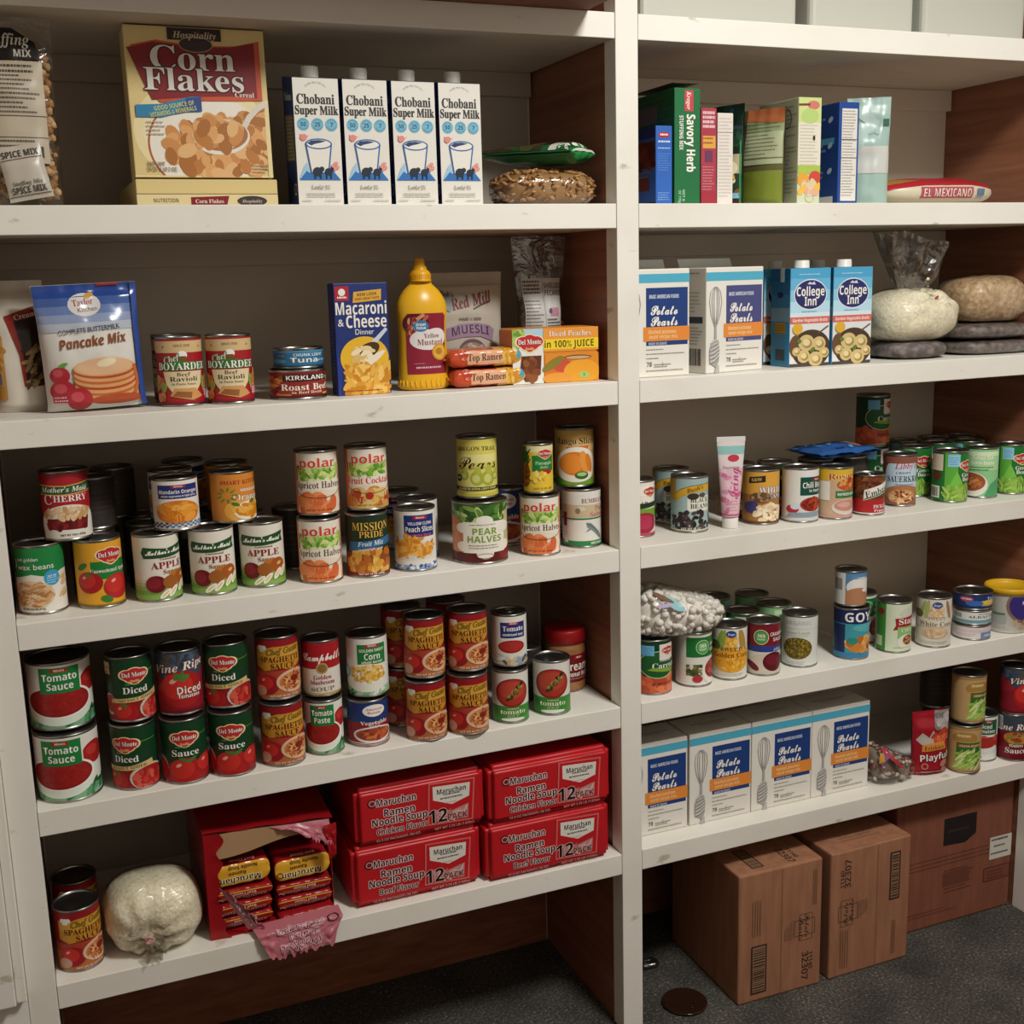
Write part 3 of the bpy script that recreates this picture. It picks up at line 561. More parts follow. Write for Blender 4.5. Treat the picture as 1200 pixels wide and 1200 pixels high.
a = A['kidney'] = Art('#e0ddd2'); a.r(-28, 62, 118, 106, '#1f7034'); a.ring(8, 84, 16, 16, 2, '#a9d29a'); a.e(8, 84, 12, 12, '#5fae5a'); a.t('365', 8, 87, 7, W, 'b', 16); a.t('ORGANIC', 8, 79, 4, W, 'b', 17); a.t('DARK RED', 48, 88, 7, W, 'b', 40); a.t('KIDNEY BEANS', 50, 76, 7, W, 'b', 46); a.r(-28, 22, 6, 46, '#5a5a34'); a.sc(16, -12, 34, 15, 10, ['#3a4a24', '#dcd2b4', '#7a7a4a'], 5, 5, 40, True); a.e(34, 28, 28, 28, '#eae6da'); a.e(36, 34, 24, 22, '#8a2a26', n=24); a.sc(50, 36, 34, 20, 18, ['#a03a34', '#7a201e', '#b85248'], 5, 3.4, 41); a.e(-4, 14, 11, 8, '#b0303c')
a = A['gcorn'] = Art('#dfdccf')
for x, q in ((-24, 70), (-14, 80), (34, 105), (26, 98)): a.e(x, 84, 26, 5, '#8fa84a' if x < 0 else '#b08a3c', q)
a.e(4, 82, 14, 26, '#e0a63a'); a.sc(50, 4, 80, 12, 24, ['#e8b84e', '#d99a2a', '#f0ca6a'], 3, 3, 42); a.e(4, 100, 11, 8, '#1f3f8a'); a.t('Kroger', 4, 100, 5, W, 'i', 16); a.e(-34, 72, 14, 12, '#5a6a2c'); a.r(-40, 46, 60, 64, '#e0a232'); a.e(4, 40, 44, 26, '#e0a232', n=26); a.t('SWEET', 4, 66, 9, '#8a4a14', 's', 44); a.t('Golden Corn', 6, 53, 11, '#7a3a10', 's', 82); a.sc(40, 4, 32, 28, 14, ['#e3a530', '#d49020', '#edbb52'], 4, 3, 43); a.bars(-30, 10, 40, 2, 4, '#b5b0a2', 1.4)
a = A['cran'] = Art('#7a1a26'); a.band(48, 64, '#2f3f86'); a.band(0, 50, '#dcd8cc'); a.ring(-8, 84, 17, 17, 2, '#bfdca8'); a.e(-8, 84, 13.5, 13.5, '#4fa04a'); a.t('365', -8, 87, 7, W, 'b', 17); a.t('ORGANIC', -8, 79, 4, W, 'b', 18); a.t('CRANBERRY', 36, 90, 8, '#f0dcdc', 'b', 48); a.t('SAUCE', 34, 78, 8, '#f0dcdc', 'b', 30); a.t('jellied', 32, 56, 7, '#c9d0e6', 'i', 26); a.e(6, 22, 44, 26, '#d0c4b4', n=26); a.e(22, 28, 26, 22, '#5a1420', n=26); a.e(18, 32, 16, 12, '#74202c'); a.e(-28, 18, 18, 8, '#6a1a22', -30); a.band(0, 6, '#c4bdae')
a = A['lentil'] = Art('#d6d8d0'); a.t('ORGANIC', 6, 98, 9, '#b4bcb0', 'b', 60); a.band(84, 85, '#b9beb4'); a.t('Green Lentils', 6, 76, 6, '#9ab08e', 's', 52); a.bars(-22, 68, 34, 1, 4, '#b4bcae', 1.6); a.e(4, 40, 33, 25, '#6a5a1e', n=30); a.sc(150, 4, 40, 31, 23, ['#8a7428', '#6b5a1c', '#a08a3a', '#4f4416'], 2.6, 2, 44); a.bars(-20, 8, 30, 2, 4, '#b9b8ae', 1.4); a.ribbon([(-40, 58), (-30, 68)], 3, '#c9ccc4')
a = A['goya'] = Art('#3f9aa8'); a.band(80, 111, '#1c2858'); a.t('GOYA', 16, 95, 21, W, 'b', 86); a.r(-60, 0, -26, 78, '#1c2c5a'); a.e(30, 70, 40, 10, '#57b0bc'); a.bars(-16, 66, 44, 1, 5, '#8a9a5a', 2); a.sc(50, 16, 32, 40, 18, ['#d99a4a', '#c9823a', '#e3b06a', '#b8682c'], 8, 7, 45); a.e(-10, 40, 12, 8, '#2f8a7a'); a.e(30, 22, 5, 4, '#7a2a18'); a.band(0, 12, '#3a7fa6')
a = A['milk'] = Art('#5a86b0'); a.r(-60, 0, -16, 111, '#e0ddd6'); a.code(-50, 40, -24, 90); a.band(0, 50, '#b4805c'); a.r(-60, 0, -16, 50, '#e0ddd6'); a.e(26, 62, 40, 34, '#e6e2da'); a.e(16, 40, 30, 20, '#b4805c'); a.e(40, 50, 14, 8, '#e8e3da'); a.bars(0, 96, 50, 2, 6, '#8ab0d0', 2.4)
a = A['stagg'] = Art('#d3dcbe'); a.r(-60, 0, -26, 111, '#3f8a34'); a.e(-38, 92, 9, 8, '#8a2a22'); a.r(-52, 10, -34, 34, '#cfd6b4'); a.e(28, 90, 26, 12, '#cfd0c0'); a.p([(-10, 50), (-4, 62), (-6, 78), (60, 84), (60, 62)], '#a0252a'); a.t('Stagg', 28, 72, 14, W, 's', 52, rot=3); a.r(0, 30, 60, 58, '#8fbc74'); a.t('CHILI', 26, 50, 8, '#dfe8c8', 's', 36); a.e(22, 22, 22, 18, '#e3e0d0'); a.e(26, 26, 14, 12, '#8f4a2a'); a.sc(14, 26, 26, 11, 9, ['#b06a3c', '#6a2a1a', '#c99a6a'], 4, 3, 46); a.bars(-8, 8, 40, 1, 4, '#9aa886', 1.6)
a = A['wcorn'] = Art('#d9d2c4')
for x, q in ((-26, 70), (-14, 82), (36, 105)): a.e(x, 84, 26, 5, '#aab06a' if x < 0 else '#a07a4c', q)
a.e(8, 82, 16, 26, '#d9b48a'); a.sc(50, 8, 80, 14, 24, ['#e0c29c', '#cfa678', '#ead2b2'], 3, 3, 47); a.e(8, 98, 11, 8, '#35508f'); a.t('Kroger', 8, 98, 5, W, 'i', 16); a.e(-36, 76, 14, 10, '#6a683c'); a.r(-44, 46, 60, 66, '#ddd2c0'); a.t('SWEET', 8, 66, 8, '#a08f74', 's', 40); a.t('White Corn', 8, 53, 11, '#6a5a3c', 's', 78); a.e(6, 32, 30, 14, '#d6b896'); a.sc(30, 6, 32, 26, 11, ['#dfc4a2', '#c9a47c'], 4, 3, 48); a.bars(-30, 10, 40, 2, 4, '#b5aa98', 1.4)
a = A['tan'] = Art('#bf9a68'); a.e(22, 84, 30, 16, '#a87d42'); a.bars(4, 88, 34, 1, 4, '#e0c48a', 6, 0.0); a.r(0, 12, 60, 76, '#b8a052'); a.r(3, 14, 60, 74, '#2f6a2a'); a.sc(50, 32, 30, 28, 18, ['#9cbf4e', '#b8d074', '#7fa83a', '#d9e0a0'], 16, 2.6, 49, True, rot=(10, 60)); a.r(3, 62, 60, 70, '#8a4a34'); a.t('GREEN BEANS', 34, 66, 5, '#e0c9a0', 'b', 48); a.band(0, 4, '#a8854e'); a.band(106, 111, '#a8854e')
a = A['dct'] = Art('#dfe2da'); a.r(-16, 66, 50, 104, '#14583a'); winco(a, 24, 99, 20); a.t('Diced', 16, 87, 10, W, 'b', 34); a.t('Tomatoes', 18, 75, 9, W, 'b', 50); a.band(30, 60, '#a32a24'); a.sc(40, 0, 45, 60, 14, ['#b5382e', '#94221e', '#c9544a'], 9, 6, 50, True); a.e(6, 30, 48, 12, '#dfe2da', n=26, a0=0, a1=360); a.e(6, 44, 44, 14, '#a83028', n=26); a.e(-20, 8, 30, 9, '#7aa884')
a = A['ravioli'] = Art('#a31d24'); a.band(88, 108, '#d3b482'); a.e(-30, 98, 2, 2, '#a0742c'); a.e(34, 98, 2, 2, '#a0742c'); a.t('SINCE 1928', 2, 100, 4, '#6a4a20', 's', 26); a.e(2, 84, 8, 7, W); a.r(-4, 74, 8, 82, '#7a4a22'); a.t('Chef', -16, 78, 11, '#e3dccb', 'i', 28, rot=14, o='#1f5a24', ow=1.2); a.p([(-42, 58), (-42, 70), (0, 74), (44, 70), (44, 58), (0, 60)], '#2f7a2c'); a.t('BOYARDEE', 2, 65, 12.5, '#f2ece0', 's', 88, o='#1f5a24', ow=1.2)
a.p([(-32, 56), (36, 56), (32, 34), (20, 18), (-16, 18), (-28, 34)], '#dcc9a0'); a.t('Beef', 2, 51, 6.5, '#3a2414', 's', 22); a.t('Ravioli', 2, 43, 8, '#3a2414', 's', 46); a.t('in Pasta Sauce', 2, 34.5, 4.2, '#5a4a2a', 's', 40); a.p([(-22, 14), (-14, 27), (20, 27), (34, 12), (14, 6)], '#c9935a'); a.p([(-18, 14), (-10, 22), (14, 20), (12, 9)], '#8f5a30'); a.sc(20, -44, 26, 12, 22, ['#c9874a', '#b8602c', '#8a9a4a'], 7, 5, 51); a.sc(16, 46, 36, 10, 18, ['#c9874a', '#7f9a44', '#b8602c'], 7, 5, 52); a.r(38, 10, 58, 26, '#c9506a'); a.bars(40, 21, 56, 3, 4, '#f0d0d8', 2); a.band(0, 3, '#7d1720')
# flat fish and meat tins: the same sheet squeezed to a low tin
a = A['tuna'] = Art('#2f6f96'); a.band(96, 111, '#4a8ab0'); winco(a, -30, 74, 20); a.t('CHUNK LIGHT', 16, 80, 20, '#d9ecf4', 'b', 50); a.t('Tuna', 8, 44, 34, W, 'b', 44); a.t('IN WATER', 42, 40, 13, '#cfe6f0', 'b', 22); a.e(64, 62, 10, 18, '#dfe6ea'); a.e(-36, 36, 16, 14, '#5a9ab8'); a.band(0, 8, '#1f4f70')
a = A['beef'] = Art('#7f1f20'); a.sc(60, -50, 50, 30, 40, ['#9a3a24', '#6a1a1a', '#c9803a', '#8a4a20'], 10, 12, 53, True); a.sc(60, 62, 50, 20, 40, ['#c9803a', '#8a3a1a', '#d9a04a', '#a84a24'], 9, 12, 54, True); a.r(-24, 72, 44, 100, '#2a1512'); a.t('KIRKLAND', 10, 87, 19, W, 'b', 58); a.r(-28, 16, 50, 70, '#8c2a26'); a.t('Roast Beef', 10, 46, 28, '#f0e6d6', 's', 74); a.t('in Beef Broth', 10, 22, 12, '#e0c9a8', 's', 44); a.band(0, 8, '#5a1414')
a = A['tuna1'] = Art('#23386e'); a.e(-16, 78, 14, 22, '#c04a5a'); a.bars(-26, 74, -6, 1, 4, W, 10, 0.0); a.e(34, 44, 30, 26, '#c9a43a'); a.e(34, 50, 22, 18, '#d8bc5c'); a.t('Tuna', 44, 82, 22, '#a9c9e0', 'b', 36); a.e(0, 44, 18, 24, '#3a6aa8'); a.band(0, 8, '#17264a')
a = A['tuna2'] = Art('#dcdad4'); a.t('ALBACORE', 26, 68, 24, '#4a4640', 's', 74); a.band(6, 36, '#6aa0ac'); a.r(-44, 54, -24, 96, '#9a9a96'); a.ribbon([(10, 96), (40, 92)], 5, '#7a3a34')
a = A['tuna3'] = Art('#dad3ce'); a.r(16, 0, 60, 60, '#6a8aac'); a.t('Albacore', 40, 30, 26, '#dfe9f0', 'i', 40); a.r(-40, 62, 60, 92, '#d8c0c6'); a.bars(-36, 40, 10, 2, 18, '#b09c9c', 6)
a = A['dim'] = Art('#3a342e'); a.band(96, 111, '#2f2a26'); a.bars(-110, 80, 110, 5, 12, '#4a433b', 4)  # shade of the rear rows painted in as a plain dark label

# ---------------------------------------------------------------- tin cans
VIEW = (-1.0033, -1.9152)
CAN_ME = {}
def can(kind, label, cat, x, y, z, art, r=0.0372, h=0.111, f=0.0, group=None, pull=False, wrap=None):
    """tin can > body, lid, label (and pull tab); f turns the printed front away from the doorway side"""
    ang = math.atan2(VIEW[0]-x, -(VIEW[1]-y)) + math.asin(max(-1, min(1, f)))
    o = thing(kind, label, cat, (x, y, z), ang, group)
    k = (art, round(r, 4), round(h, 4), pull)
    if k not in CAN_ME:
        ri = r * 0.975
        b = MB().lathe([(0, 0.0022), (ri-0.004, 0.0022), (ri-0.002, 0.0), (r, 0.0), (r+0.0003, 0.0012), (r, 0.0026), (ri, 0.0036), (ri, h-0.0036), (r, h-0.0026), (r+0.0003, h-0.0012), (r, h), (ri-0.0012, h), (ri-0.002, h-0.0035)], tin(), 48)
        l = MB().lathe([(ri-0.002, h-0.0035), (ri-0.006, h-0.0032), (ri-0.008, h-0.0042), (ri*0.7, h-0.0042), (ri*0.66, h-0.0036), (ri*0.6, h-0.0042), (0.0002, h-0.0042)], lidtin(), 40)
        a = A[art]
        lb = MB(); y0, y1 = 0.004, h-0.004; rl = ri + 0.0003; n = 56
        vs = [(rl*math.cos(2*PI*i/n), rl*math.sin(2*PI*i/n), zz) for zz in (y0, y1) for i in range(n)]
        lb.add(vs, [(i, (i+1) % n, n+(i+1) % n, n+i) for i in range(n)], ink(a.base, a.rough), True)
        def mp(X, Y, L):
            t = max(-118, min(118, X)) / 37.5; rr = rl + 0.00010 + 0.00006*L
            return (rr*math.sin(t), -rr*math.cos(t), y0 + (y1-y0)*max(0, min(111, Y))/111)
        lb.art(a, mp, 3.0)
        ms = [('body', b.mesh('body')), ('lid', l.mesh('lid')), ('label', lb.mesh('label'))]
        if pull:
            p = MB(); zt = h-0.0026
            p.tube([(0.009*math.cos(t*PI/8), 0.006+0.011*math.sin(t*PI/8), zt) for t in range(17)], 0.0013, tin(), 6); p.ball((0, 0.017, zt-0.0006), (0.004, 0.005, 0.0014), tin(), 1)
            ms.append(('pull_tab', p.mesh('pull_tab')))
        CAN_ME[k] = ms
    for nm, me in CAN_ME[k]: meshpart(nm, me, o)
    return o
G = 0.0004

# ---------------------------------------------------------------- the cans, shelf by shelf
R, H = 0.0372, 0.111
z = Z[2] + G
can('ravioli_can', 'red ravioli can beside the blue-topped pancake mix bag', 'can', -0.755, 0.087, z, 'ravioli', R, H, 0.08, 'ravioli cans')
can('ravioli_can', 'red ravioli can standing next to the stacked tuna tin', 'can', -0.677, 0.078, z, 'ravioli', R, H, 0.0, 'ravioli cans')
can('ravioli_can', 'red ravioli can tucked behind the two in front', 'can', -0.752, 0.168, z, 'ravioli', R, H, -0.6, 'ravioli cans')
can('meat_tin', 'wide low dark red roast beef tin under the blue tuna tin', 'can', -0.565, 0.082, z, 'beef', 0.0475, 0.049, 0.1)
can('tuna_tin', 'low blue tuna tin stacked on the roast beef tin', 'can', -0.558, 0.098, z+0.049+G, 'tuna', 0.0425, 0.034, 0.05)

z = Z[3] + G; u = z + H + G
can('wax_bean_can', 'green and white wax beans can under the cherry filling can', 'can', -0.997, 0.079, z, 'wax', R, H, -0.12)
can('fruit_can', 'yellow can with red apples, shelved beside the wax beans', 'can', -0.909, 0.072, z, 'dmapple', R, H, 0.17)
can('cherry_filling_can', 'dark red cherry pie filling can stacked on the wax beans', 'can', -0.949, 0.090, u, 'cherry', R, H, 0.0)
can('apple_sauce_can', 'white apple sauce can under the mandarin oranges', 'can', -0.819, 0.067, z, 'apple', R, H, 0.46, 'front apple sauce cans')
can('apple_sauce_can', 'middle apple sauce can of the front three', 'can', -0.730, 0.066, z, 'apple', R, H, 0.07, 'front apple sauce cans')
can('apple_sauce_can', 'apple sauce can nearest the stacked apricot halves', 'can', -0.645, 0.076, z, 'apple', R, H, 0.03, 'front apple sauce cans')
can('mandarin_can', 'short white mandarin oranges can with navy panel, stacked in front', 'can', -0.780, 0.079, u, 'mandarin', R, 0.086, -0.12)
can('orange_segments_can', 'short orange coloured can of orange segments stacked on apple sauce', 'can', -0.684, 0.096, u, 'smartk', R, 0.086, -0.12)
can('mandarin_can', 'short white mandarin can stacked directly behind the front one', 'can', -0.776, 0.172, u, 'mandarin', R, 0.086, -0.5)
can('mandarin_can', 'short can in shadow, farthest back behind the white mandarin cans', 'can', -0.742, 0.262, u, 'mandarin', R, 0.086, 0.9)
can('orange_segments_can', 'short can in shadow behind the orange coloured can', 'can', -0.677, 0.192, u, 'smartk', R, 0.086, 0.9)
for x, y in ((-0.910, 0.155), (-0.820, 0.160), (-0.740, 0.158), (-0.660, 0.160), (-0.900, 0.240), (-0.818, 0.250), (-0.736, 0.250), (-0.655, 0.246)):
    can('shade_toned_fruit_can', 'dim can in the shadowed rows behind the front apple sauce cans', 'can', x, y, z, 'dim', R, H, 0.9, 'shadowed cans behind the apple sauce')
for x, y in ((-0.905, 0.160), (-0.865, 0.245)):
    can('shade_toned_fruit_can', 'dim stacked can between the cherry filling and mandarin cans', 'can', x, y, u, 'dim', R, 0.086, 0.9, 'dim cans between cherry and mandarin')
can('apricot_can', 'apricot halves can at the bottom, under another apricot can', 'can', -0.550, 0.055, z, 'polar', R, H, -0.14, 'apricot cans')
can('apricot_can', 'apricot halves can stacked on another apricot can', 'can', -0.541, 0.086, u, 'polar', R, H, -0.1, 'apricot cans')
can('shade_toned_fruit_can', 'dark can in shadow just behind the apricot stack', 'can', -0.568, 0.175, z, 'dim', R, H, 0.9)
can('fruit_mix_can', 'dark green fruit mix can with gold lettering under fruit cocktail', 'can', -0.466, 0.055, z, 'mission', R, H, 0.18)
can('fruit_cocktail_can', 'fruit cocktail can stacked on the dark green fruit mix', 'can', -0.453, 0.086, u, 'fruitc', R, H, 0.0)
can('peach_can', 'white peach slices can with navy panel, front of its row', 'can', -0.378, 0.057, z, 'peach', R, H, -0.15, 'peach slices cans')
can('peach_can', 'second peach slices can, just behind the front one', 'can', -0.345, 0.140, z, 'peach', R, H, -0.6, 'peach slices cans')
can('peach_can', 'third peach slices can, deepest in its row', 'can', -0.350, 0.232, z, 'peach', R, H, -0.6, 'peach slices cans')
can('pear_can', 'large wide pear halves can under the yellow pears can', 'can', -0.253, 0.062, z, 'pearh', 0.0503, 0.112, 0.0)
can('pear_can', 'yellow pears can with black script stacked on pear halves', 'can', -0.246, 0.085, z+0.112+G, 'pears', R, H, 0.0)
can('apricot_can', 'apricot halves can under the small pineapple juice can', 'can', -0.136, 0.056, z, 'polar', R, H, -0.16, 'apricot cans')
can('pineapple_juice_can', 'slim small yellow pineapple juice can stacked on apricot halves', 'can', -0.131, 0.070, u, 'pine', 0.0275, 0.092, -0.13)
can('fruit_can', 'blue and red can in shadow behind pears and apricots', 'can', -0.160, 0.160, z, 'vegsoup', R, H, -0.2)
can('salmon_can', 'white pink salmon can with green base band under mango', 'can', -0.040, 0.078, z, 'salmon', R, H, 0.13, 'salmon cans')
can('mango_can', 'tan mango slices can stacked on the salmon can', 'can', -0.040, 0.105, u, 'mango', R, H, 0.0)
can('salmon_can', 'salmon can hidden in shadow behind the front salmon can', 'can', -0.050, 0.192, z, 'salmon', R, H, -0.5, 'salmon cans')
can('beet_can', 'beets can half hidden behind the white centre post', 'can', 0.090, 0.104, z, 'beets', R, H, 0.1)
can('black_bean_can', 'pale blue black beans can with yellow ribbon, in front', 'can', 0.203, 0.090, z, 'bbean', R, H, 0.1, 'black bean cans')
can('black_bean_can', 'black beans can standing behind the front one', 'can', 0.214, 0.182, z, 'bbean', R, H, -0.2, 'black bean cans')
can('white_bean_can', 'orange and brown white beans can beside the pink tube', 'can', 0.366, 0.084, z, 'wbean', R, H, 0.1, 'white bean cans')
can('white_bean_can', 'white beans can behind the front one, mostly hidden', 'can', 0.362, 0.166, z, 'wbean', R, H, 0.5, 'white bean cans')
can('chili_bean_can', 'white chili beans can with dark green panel', 'can', 0.446, 0.062, z, 'chili', R, H, -0.15)
can('tomato_can', 'can behind the chili beans showing only its rim', 'can', 0.442, 0.145, z, 'dmdiced', R, H, 0.8)
can('refried_bean_can', 'yellow and red refried beans can beside chili beans', 'can', 0.524, 0.052, z, 'rosa', 0.0360, 0.107, 0.27)
can('pepper_can', 'short red and brown pickled peppers can', 'can', 0.607, 0.048, z, 'embasa', 0.0330, 0.084, 0.0, None, True)
can('sauerkraut_can', 'brown and pale blue sauerkraut can', 'can', 0.724, 0.092, z, 'sauer', 0.0350, H, -0.27)
can('shade_toned_bean_can', 'dark can under the blue bag, nearer the chili beans', 'can', 0.535, 0.132, z, 'dim', R, H, 0.9)
can('shade_toned_bean_can', 'dark can under the blue bag, nearer the sauerkraut', 'can', 0.620, 0.128, z, 'dim', R, H, 0.9)
can('green_bean_can', 'green beans can set back beside the sauerkraut', 'can', 0.826, 0.161, z, 'dmgreen', 0.0350, H, -0.35, 'green bean cans')
can('green_bean_can', 'front green beans can with pale nutrition panel showing', 'can', 0.845, 0.074, z, 'dmgreen', R, H, 0.25, 'green bean cans')
can('italian_bean_can', 'pale green bean can with bowl of brown beans', 'can', 0.936, 0.077, z, 'lgbean', 0.0350, H, -0.3)
can('green_bean_can', 'green beans can nearest the brown end panel', 'can', 1.023, 0.078, z, 'dmgreen', 0.0350, H, -0.2, 'green bean cans')
for x, y in ((0.906, 0.180), (0.982, 0.168), (0.868, 0.245), (0.948, 0.245), (1.026, 0.238)):
    can('green_bean_can', 'green beans can in the shadowed rows by the end panel', 'can', x, y, z, 'dmgreen', 0.0350, H, -0.6, 'shadowed green bean cans')
can('pea_can', 'dark green can at the bottom of the tall rear stack', 'can', 0.765, 0.235, z, 'carrots', R, H, 0.2, 'tall rear stack of green cans')
can('pea_can', 'dark green can on top of the tall rear stack', 'can', 0.765, 0.235, u, 'carrots', R, H, 0.3, 'tall rear stack of green cans')

z = Z[4] + G; u = z + H + G
can('tomato_sauce_can', 'large white tomato sauce can at the bottom of its pair', 'can', -0.986, 0.066, z, 'tsauce', 0.0505, 0.113, -0.2, 'large tomato sauce cans')
can('tomato_sauce_can', 'large white tomato sauce can on top of its pair', 'can', -0.986, 0.092, z+0.113+G, 'tsauce', 0.0505, 0.113, 0.0, 'large tomato sauce cans')
can('diced_tomato_can', 'dark green diced tomatoes can in the bottom row', 'can', -0.882, 0.054, z, 'dmdiced', R, H, -0.5, 'diced tomato cans')
can('diced_tomato_can', 'diced tomatoes can stacked beside the large tomato sauce', 'can', -0.878, 0.070, u, 'dmdiced', R, H, 0.1, 'diced tomato cans')
can('tomato_can', 'dark green tomato sauce can under the vine tomato can', 'can', -0.803, 0.042, z, 'dmsauce', R, H, -0.08, 'green tomato sauce cans')
can('vine_tomato_can', 'red diced vine tomatoes can stacked between two green cans', 'can', -0.799, 0.066, u, 'vine', R, H, -0.04)
can('tomato_can', 'dark green tomato sauce can beside the spaghetti sauce pair', 'can', -0.725, 0.038, z, 'dmsauce', R, H, -0.12, 'green tomato sauce cans')
can('diced_tomato_can', 'diced tomatoes can stacked beside the spaghetti sauce', 'can', -0.721, 0.064, u, 'dmdiced', R, H, -0.28, 'diced tomato cans')
for x, y, q, t in ((-0.638, 0.040, 0, 'spaghetti sauce can under another, beside the green cans'), (-0.634, 0.064, 1, 'spaghetti sauce can stacked beside the red and white soup'),
                   (-0.378, 0.036, 0, 'spaghetti sauce can under another, beside vegetable soup'), (-0.371, 0.054, 1, 'spaghetti sauce can stacked beside the corn can'),
                   (-0.299, 0.030, 0, 'spaghetti sauce can under another, beside tomato soup'), (-0.287, 0.054, 1, 'spaghetti sauce can stacked next to the blue-panelled tomato can')):
    can('spaghetti_sauce_can', t, 'can', x, y, u if q else z, 'spag', R, H, 0.05, 'front spaghetti sauce cans')
for x, y, q in ((-0.394, 0.125, 0), (-0.390, 0.130, 1), (-0.312, 0.118, 0), (-0.300, 0.134, 1)):
    can('spaghetti_sauce_can', 'spaghetti sauce can in shadow behind the front stacks', 'can', x, y, u if q else z, 'spag', R, H, 0.3, 'shadowed spaghetti sauce cans')
can('tomato_paste_can', 'small white tomato paste can under the mushroom soup', 'can', -0.561, 0.054, z, 'tpaste', 0.0335, 0.099, -0.1)
can('soup_can', 'red and white mushroom soup can stacked on tomato paste', 'can', -0.556, 0.076, z+0.099+G, 'camp', 0.0335, 0.101, 0.0)
can('soup_can', 'short navy and red vegetable soup can under corn', 'can', -0.480, 0.060, z, 'vegsoup', R, 0.085, 0.17)
can('corn_can', 'white corn can with green panel stacked on vegetable soup', 'can', -0.471, 0.078, z+0.085+G, 'corn', R, H, -0.17)
can('tomato_soup_can', 'white and green tomato soup can under another can', 'can', -0.209, 0.046, z, 'tsoup', 0.0345, 0.101, 0.1, 'tomato soup cans')
can('tomato_can', 'white tomato can with navy panel and pull-ring lid', 'can', -0.199, 0.068, z+0.101+G, 'tomblue', 0.0335, 0.100, -0.18, None, True)
can('tomato_soup_can', 'tomato soup can in front of the peanut butter jar', 'can', -0.122, 0.050, z, 'tsoup', 0.0355, 0.106, 0.0, 'tomato soup cans')
can('shade_toned_soup_can', 'dark can in shadow between tomato soup and peanut butter', 'can', -0.142, 0.140, z, 'dim', 0.0360, 0.106, 0.9)
can('carrot_can', 'dark green carrots can under the marshmallow bag', 'can', 0.103, 0.063, z, 'carrots', 0.0385, H, 0.0)
can('kidney_bean_can', 'white and green kidney beans can beside the carrots', 'can', 0.198, 0.064, z, 'kidney', 0.0365, H, 0.33)
can('corn_can', 'white golden corn can with orange panel', 'can', 0.283, 0.065, z, 'gcorn', 0.0358, H, 0.0)
can('cranberry_can', 'maroon and blue cranberry sauce can', 'can', 0.358, 0.056, z, 'cran', 0.0350, H, 0.1)
can('lentil_can', 'white can with an oval of green-brown lentils', 'can', 0.456, 0.067, z, 'lentil', R, H, -0.23)
for x, y, t in ((0.285, 0.150, 'unlit can close behind the golden corn'), (0.360, 0.134, 'unlit can close behind the cranberry sauce'), (0.365, 0.258, 'unlit can deepest behind the golden corn and cranberry'), (0.452, 0.238, 'unlit can deepest behind the lentils'), (0.450, 0.152, 'pale green can close behind the lentils')):
    can('vegetable_can', t, 'can', x, y, z, 'dmgreen' if x < 0.44 else 'lgbean', R, H, 0.9, 'unlit cans behind corn and lentils')
can('chickpea_can', 'navy and teal chickpeas can under the small milk can', 'can', 0.582, 0.059, z, 'goya', R, H, 0.35)
can('milk_can', 'small evaporated milk can stacked on chickpeas', 'can', 0.586, 0.070, u, 'milk', 0.0330, 0.076, 0.1)
can('bean_can', 'white and red can half hidden behind chickpeas and chili', 'can', 0.665, 0.138, z, 'kidney', R, H, 0.3)
can('chili_can', 'green and white chili can with a red ribbon', 'can', 0.690, 0.054, z, 'stagg', R, H, 0.25)
can('corn_can', 'cream white-corn can beside the three stacked tuna tins', 'can', 0.789, 0.043, z, 'wcorn', R, H, 0.0)
can('tuna_tin', 'low white tuna tin at the bottom of three', 'can', 0.902, 0.048, z, 'tuna3', 0.0410, 0.033, 0.1, 'stack of three tuna tins')
can('tuna_tin', 'white and teal tuna tin in the middle of three', 'can', 0.904, 0.050, z+0.033+G, 'tuna2', 0.0410, 0.033, 0.1, 'stack of three tuna tins')
can('tuna_tin', 'blue tuna tin on top of the stack of three', 'can', 0.907, 0.053, z+0.066+2*G, 'tuna1', 0.0415, 0.037, 0.1, 'stack of three tuna tins')

z = Z[5] + G; u = z + H + G
can('spaghetti_sauce_can', 'lone spaghetti sauce can on the lowest shelf beside the rice bag', 'can', -0.998, 0.064, z, 'spag', R, H, 0.25, 'lowest shelf spaghetti sauce cans')
can('spaghetti_sauce_can', 'spaghetti sauce can behind the one beside the rice bag', 'can', -0.996, 0.160, z, 'spag', R, H, 0.3, 'lowest shelf spaghetti sauce cans')
can('green_bean_can', 'tan green beans can under its twin', 'can', 0.884, 0.034, z, 'tan', R, H, -0.49, 'tan green bean cans')
can('green_bean_can', 'tan green beans can stacked on its twin', 'can', 0.900, 0.044, u, 'tan', R, H, 0.05, 'tan green bean cans')
can('shade_toned_bean_can', 'dark can at the bottom behind the tan stack', 'can', 0.915, 0.150, z, 'dim', R, H, 0.2, 'shadowed stack behind the tan cans')
can('shade_toned_bean_can', 'dark can on top behind the tan stack', 'can', 0.905, 0.150, u, 'dim', R, H, 0.2, 'shadowed stack behind the tan cans')
can('diced_tomato_can', 'white diced tomatoes can between tan and maroon cans', 'can', 0.966, 0.064, z, 'dct', 0.0330, 0.110, -0.2)
can('vine_tomato_can', 'maroon tomato sauce can under another vine tomato can', 'can', 1.0295, 0.035, z, 'vinesauce', 0.0345, H, 0.1)
can('vine_tomato_can', 'red vine tomato can on the maroon can by the end panel', 'can', 1.0295, 0.035, u, 'vine', 0.0345, H, 0.75)

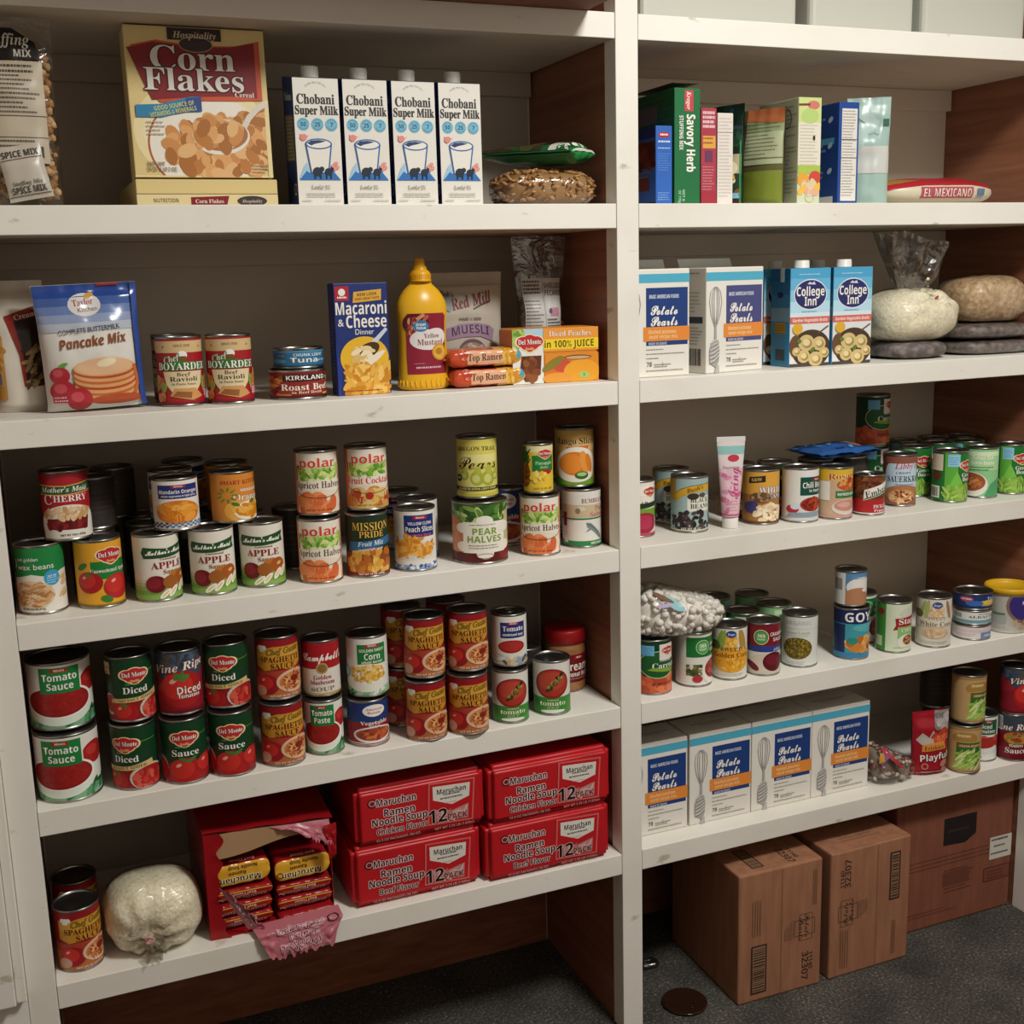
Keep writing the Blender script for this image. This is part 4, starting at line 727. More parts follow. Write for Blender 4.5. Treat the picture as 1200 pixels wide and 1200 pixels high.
# ---------------------------------------------------------------- printed cartons
def carton_mb(w, d, h, base, front=None, left=None, top=None, bev=0.0015, rough=0.45, slope=0, mat=None):
    """card box, origin at the middle of its front bottom edge; art is in mm on the front, on the side facing -x and on the top"""
    m = MB()
    fn = (lambda c: Vector((c.x, c.y, c.z + slope*c.y/d*(c.z/h)))) if slope else None
    m.box(-w/2, 0, 0, w/2, d, h, mat or ink(base, rough), bev, 2, fn)
    q = 0.00015; s = 0.00006
    if front: m.art(front, lambda x, y, l: (x/1000, -q-s*l, y/1000), smooth=False, clip=(-w*500+.3, .3, w*500-.3, h*1000-.3))
    if left: m.art(left, lambda x, y, l: (-w/2-q-s*l, d/2-x/1000, y/1000 + (slope*(0.5-x/1000/d)*(y/1000/h) if slope else 0)), smooth=False, clip=(-d*500+.3, .3, d*500-.3, h*1000-.3))
    if top: m.art(top, lambda x, y, l: (x/1000, y/1000, h+q+s*l+slope*y/1000/d), smooth=False, clip=(-w*500+.3, .3, w*500-.3, d*1000-.3))
    return m

# cereal: one box standing on another that lies flat
flakes = ['#c98a4a', '#d9a062', '#b87838', '#e0b078', '#a86a30']
a = Art('#e6d29a'); w2, hh = 107, 226
for i, c in enumerate(('#e8d7a4', '#e9dcb4', '#eae0c4')): a.e(0, 70, 104-i*14, 80-i*14, c, n=36)
a.e(8, 50, 92, 76, '#e9e2d2', n=40); a.ring(8, 50, 92, 76, 3, '#b0552e', 120, 250); a.r(-107, 0, 107, 3, '#e6d29a')
a.sc(230, 22, 46, 78, 42, flakes, 14, 9, 60, nn=12); a.sc(40, 78, 52, 24, 46, flakes, 13, 8, 61, True)
a.r(100, 0, 107, 120, '#e6d29a'); a.e(30, 62, 44, 27, '#e6ddcc', rot=6, n=32); a.e(31, 64, 40, 23, '#a86a48', rot=6, n=32); a.sc(60, 24, 68, 32, 18, flakes, 14, 9, 62, nn=12); a.ribbon([(66, 78), (74, 92), (88, 106), (104, 116)], 9, '#d9d0c0')
a.p([(-98, 196), (-60, 205), (0, 198), (60, 200), (98, 209), (98, 119), (50, 117), (0, 116), (-60, 112), (-66, 118)], '#c4502c'); a.p([(-104, 192), (-64, 202), (0, 196), (50, 198), (90, 206), (90, 122), (50, 124), (0, 122), (-72, 116)], '#7f171d')
a.e(0, 200, 26, 12, '#3a2a2a'); a.r(-42, 206, 40, 224, '#2b1c1e'); a.ring(0, 200, 26, 12, 1.2, '#a89070'); a.t('Hospitality', -1, 214, 10, '#c9b49a', 'i', 66)
a.t('Corn', -6, 180, 36, '#dcd6cc', 's', 128, o='#4a0e12', ow=2.2); a.t('Flakes', -6, 148, 34, '#dcd6cc', 's', 152, o='#4a0e12', ow=2.2); a.t('Cereal', 70, 127, 7.5, '#e6d9c4', 's', 30)
a.p([(-98, 90), (-98, 108), (-60, 110), (-14, 122), (2, 122), (2, 100), (-30, 98), (-60, 90)], '#2f7fa6'); a.p([(-40, 95), (-20, 120), (2, 122), (2, 100), (-20, 99)], '#2a4a86'); a.t('GOOD SOURCE OF', -40, 108, 6.5, '#c9c86a', 'b', 62, rot=10); a.t('VITAMINS & MINERALS', -42, 99, 6.5, '#c9c86a', 'b', 72, rot=10)
a.bars(-84, 82, -56, 4, 6, '#b8ac94', 2); a.t('NET WT', -74, 20, 6, '#7a6a50', 'b', 26); a.t('18 OZ (1 LB 2 OZ)', -66, 12, 6, '#7a6a50', 'b', 46); a.bars(74, 18, 104, 3, 5, '#b0a284', 2)
b = Art('#e6d29a'); b.r(-110, 0, 110, 20, '#dfcc98'); b.r(-110, 19.4, 110, 20.6, '#6a5a30'); b.t('NUTRITION', -66, 10, 6, '#5a5040', 'b', 38); b.p([(-28, 3), (-28, 15), (32, 17), (28, 3)], '#7f171d'); b.t('Corn Flakes', 1, 9, 6, '#e6d9c4', 's', 44); b.e(68, 9, 24, 8, '#3a3434'); b.t('Hospitality', 68, 9, 5, '#c9b49a', 'i', 32)
solo('cereal_box', carton_mb(0.220, 0.285, 0.0425, '#d9c284', b), 'yellow cereal box lying flat beneath the standing corn flakes box', 'box', (-0.692, 0.066, Z[1]+G))
solo('cereal_box', carton_mb(0.214, 0.06, 0.226, '#d9c284', a), 'yellow corn flakes box with dark red banner standing on another box', 'box', (-0.694, 0.068, Z[1]+0.0456), 0, None, math.radians(-2.5))

# milk cartons with a sloping top and a screw cap
BLUE, SKY = '#2f6fb4', '#7fb8d4'
a = Art('#dedad0', 0.4); a.r(-37.5, 0, 37.5, 197, '#e2ddd2'); a.t('SUPER MILK FOR ALL', 0, 184, 3.4, '#6a665e', 'n', 34, arc=6)
a.t('Chobani', -1, 165, 15, '#33302c', 's', 61, o='#33302c', ow=0.4); a.t('Super Milk', 0, 148, 13.5, '#33302c', 's', 70, o='#33302c', ow=0.4)
for x, t in ((-23, '50'), (0, '25'), (23, '7')): a.e(x, 126, 10, 10, '#74b4cc'); a.ring(x, 126, 8, 8, 1, '#3f8aa8', 20, 160); a.ring(x, 126, 8, 8, 1, '#3f8aa8', 200, 340); a.t(t, x, 126, 6.5, '#2a4a68', 'b', 9 if len(t) > 1 else 5)
a.p([(-34, 42), (-26, 60), (-20, 68), (-16, 42)], '#9cc4da'); a.p([(-34, 40), (-22, 54), (-8, 46), (12, 52), (22, 54), (34, 40)], BLUE)
a.p([(-22, 96), (22, 96), (15, 50), (-15, 50)], '#2f62a0'); a.p([(-19.5, 96), (19.5, 96), (13, 52), (-13, 52)], '#e6e1d6'); a.e(0, 96, 22, 8.5, '#2f62a0'); a.e(0, 96, 19.5, 6.4, '#e8e4da'); a.p([(-19, 97), (-12, 101), (0, 102), (12, 100.5), (4, 98), (-6, 96), (-12, 93.5)], '#2b3c66')
a.e(-24, 106, 6, 5, '#dd8a80', 20); a.p([(-30, 112), (-26, 100), (-20, 104)], '#dd8a80'); a.p([(-14, 110), (-24, 100), (-20, 107)], '#dd8a80')
for x, y in ((22, 62), (27, 66), (24, 57), (29, 60)): a.e(x, y, 3.4, 3, '#e0988e')
for x, s in ((-4, 1.0), (14, 0.8)): a.e(x, 53, 8*s, 7*s, '#1e2a3c'); a.e(x+7*s, 57, 4*s, 4*s, '#1e2a3c'); a.r(x-6*s, 42, x-3*s, 52, '#1e2a3c'); a.r(x+3*s, 42, x+6*s, 52, '#1e2a3c')
a.t('Lowfat 1%', 0, 29, 6.5, '#8a857a', 's', 30); a.bars(-24, 18, 24, 2, 4, '#b5afa4', 1.6, 0.1); a.bars(-32, 7, -10, 1, 4, '#b5afa4', 1.6); a.bars(6, 7, 32, 1, 4, '#b5afa4', 1.6)
b = Art('#1f3670'); b.r(-26, 70, 30, 140, '#6a6458'); b.bars(-24, 134, 28, 12, 5.6, '#a09886', 2.4); b.t('Chobani', 0, 168, 12, '#c9cede', 's', 50); b.p([(-34, 10), (-20, 52), (0, 40), (14, 60), (34, 20), (34, 10)], '#101c40'); b.ring(22, 26, 8, 9, 1.5, '#c9cede')
t = Art('#1f3670'); t.r(12, 2, 24, 6, '#a9b4d0')
milk = None
for x, lb in ((-0.517, 'milk carton nearest the corn flakes box'), (-0.436, 'second milk carton from the corn flakes box'), (-0.354, 'third milk carton from the corn flakes box'), (-0.273, 'milk carton nearest the bag of crispy bits')):
    loc = (x, 0.04, Z[1]+G)
    if milk is None:
        milk = thing('milk_carton', 'white and navy ' + lb, 'carton', loc, 0, 'row of white milk cartons')
        carton_mb(0.0745, 0.072, 0.197, '#1f3670', a, b, t, 0.0015, 0.35, 0.012).build('body', milk)
        c = MB(); c.lathe([(0.0002, 0.0175), (0.0125, 0.0175), (0.0135, 0.0165), (0.0138, 0.001), (0.0145, 0), (0.0002, 0)], ink('#dcd8ce', 0.4), 40)
        for i in range(40): c.box(-0.0004, -0.0142, 0.002, 0.0004, -0.0136, 0.0155, ink('#cfcbc2', 0.4), 0, 1, lambda v, q=i: Matrix.Rotation(q*PI/20, 3, 'Z') @ v)
        o = c.build('cap', milk); o.location = (0, 0.034, 0.2020); o.rotation_euler.x = math.radians(4)
    else: copy_thing(milk, 'white and navy ' + lb, loc)

# boxes shelved like books, spine to the front
zs = Z[1] + G
f = Art('#2f62b4'); f.e(0, 122, 12, 5, '#b02a34'); f.bars(-8, 121, 8, 1, 4, W, 3, 0.0); f.bars(-12, 109, 12, 1, 4, '#d9e2f0', 3, 0.1); f.bars(-13, 98, 13, 1, 4, '#a9c4e8', 2); f.bars(-13, 88, 13, 8, 4, '#5a8acc', 1.6); f.bars(-13, 20, 13, 4, 4, '#7fa6dc', 1.6)
l = Art('#b9b5ae'); l.r(-64, 0, 64, 6, '#24418a'); l.r(-64, 118, 64, 138, '#1f3a7c'); l.r(-60, 66, 62, 112, '#5a241a'); l.sc(40, 0, 88, 58, 20, ['#6a2a1c', '#7f3a24', '#4a1c14'], 12, 7, 63, True); l.r(-20, 26, 40, 50, '#6a2f2a'); l.bars(-60, 58, 60, 2, 8, '#8a867e', 2)
solo('cake_mix_box', carton_mb(0.034, 0.13, 0.138, '#2f62b4', f, l), 'short blue mix box with a brown cake photo on its side', 'box', (0.119, 0.042, zs))
f = Art('#1f6b3c'); f.r(-6, 164, 12, 200, '#c8424a'); f.t('Kroger', 3, 182, 9, W, 'i', 32, rot=-90); f.t('Savory Herb', 7, 108, 17, W, 'b', 100, rot=-90, o='#e9e4da', ow=0.3); f.t('STUFFING MIX', -13, 126, 8, W, 'b', 60, rot=-90); f.t('NET 6', -8, 16, 5, '#a9d0b4', 'b', 20, rot=-90); f.t('OZ 170g', -16, 14, 5, '#a9d0b4', 'b', 22, rot=-90)
l = Art('#77726a'); l.bars(-80, 190, 80, 6, 10, '#5f5a54', 3); l.r(-84, 150, 20, 180, '#6a655e')
g = thing('stuffing_mix_box', 'tall green savory herb stuffing mix box', 'box', (0.1665, 0.04, zs))
carton_mb(0.054, 0.165, 0.204, '#1f6b3c', f, l).build('body', g)
MB().box(-0.027, 0.004, 0.2045, 0.0255, 0.16, 0.2055, ink('#4a4038'), 0, 1, lambda v: Vector((v.x, v.y, v.z + 0.008*math.sin(PI*v.x/0.05)**2))).build('flap', g)
f = Art('#a83a48'); f.bars(-13, 160, 13, 4, 8, '#e6c4c8', 5, 0.1); f.r(-13, 100, 14, 122, '#d9a24a'); f.bars(-12, 116, 12, 2, 8, '#8a4a2a', 3); f.r(-8, 76, 8, 96, '#6a3a5a'); f.bars(-13, 66, 13, 12, 5, '#c9808a', 2); f.r(-16, 0, 16, 24, '#a02f3e')
solo('mix_box', carton_mb(0.033, 0.14, 0.171, '#a83a48', f), 'slim dusty red box beside the green stuffing mix', 'box', (0.213, 0.042, zs))
f = Art('#ded6cc'); f.bars(-14, 152, 14, 24, 6, '#c4b9ae', 2.2); f.r(-17, 128, 17, 129, '#8a8078')
solo('mix_box', carton_mb(0.0335, 0.14, 0.163, '#ded6cc', f), 'slim white box with fine print beside the dusty red box', 'box', (0.2485, 0.042, zs))
f = Art('#e2dcc8'); f.r(-26, 118, 26, 196, '#c9d68a'); f.r(-26, 60, 26, 150, '#e0dac8'); f.e(8, 182, 14, 8, '#d07a6a'); f.ribbon([(-26, 182), (0, 183)], 4, '#7a3a2a'); f.e(0, 162, 20, 14, '#b4cc7a'); f.bars(-22, 144, 22, 14, 6, '#c0b8a4', 2); f.e(10, 122, 3, 5, '#3a3428'); f.r(-26, 56, 26, 72, '#a9bf52'); f.e(-14, 46, 14, 12, '#e0a23c'); f.e(14, 50, 14, 12, '#cc4a3a'); f.sc(20, 0, 28, 24, 14, ['#e0a890', '#d9c4a0', '#e6b84a'], 8, 6, 64); f.ring(2, 12, 10, 9, 1, '#b5ac98')
l = Art('#b9b9aa'); l.bars(-62, 180, 62, 22, 7.5, '#9a9c8e', 2.6); l.ring(30, 160, 14, 18, 2, '#5a5448')
solo('baking_mix_box', carton_mb(0.052, 0.13, 0.196, '#c9cfae', f, l), 'pale green and cream mix box with red spoon emblem', 'box', (0.4355, 0.042, zs))
f = Art('#27509c'); f.r(-17, 6, 19, 178, '#ded8ce'); f.bars(-15, 172, 17, 30, 5.4, '#8f8b86', 2); f.r(-17, 120, 19, 121.5, '#4a4844'); f.r(-17, 86, 19, 87.5, '#4a4844')
l = Art('#2a58aa'); l.r(-62, 114, 46, 126, '#5fb0d4')
for q in range(3): l.bars(-40, 160 - q*50, 24, 2, 9, '#7fa8d6', 5); l.e(34, 160-q*48, 8, 5, '#b9d6ee', 30)
l.r(-62, 0, 46, 16, '#dfe0e0')
solo('snack_box', carton_mb(0.047, 0.12, 0.190, '#1f4690', f, l), 'bright blue box with a white nutrition panel', 'box', (0.527, 0.042, zs))

# dinner box, peach cups, potato cartons, broth cartons
a = Art('#233a8a'); a.r(-44, 158, -20, 182, '#b0242e'); a.e(-32, 172, 6, 6, W); a.bars(-40, 162, -24, 1, 3, W, 3, 0.0); a.p([(-14, 154), (-12, 172), (36, 176), (35, 158)], '#e0ab3c'); a.t('NEW LOOK', 11, 168, 5, '#3a2a1a', 'b', 34, rot=3); a.t('SAME GREAT TASTE', 11, 161, 4, '#7a3a1a', 'b', 42, rot=3)
a.t('Macaroni', 0, 145, 20, W, 'b', 88); a.t('&', -36, 122, 12, W, 'b', 10); a.t('Cheese', 8, 123, 20, W, 'b', 70); a.t('Dinner', 4, 106, 9, W, 'n', 32); a.e(2, 62, 42, 36, '#e6b52e', n=32)
a.p([(14, 88), (40, 112), (44, 108), (20, 82)], '#c9d0dc'); a.e(8, 74, 22, 12, '#4a3014', 25); a.sc(24, 2, 66, 22, 14, ['#e6cf9a', '#d9b870', '#f0dfb8'], 9, 4, 65); a.e(10, 54, 34, 6, '#ece2c8', 35)
a.sc(120, 6, 24, 38, 23, ['#d99a2e', '#e6b04a', '#c98420', '#f0c468'], 12, 4.2, 66, True, nn=10); a.p([(-46.5, 0), (-46.5, 94), (-38, 40), (-42, 0)], '#233a8a'); a.bars(-32, 6, 30, 1, 4, '#8a4a14', 2)
b = Art('#1a2656'); b.r(-14, 20, 18, 120, '#26356e'); b.bars(-12, 112, 16, 14, 6, '#5a6aa0', 2)
solo('macaroni_box', carton_mb(0.093, 0.042, 0.187, '#1f3070', a, b), 'blue macaroni and cheese dinner box', 'box', (-0.456, 0.055, Z[2]+G), math.radians(-1))
a = Art('#e08a2a', 0.4); a.r(-83, 0, -24, 98, '#e3e2da'); a.r(-83, 78, -24, 98, '#a9cfe0'); a.sc(24, -76, 84, 14, 14, ['#8fb04a', '#a9c46a', '#6a9434'], 9, 4, 67); shield(a, -50, 74, 1.2); a.p([(-66, 50), (-28, 50), (-30, 22), (-46, 4), (-60, 4), (-70, 22)], '#5f2f1e'); a.sc(26, -50, 26, 14, 18, ['#7f4626', '#8f542c', '#6f3a20'], 8, 6, 68)
a.r(-24, 56, 83, 98, '#e8993c'); a.t('Diced Peaches', 28, 88, 10, '#f2e8d4', 's', 82, o='#b8621a', ow=0.6); a.r(-24, 60, 83, 78, '#eed02e'); a.t('in 100% JUICE', 26, 69, 12, '#4a3a14', 'b', 96); a.r(-22, 0, 83, 52, '#dd8a2c'); a.e(10, 22, 30, 22, '#d9702e'); a.e(12, 30, 18, 12, '#c8503a'); a.e(50, 18, 36, 22, '#e8a02e'); a.e(-6, 34, 24, 8, '#8a7a2c', 30); a.e(2, 8, 28, 10, '#e39a3c')
a.e(42, 44, 27, 4.4, '#7a4a1a'); a.e(42, 43.5, 24, 2.8, '#c9a67a'); a.e(54, 12, 11, 6, '#a9c46a'); a.t('5', 54, 12, 5, '#2f6a7a', 'b')
solo('peach_cup_carton', carton_mb(0.167, 0.075, 0.098, '#d9862a', a, None, None, 0.006), 'orange carton of diced peach cups beside the noodle packets', 'carton', (-0.100, 0.050, Z[2]+G), math.radians(-3))

def pearls_art(w, side=0, fade=False):
    a = Art('#e6e1d6'); x1 = w*500; xr = x1; nv = '#2c4a84' if not fade else '#4a4a78'
    a.r(-x1, 172, x1, 188, '#4fa9c4'); px = xr - 94 if w > 0.14 else xr - 92
    a.r(px, 58, xr-4, 163, '#1f3d78' if not fade else '#474a7c'); a.t('BASIC AMERICAN FOODS', px+38, 147, 6.5, '#d9dde6', 'b', 62); a.t('Potato', px+38, 123, 18, W, 'c', 56, o=W, ow=0.45); a.t('Pearls', px+38, 103, 18, W, 'c', 56, o=W, ow=0.45)
    a.r(px-6, 66, xr, 92, '#e08a3a'); a.t('Mashed potatoes', px+34, 83, 7, '#f0c890', 'b', 58); a.t('excel recipe mix', px+36, 74, 7, '#f0c890', 'b', 60); a.t('MADE IN IDAHO', px+24, 61.5, 4.5, '#c9d0e0', 'b', 38)
    a.bars(px, 50, px+40, 1, 4, '#8a8680', 1.6); a.bars(px, 42, xr-8, 1, 4, '#8a8680', 1.6, 0.1); a.bars(px, 34, px+26, 1, 4, '#8a8680', 1.6); a.t('78', px+6, 24, 8, '#7a7670', 'b', 11); a.bars(px+16, 22, px+56, 2, 4, '#8f8b85', 1.8); a.r(px+34, 19, px+34.6, 28, '#7a7670'); a.bars(px, 11, xr-10, 1, 4, '#9a968f', 2, 0.1)
    if w > 0.1:
        wx = px - 27
        for k in (-15, -9, -4, 4, 9, 15): a.ribbon([(wx+k*0.15, 88), (wx+k*0.7, 108), (wx+k, 134), (wx+k*0.8, 152), (wx+k*0.3, 160), (wx, 161)], 1.1, '#8f8d8a')
        a.p([(wx-3, 60), (wx+3, 60), (wx+2.2, 92), (wx-2.2, 92)], '#a9a6a2')
        a.p([(wx-15, 20), (wx-15, 44), (wx-8, 62), (wx+6, 62), (wx+10, 44), (wx+8, 22), (wx+2, 10)], '#a5a29e')
        for q in range(6): a.ribbon([(wx-13, 22+q*7), (wx-2, 25+q*7.5), (wx+9, 34+q*6)], 1.6, '#dcd8d0')
        for q in range(5): a.ribbon([(wx-14, 18+q*8), (wx-2, 21+q*8), (wx+9, 30+q*7)], 1.0, '#6f6c69')
        a.p([(wx-2, 0), (wx+9, 0), (wx+8, 16), (wx, 12)], '#b5b2ad')
    return a
ts = Art('#dcd6c8'); ts.bars(-44, 44, 44, 1, 4, '#4a4640', 3, 0.1); ts.bars(-30, 36, 30, 1, 4, '#6a665e', 2, 0.1); ts.r(-75, 88, 75, 90, '#8a8478')
sl = Art('#d9d4c8'); sl.bars(-36, 186, 30, 1, 5, '#8a867e', 2); sl.r(-30, 94, 34, 106, '#3a4250'); sl.bars(-30, 84, 34, 6, 6, '#9a968e', 2); sl.code(-24, 14, 30, 46); sl.bars(-36, 150, 30, 6, 7, '#b0aca2', 2)
def pearls(label, loc, w, rz=0, fade=False, flap=False, group='potato cartons'):
    p = thing('potato_carton', label, 'carton', loc, rz, group)
    carton_mb(w, 0.088, 0.197, '#e3ded3', pearls_art(w, 0, fade), sl, ts, 0.002).build('body', p)
    if flap:
        MB().box(-w/2+0.006, 0.0, 0, w/2-0.004, 0.0012, 0.020, ink('#e2e9e6'), 0, 1).build('lid_flap', p); fl = p.children[-1]; fl.location = (0, 0.084, 0.196); fl.rotation_euler.x = math.radians(-24)
    return p
pearls('potato carton on upper shelf half hidden by the centre post', (0.1075, 0.032, Z[2]+G), 0.119, 0, False, True, 'upper potato cartons')
pearls('upper potato carton with the faded purple panel beside the broth', (0.272, 0.040, Z[2]+G), 0.143, math.radians(9), True, True, 'upper potato cartons')
for x, w, lb in ((0.112, 0.128, 'lower potato carton next to the centre post'), (0.2545, 0.1475, 'second lower potato carton from the centre post'), (0.405, 0.150, 'third lower potato carton from the centre post'), (0.556, 0.150, 'lower potato carton beside the candy bag')):
    pearls(lb, (x, 0.049, Z[5]+G), w, 0, False, False, 'lower potato cartons')

a = Art('#dfe3e4', 0.38)
for i, c in enumerate(('#4c9fc8', '#66b0d2', '#8cc4dc', '#b4d8e6', '#d2e2e8')): a.r(-47, 170-i*22, 47, 193-i*22 if i else 193, c)
a.r(-47, 0, 47, 84, '#d9dcda'); a.bars(-28, 178, 28, 1, 4, '#a9d4ec', 2); a.e(0, 140, 39, 30, '#d9e0ea', n=30); a.e(0, 140, 37, 28, '#2b2c62', n=30); a.p([(-8, 160), (-2, 165), (2, 162), (8, 165), (12, 159)], '#c9cfe0'); a.t('College', 0, 146, 17, W, 'b', 66); a.t('Inn', 0, 127, 17, W, 'b', 28); a.bars(-20, 106, 24, 1, 4, '#6aa0c0', 2)
a.r(-47, 84, 47, 97, '#d0685c'); a.t('Garden Vegetable Broth', 0, 90.5, 6, '#f2e2da', 'b', 82); a.e(4, 34, 46, 38, '#4a3628', n=28); a.p([(-47, 0), (47, 0), (47, 6), (-47, 6)], '#4a4440'); a.ribbon([(20, 64), (44, 78)], 3, '#5a4a3a'); a.e(-34, 40, 14, 22, '#6a4a34')
for x, y, r in ((-8, 46, 19), (22, 44, 16), (-14, 20, 15), (14, 14, 17), (34, 26, 12), (-32, 30, 10)): a.e(x, y, r, r*0.86, '#cdb57c'); a.e(x+2, y-1, r*0.6, r*0.5, '#a08850'); a.e(x, y+1, r*0.45, r*0.36, '#dfcc96')
a.e(6, 32, 7, 4, '#5a7a34', 40); a.e(-26, 50, 6, 4, '#5a7a34'); a.e(-30, 74, 12, 11, '#d9a83a')
l = Art('#9aa4a8', 0.38)
for i, c in enumerate(('#1f5f8f', '#2a6a98', '#3f7ba2', '#7f9dae')): l.r(-31, 166-i*26, 31, 193-i*26, c)
l.e(0, 140, 10, 6, '#22305a'); l.r(-18, 64, 18, 86, '#b58a34'); l.bars(-16, 80, 16, 4, 5, '#7a5a20', 2); l.bars(-24, 56, 24, 5, 5, '#7f888c', 2); l.r(-14, 12, 16, 34, '#4a5054')
t = Art('#3a8abc'); br = None
for x, y, lb in ((0.4515, 0.05, 'blue vegetable broth carton beside the faded purple potato carton'), (0.552, 0.048, 'blue vegetable broth carton next to the clear white bag'), (0.449, 0.135, 'broth carton hidden behind the one by the potato carton'), (0.553, 0.135, 'broth carton hidden behind the one by the white bag')):
    loc = (x, y, Z[2]+G)
    if br is None:
        br = thing('broth_carton', lb, 'carton', loc, 0, 'vegetable broth cartons')
        carton_mb(0.095, 0.063, 0.191, '#3f8fbc', a, l, t, 0.0015, 0.35).build('body', br)
        c = MB(); c.lathe([(0.0002, 0.015), (0.0135, 0.015), (0.0145, 0.014), (0.015, 0.001), (0.016, 0), (0.0002, 0)], ink('#e3dfd6', 0.4), 32); o = c.build('cap', br); o.location = (0.0, 0.03, 0.1912)
        o = MB().box(-0.0475, 0.02, 0.165, -0.0481, 0.032, 0.192, ink('#b9c4c8')).build('folded_ear', br)
    else: copy_thing(br, lb, loc)

# corrugated shipping cases on the floor
def case(label, x, y, w, d, h, front, top, mat, rz=0, group=None, left=None):
    o = thing('cardboard_case', label, 'box', (x, y, 0.0006), rz, group)
    m = carton_mb(w, d, h, '#a0784f', front, left, top, 0.004, 0.75, 0, mat); m.build('body', o)
    return o
INK = '#3a2820'
def pearlcase(w, flip):
    f = Art('#a0784f', 0.75); s = -1 if flip else 1
    def T(t, x, y, h, st, ww): f.t(t, s*x, y if not flip else 290-y, h, INK, st, ww, rot=-90*s)
    T('32307', 62, 52, 16, 'b', 66); T('11140', 76, 62, 10, 'b', 40); T('Potato', 66, 145, 13, 'c', 52); T('Pearls', 52, 140, 13, 'c', 50)
    yy = lambda q: q if not flip else 290-q
    for x0, x1, y0, y1 in ((46, 78, 112, 172), (34, 84, 124, 160)):
        for u0, u1, v0, v1 in ((x0, x1, y0, y0+1), (x0, x1, y1, y1+1), (x0, x0+1, y0, y1), (x1, x1+1, y0, y1)): f.r(s*u0, yy(v0), s*u1, yy(v1), INK)
    if flip: f.bars(-10, 0, -9, 1, 1, INK)
    for u in range(5): f.r(s*(30-u*5), yy(120), s*(31.2-u*5), yy(165-u*4), '#6a4a34')
    y0, y1 = (18, 128) if not flip else (150, 262); xa, xb = (-72, -34) if not flip else (50, 78)
    f.r(xa, y0, xb, y1, INK); f.r(xa+4, y0+4, xb-4, y1-4, '#9a7450'); f.code(xa+5, y0+6, xb-5, y1-6, INK, None, False)
    for u in range(4): f.r(-70+u*6 if not flip else -78+u*6, 150 if not flip else 20, -68.8+u*6 if not flip else -76.8+u*6, 230 if not flip else 110, '#6a4a34')
    for u in range(3): f.r(78+u*4 if not flip else 60+u*4, 190 if not flip else 20, 79+u*4 if not flip else 61+u*4, 270 if not flip else 100, '#6a4a34')
    f.r(1, 0, 1.8, 290, '#7a5638') if not flip else f.r(16, 0, 16.8, 290, '#7a5638')
    return f
tp = Art('#a0784f', 0.75); tp.r(-60, 18, -30, 100, INK); tp.r(-56, 22, -34, 96, '#9a7450'); tp.code(-55, 24, -35, 94, INK, None, False); tp.t('32307', 34, 40, 16, INK, 'b', 60, rot=-90); tp.t('11140', 54, 44, 10, INK, 'b', 40, rot=-90)
t2 = Art('#a0784f', 0.75); t2.bars(-50, 60, 60, 3, 12, '#6a4a34', 3); t2.r(-100, 3, 100, 4, '#7a5638')
case('cardboard case standing beside the centre post on the carpet', 0.357, -0.025, 0.204, 0.280, 0.292, pearlcase(0.204, False), tp, cardboard(), math.radians(-1), 'cardboard cases on the floor')
case('middle cardboard case on the carpet, barcode at its top', 0.588, -0.025, 0.212, 0.290, 0.292, pearlcase(0.212, True), t2, cardboard(), math.radians(0.5), 'cardboard cases on the floor')
f = Art('#7d4833', 0.75); f.p([(-36, 196), (-36, 262), (60, 262), (60, 210), (28, 192)], '#1c1413'); f.bars(-24, 226, 44, 1, 6, '#3a2a26', 6); f.bars(-140, 168, 130, 3, 10, '#5a2f22', 2.4, 0.2); f.bars(-30, 130, 60, 7, 9, '#5a2f22', 3); f.r(-34, 92, 44, 128, '#6a3a2a'); f.bars(-150, 40, 20, 2, 8, '#5f3325', 2); f.r(104, 130, 170, 186, '#cfc9bd'); f.bars(108, 176, 160, 1, 5, '#2a2624', 5, 0.1); f.bars(116, 160, 150, 1, 5, '#2a2624', 4); f.bars(108, 142, 160, 1, 5, '#2a2624', 4, 0.1); f.r(88, 76, 168, 112, '#5a2f22'); f.r(91, 79, 166, 109, '#78442f'); f.bars(100, 98, 160, 3, 8, '#5a2f22', 4)
case('large reddish-brown cardboard case with a black emblem, farthest from post', 0.888, 0.048, 0.342, 0.300, 0.335, f, None, redcard(), 0, 'cardboard cases on the floor')
# things on the top shelves, cut by the picture's upper edge
solo('cardboard_tray', carton_mb(0.46, 0.42, 0.12, '#5a3a26', None, None, None, 0.003, 0.7, 0, redcard()), 'brown cardboard tray jutting over the top shelf edge near the post', 'tray', (-0.280, -0.130, Z[0]+G))
solo('cardboard_tray', carton_mb(0.50, 0.42, 0.14, '#5a3a26', None, None, None, 0.003, 0.7, 0, redcard()), 'brown cardboard tray jutting over the top shelf above the cereal', 'tray', (-0.775, -0.130, Z[0]+G))
for x, w, lb in ((0.255, 0.34, 'pale storage bin on the top shelf next to the centre post'), (0.580, 0.25, 'middle pale storage bin of three on the top shelf'), (0.862, 0.27, 'pale storage bin on the top shelf, farthest from the centre post')):
    m = MB(); wt = ink('#bcbcb0', 0.4); m.box(-w/2, 0, 0, w/2, 0.24, 0.22, wt, 0.012, 3); m.box(-w/2-0.006, -0.006, 0.214, w/2+0.006, 0.246, 0.228, wt, 0.004)
    solo('storage_bin', m, lb, 'bin', (x+0.02, 0.10, Z[0]+G), 0, 'pale bins on the top shelf')

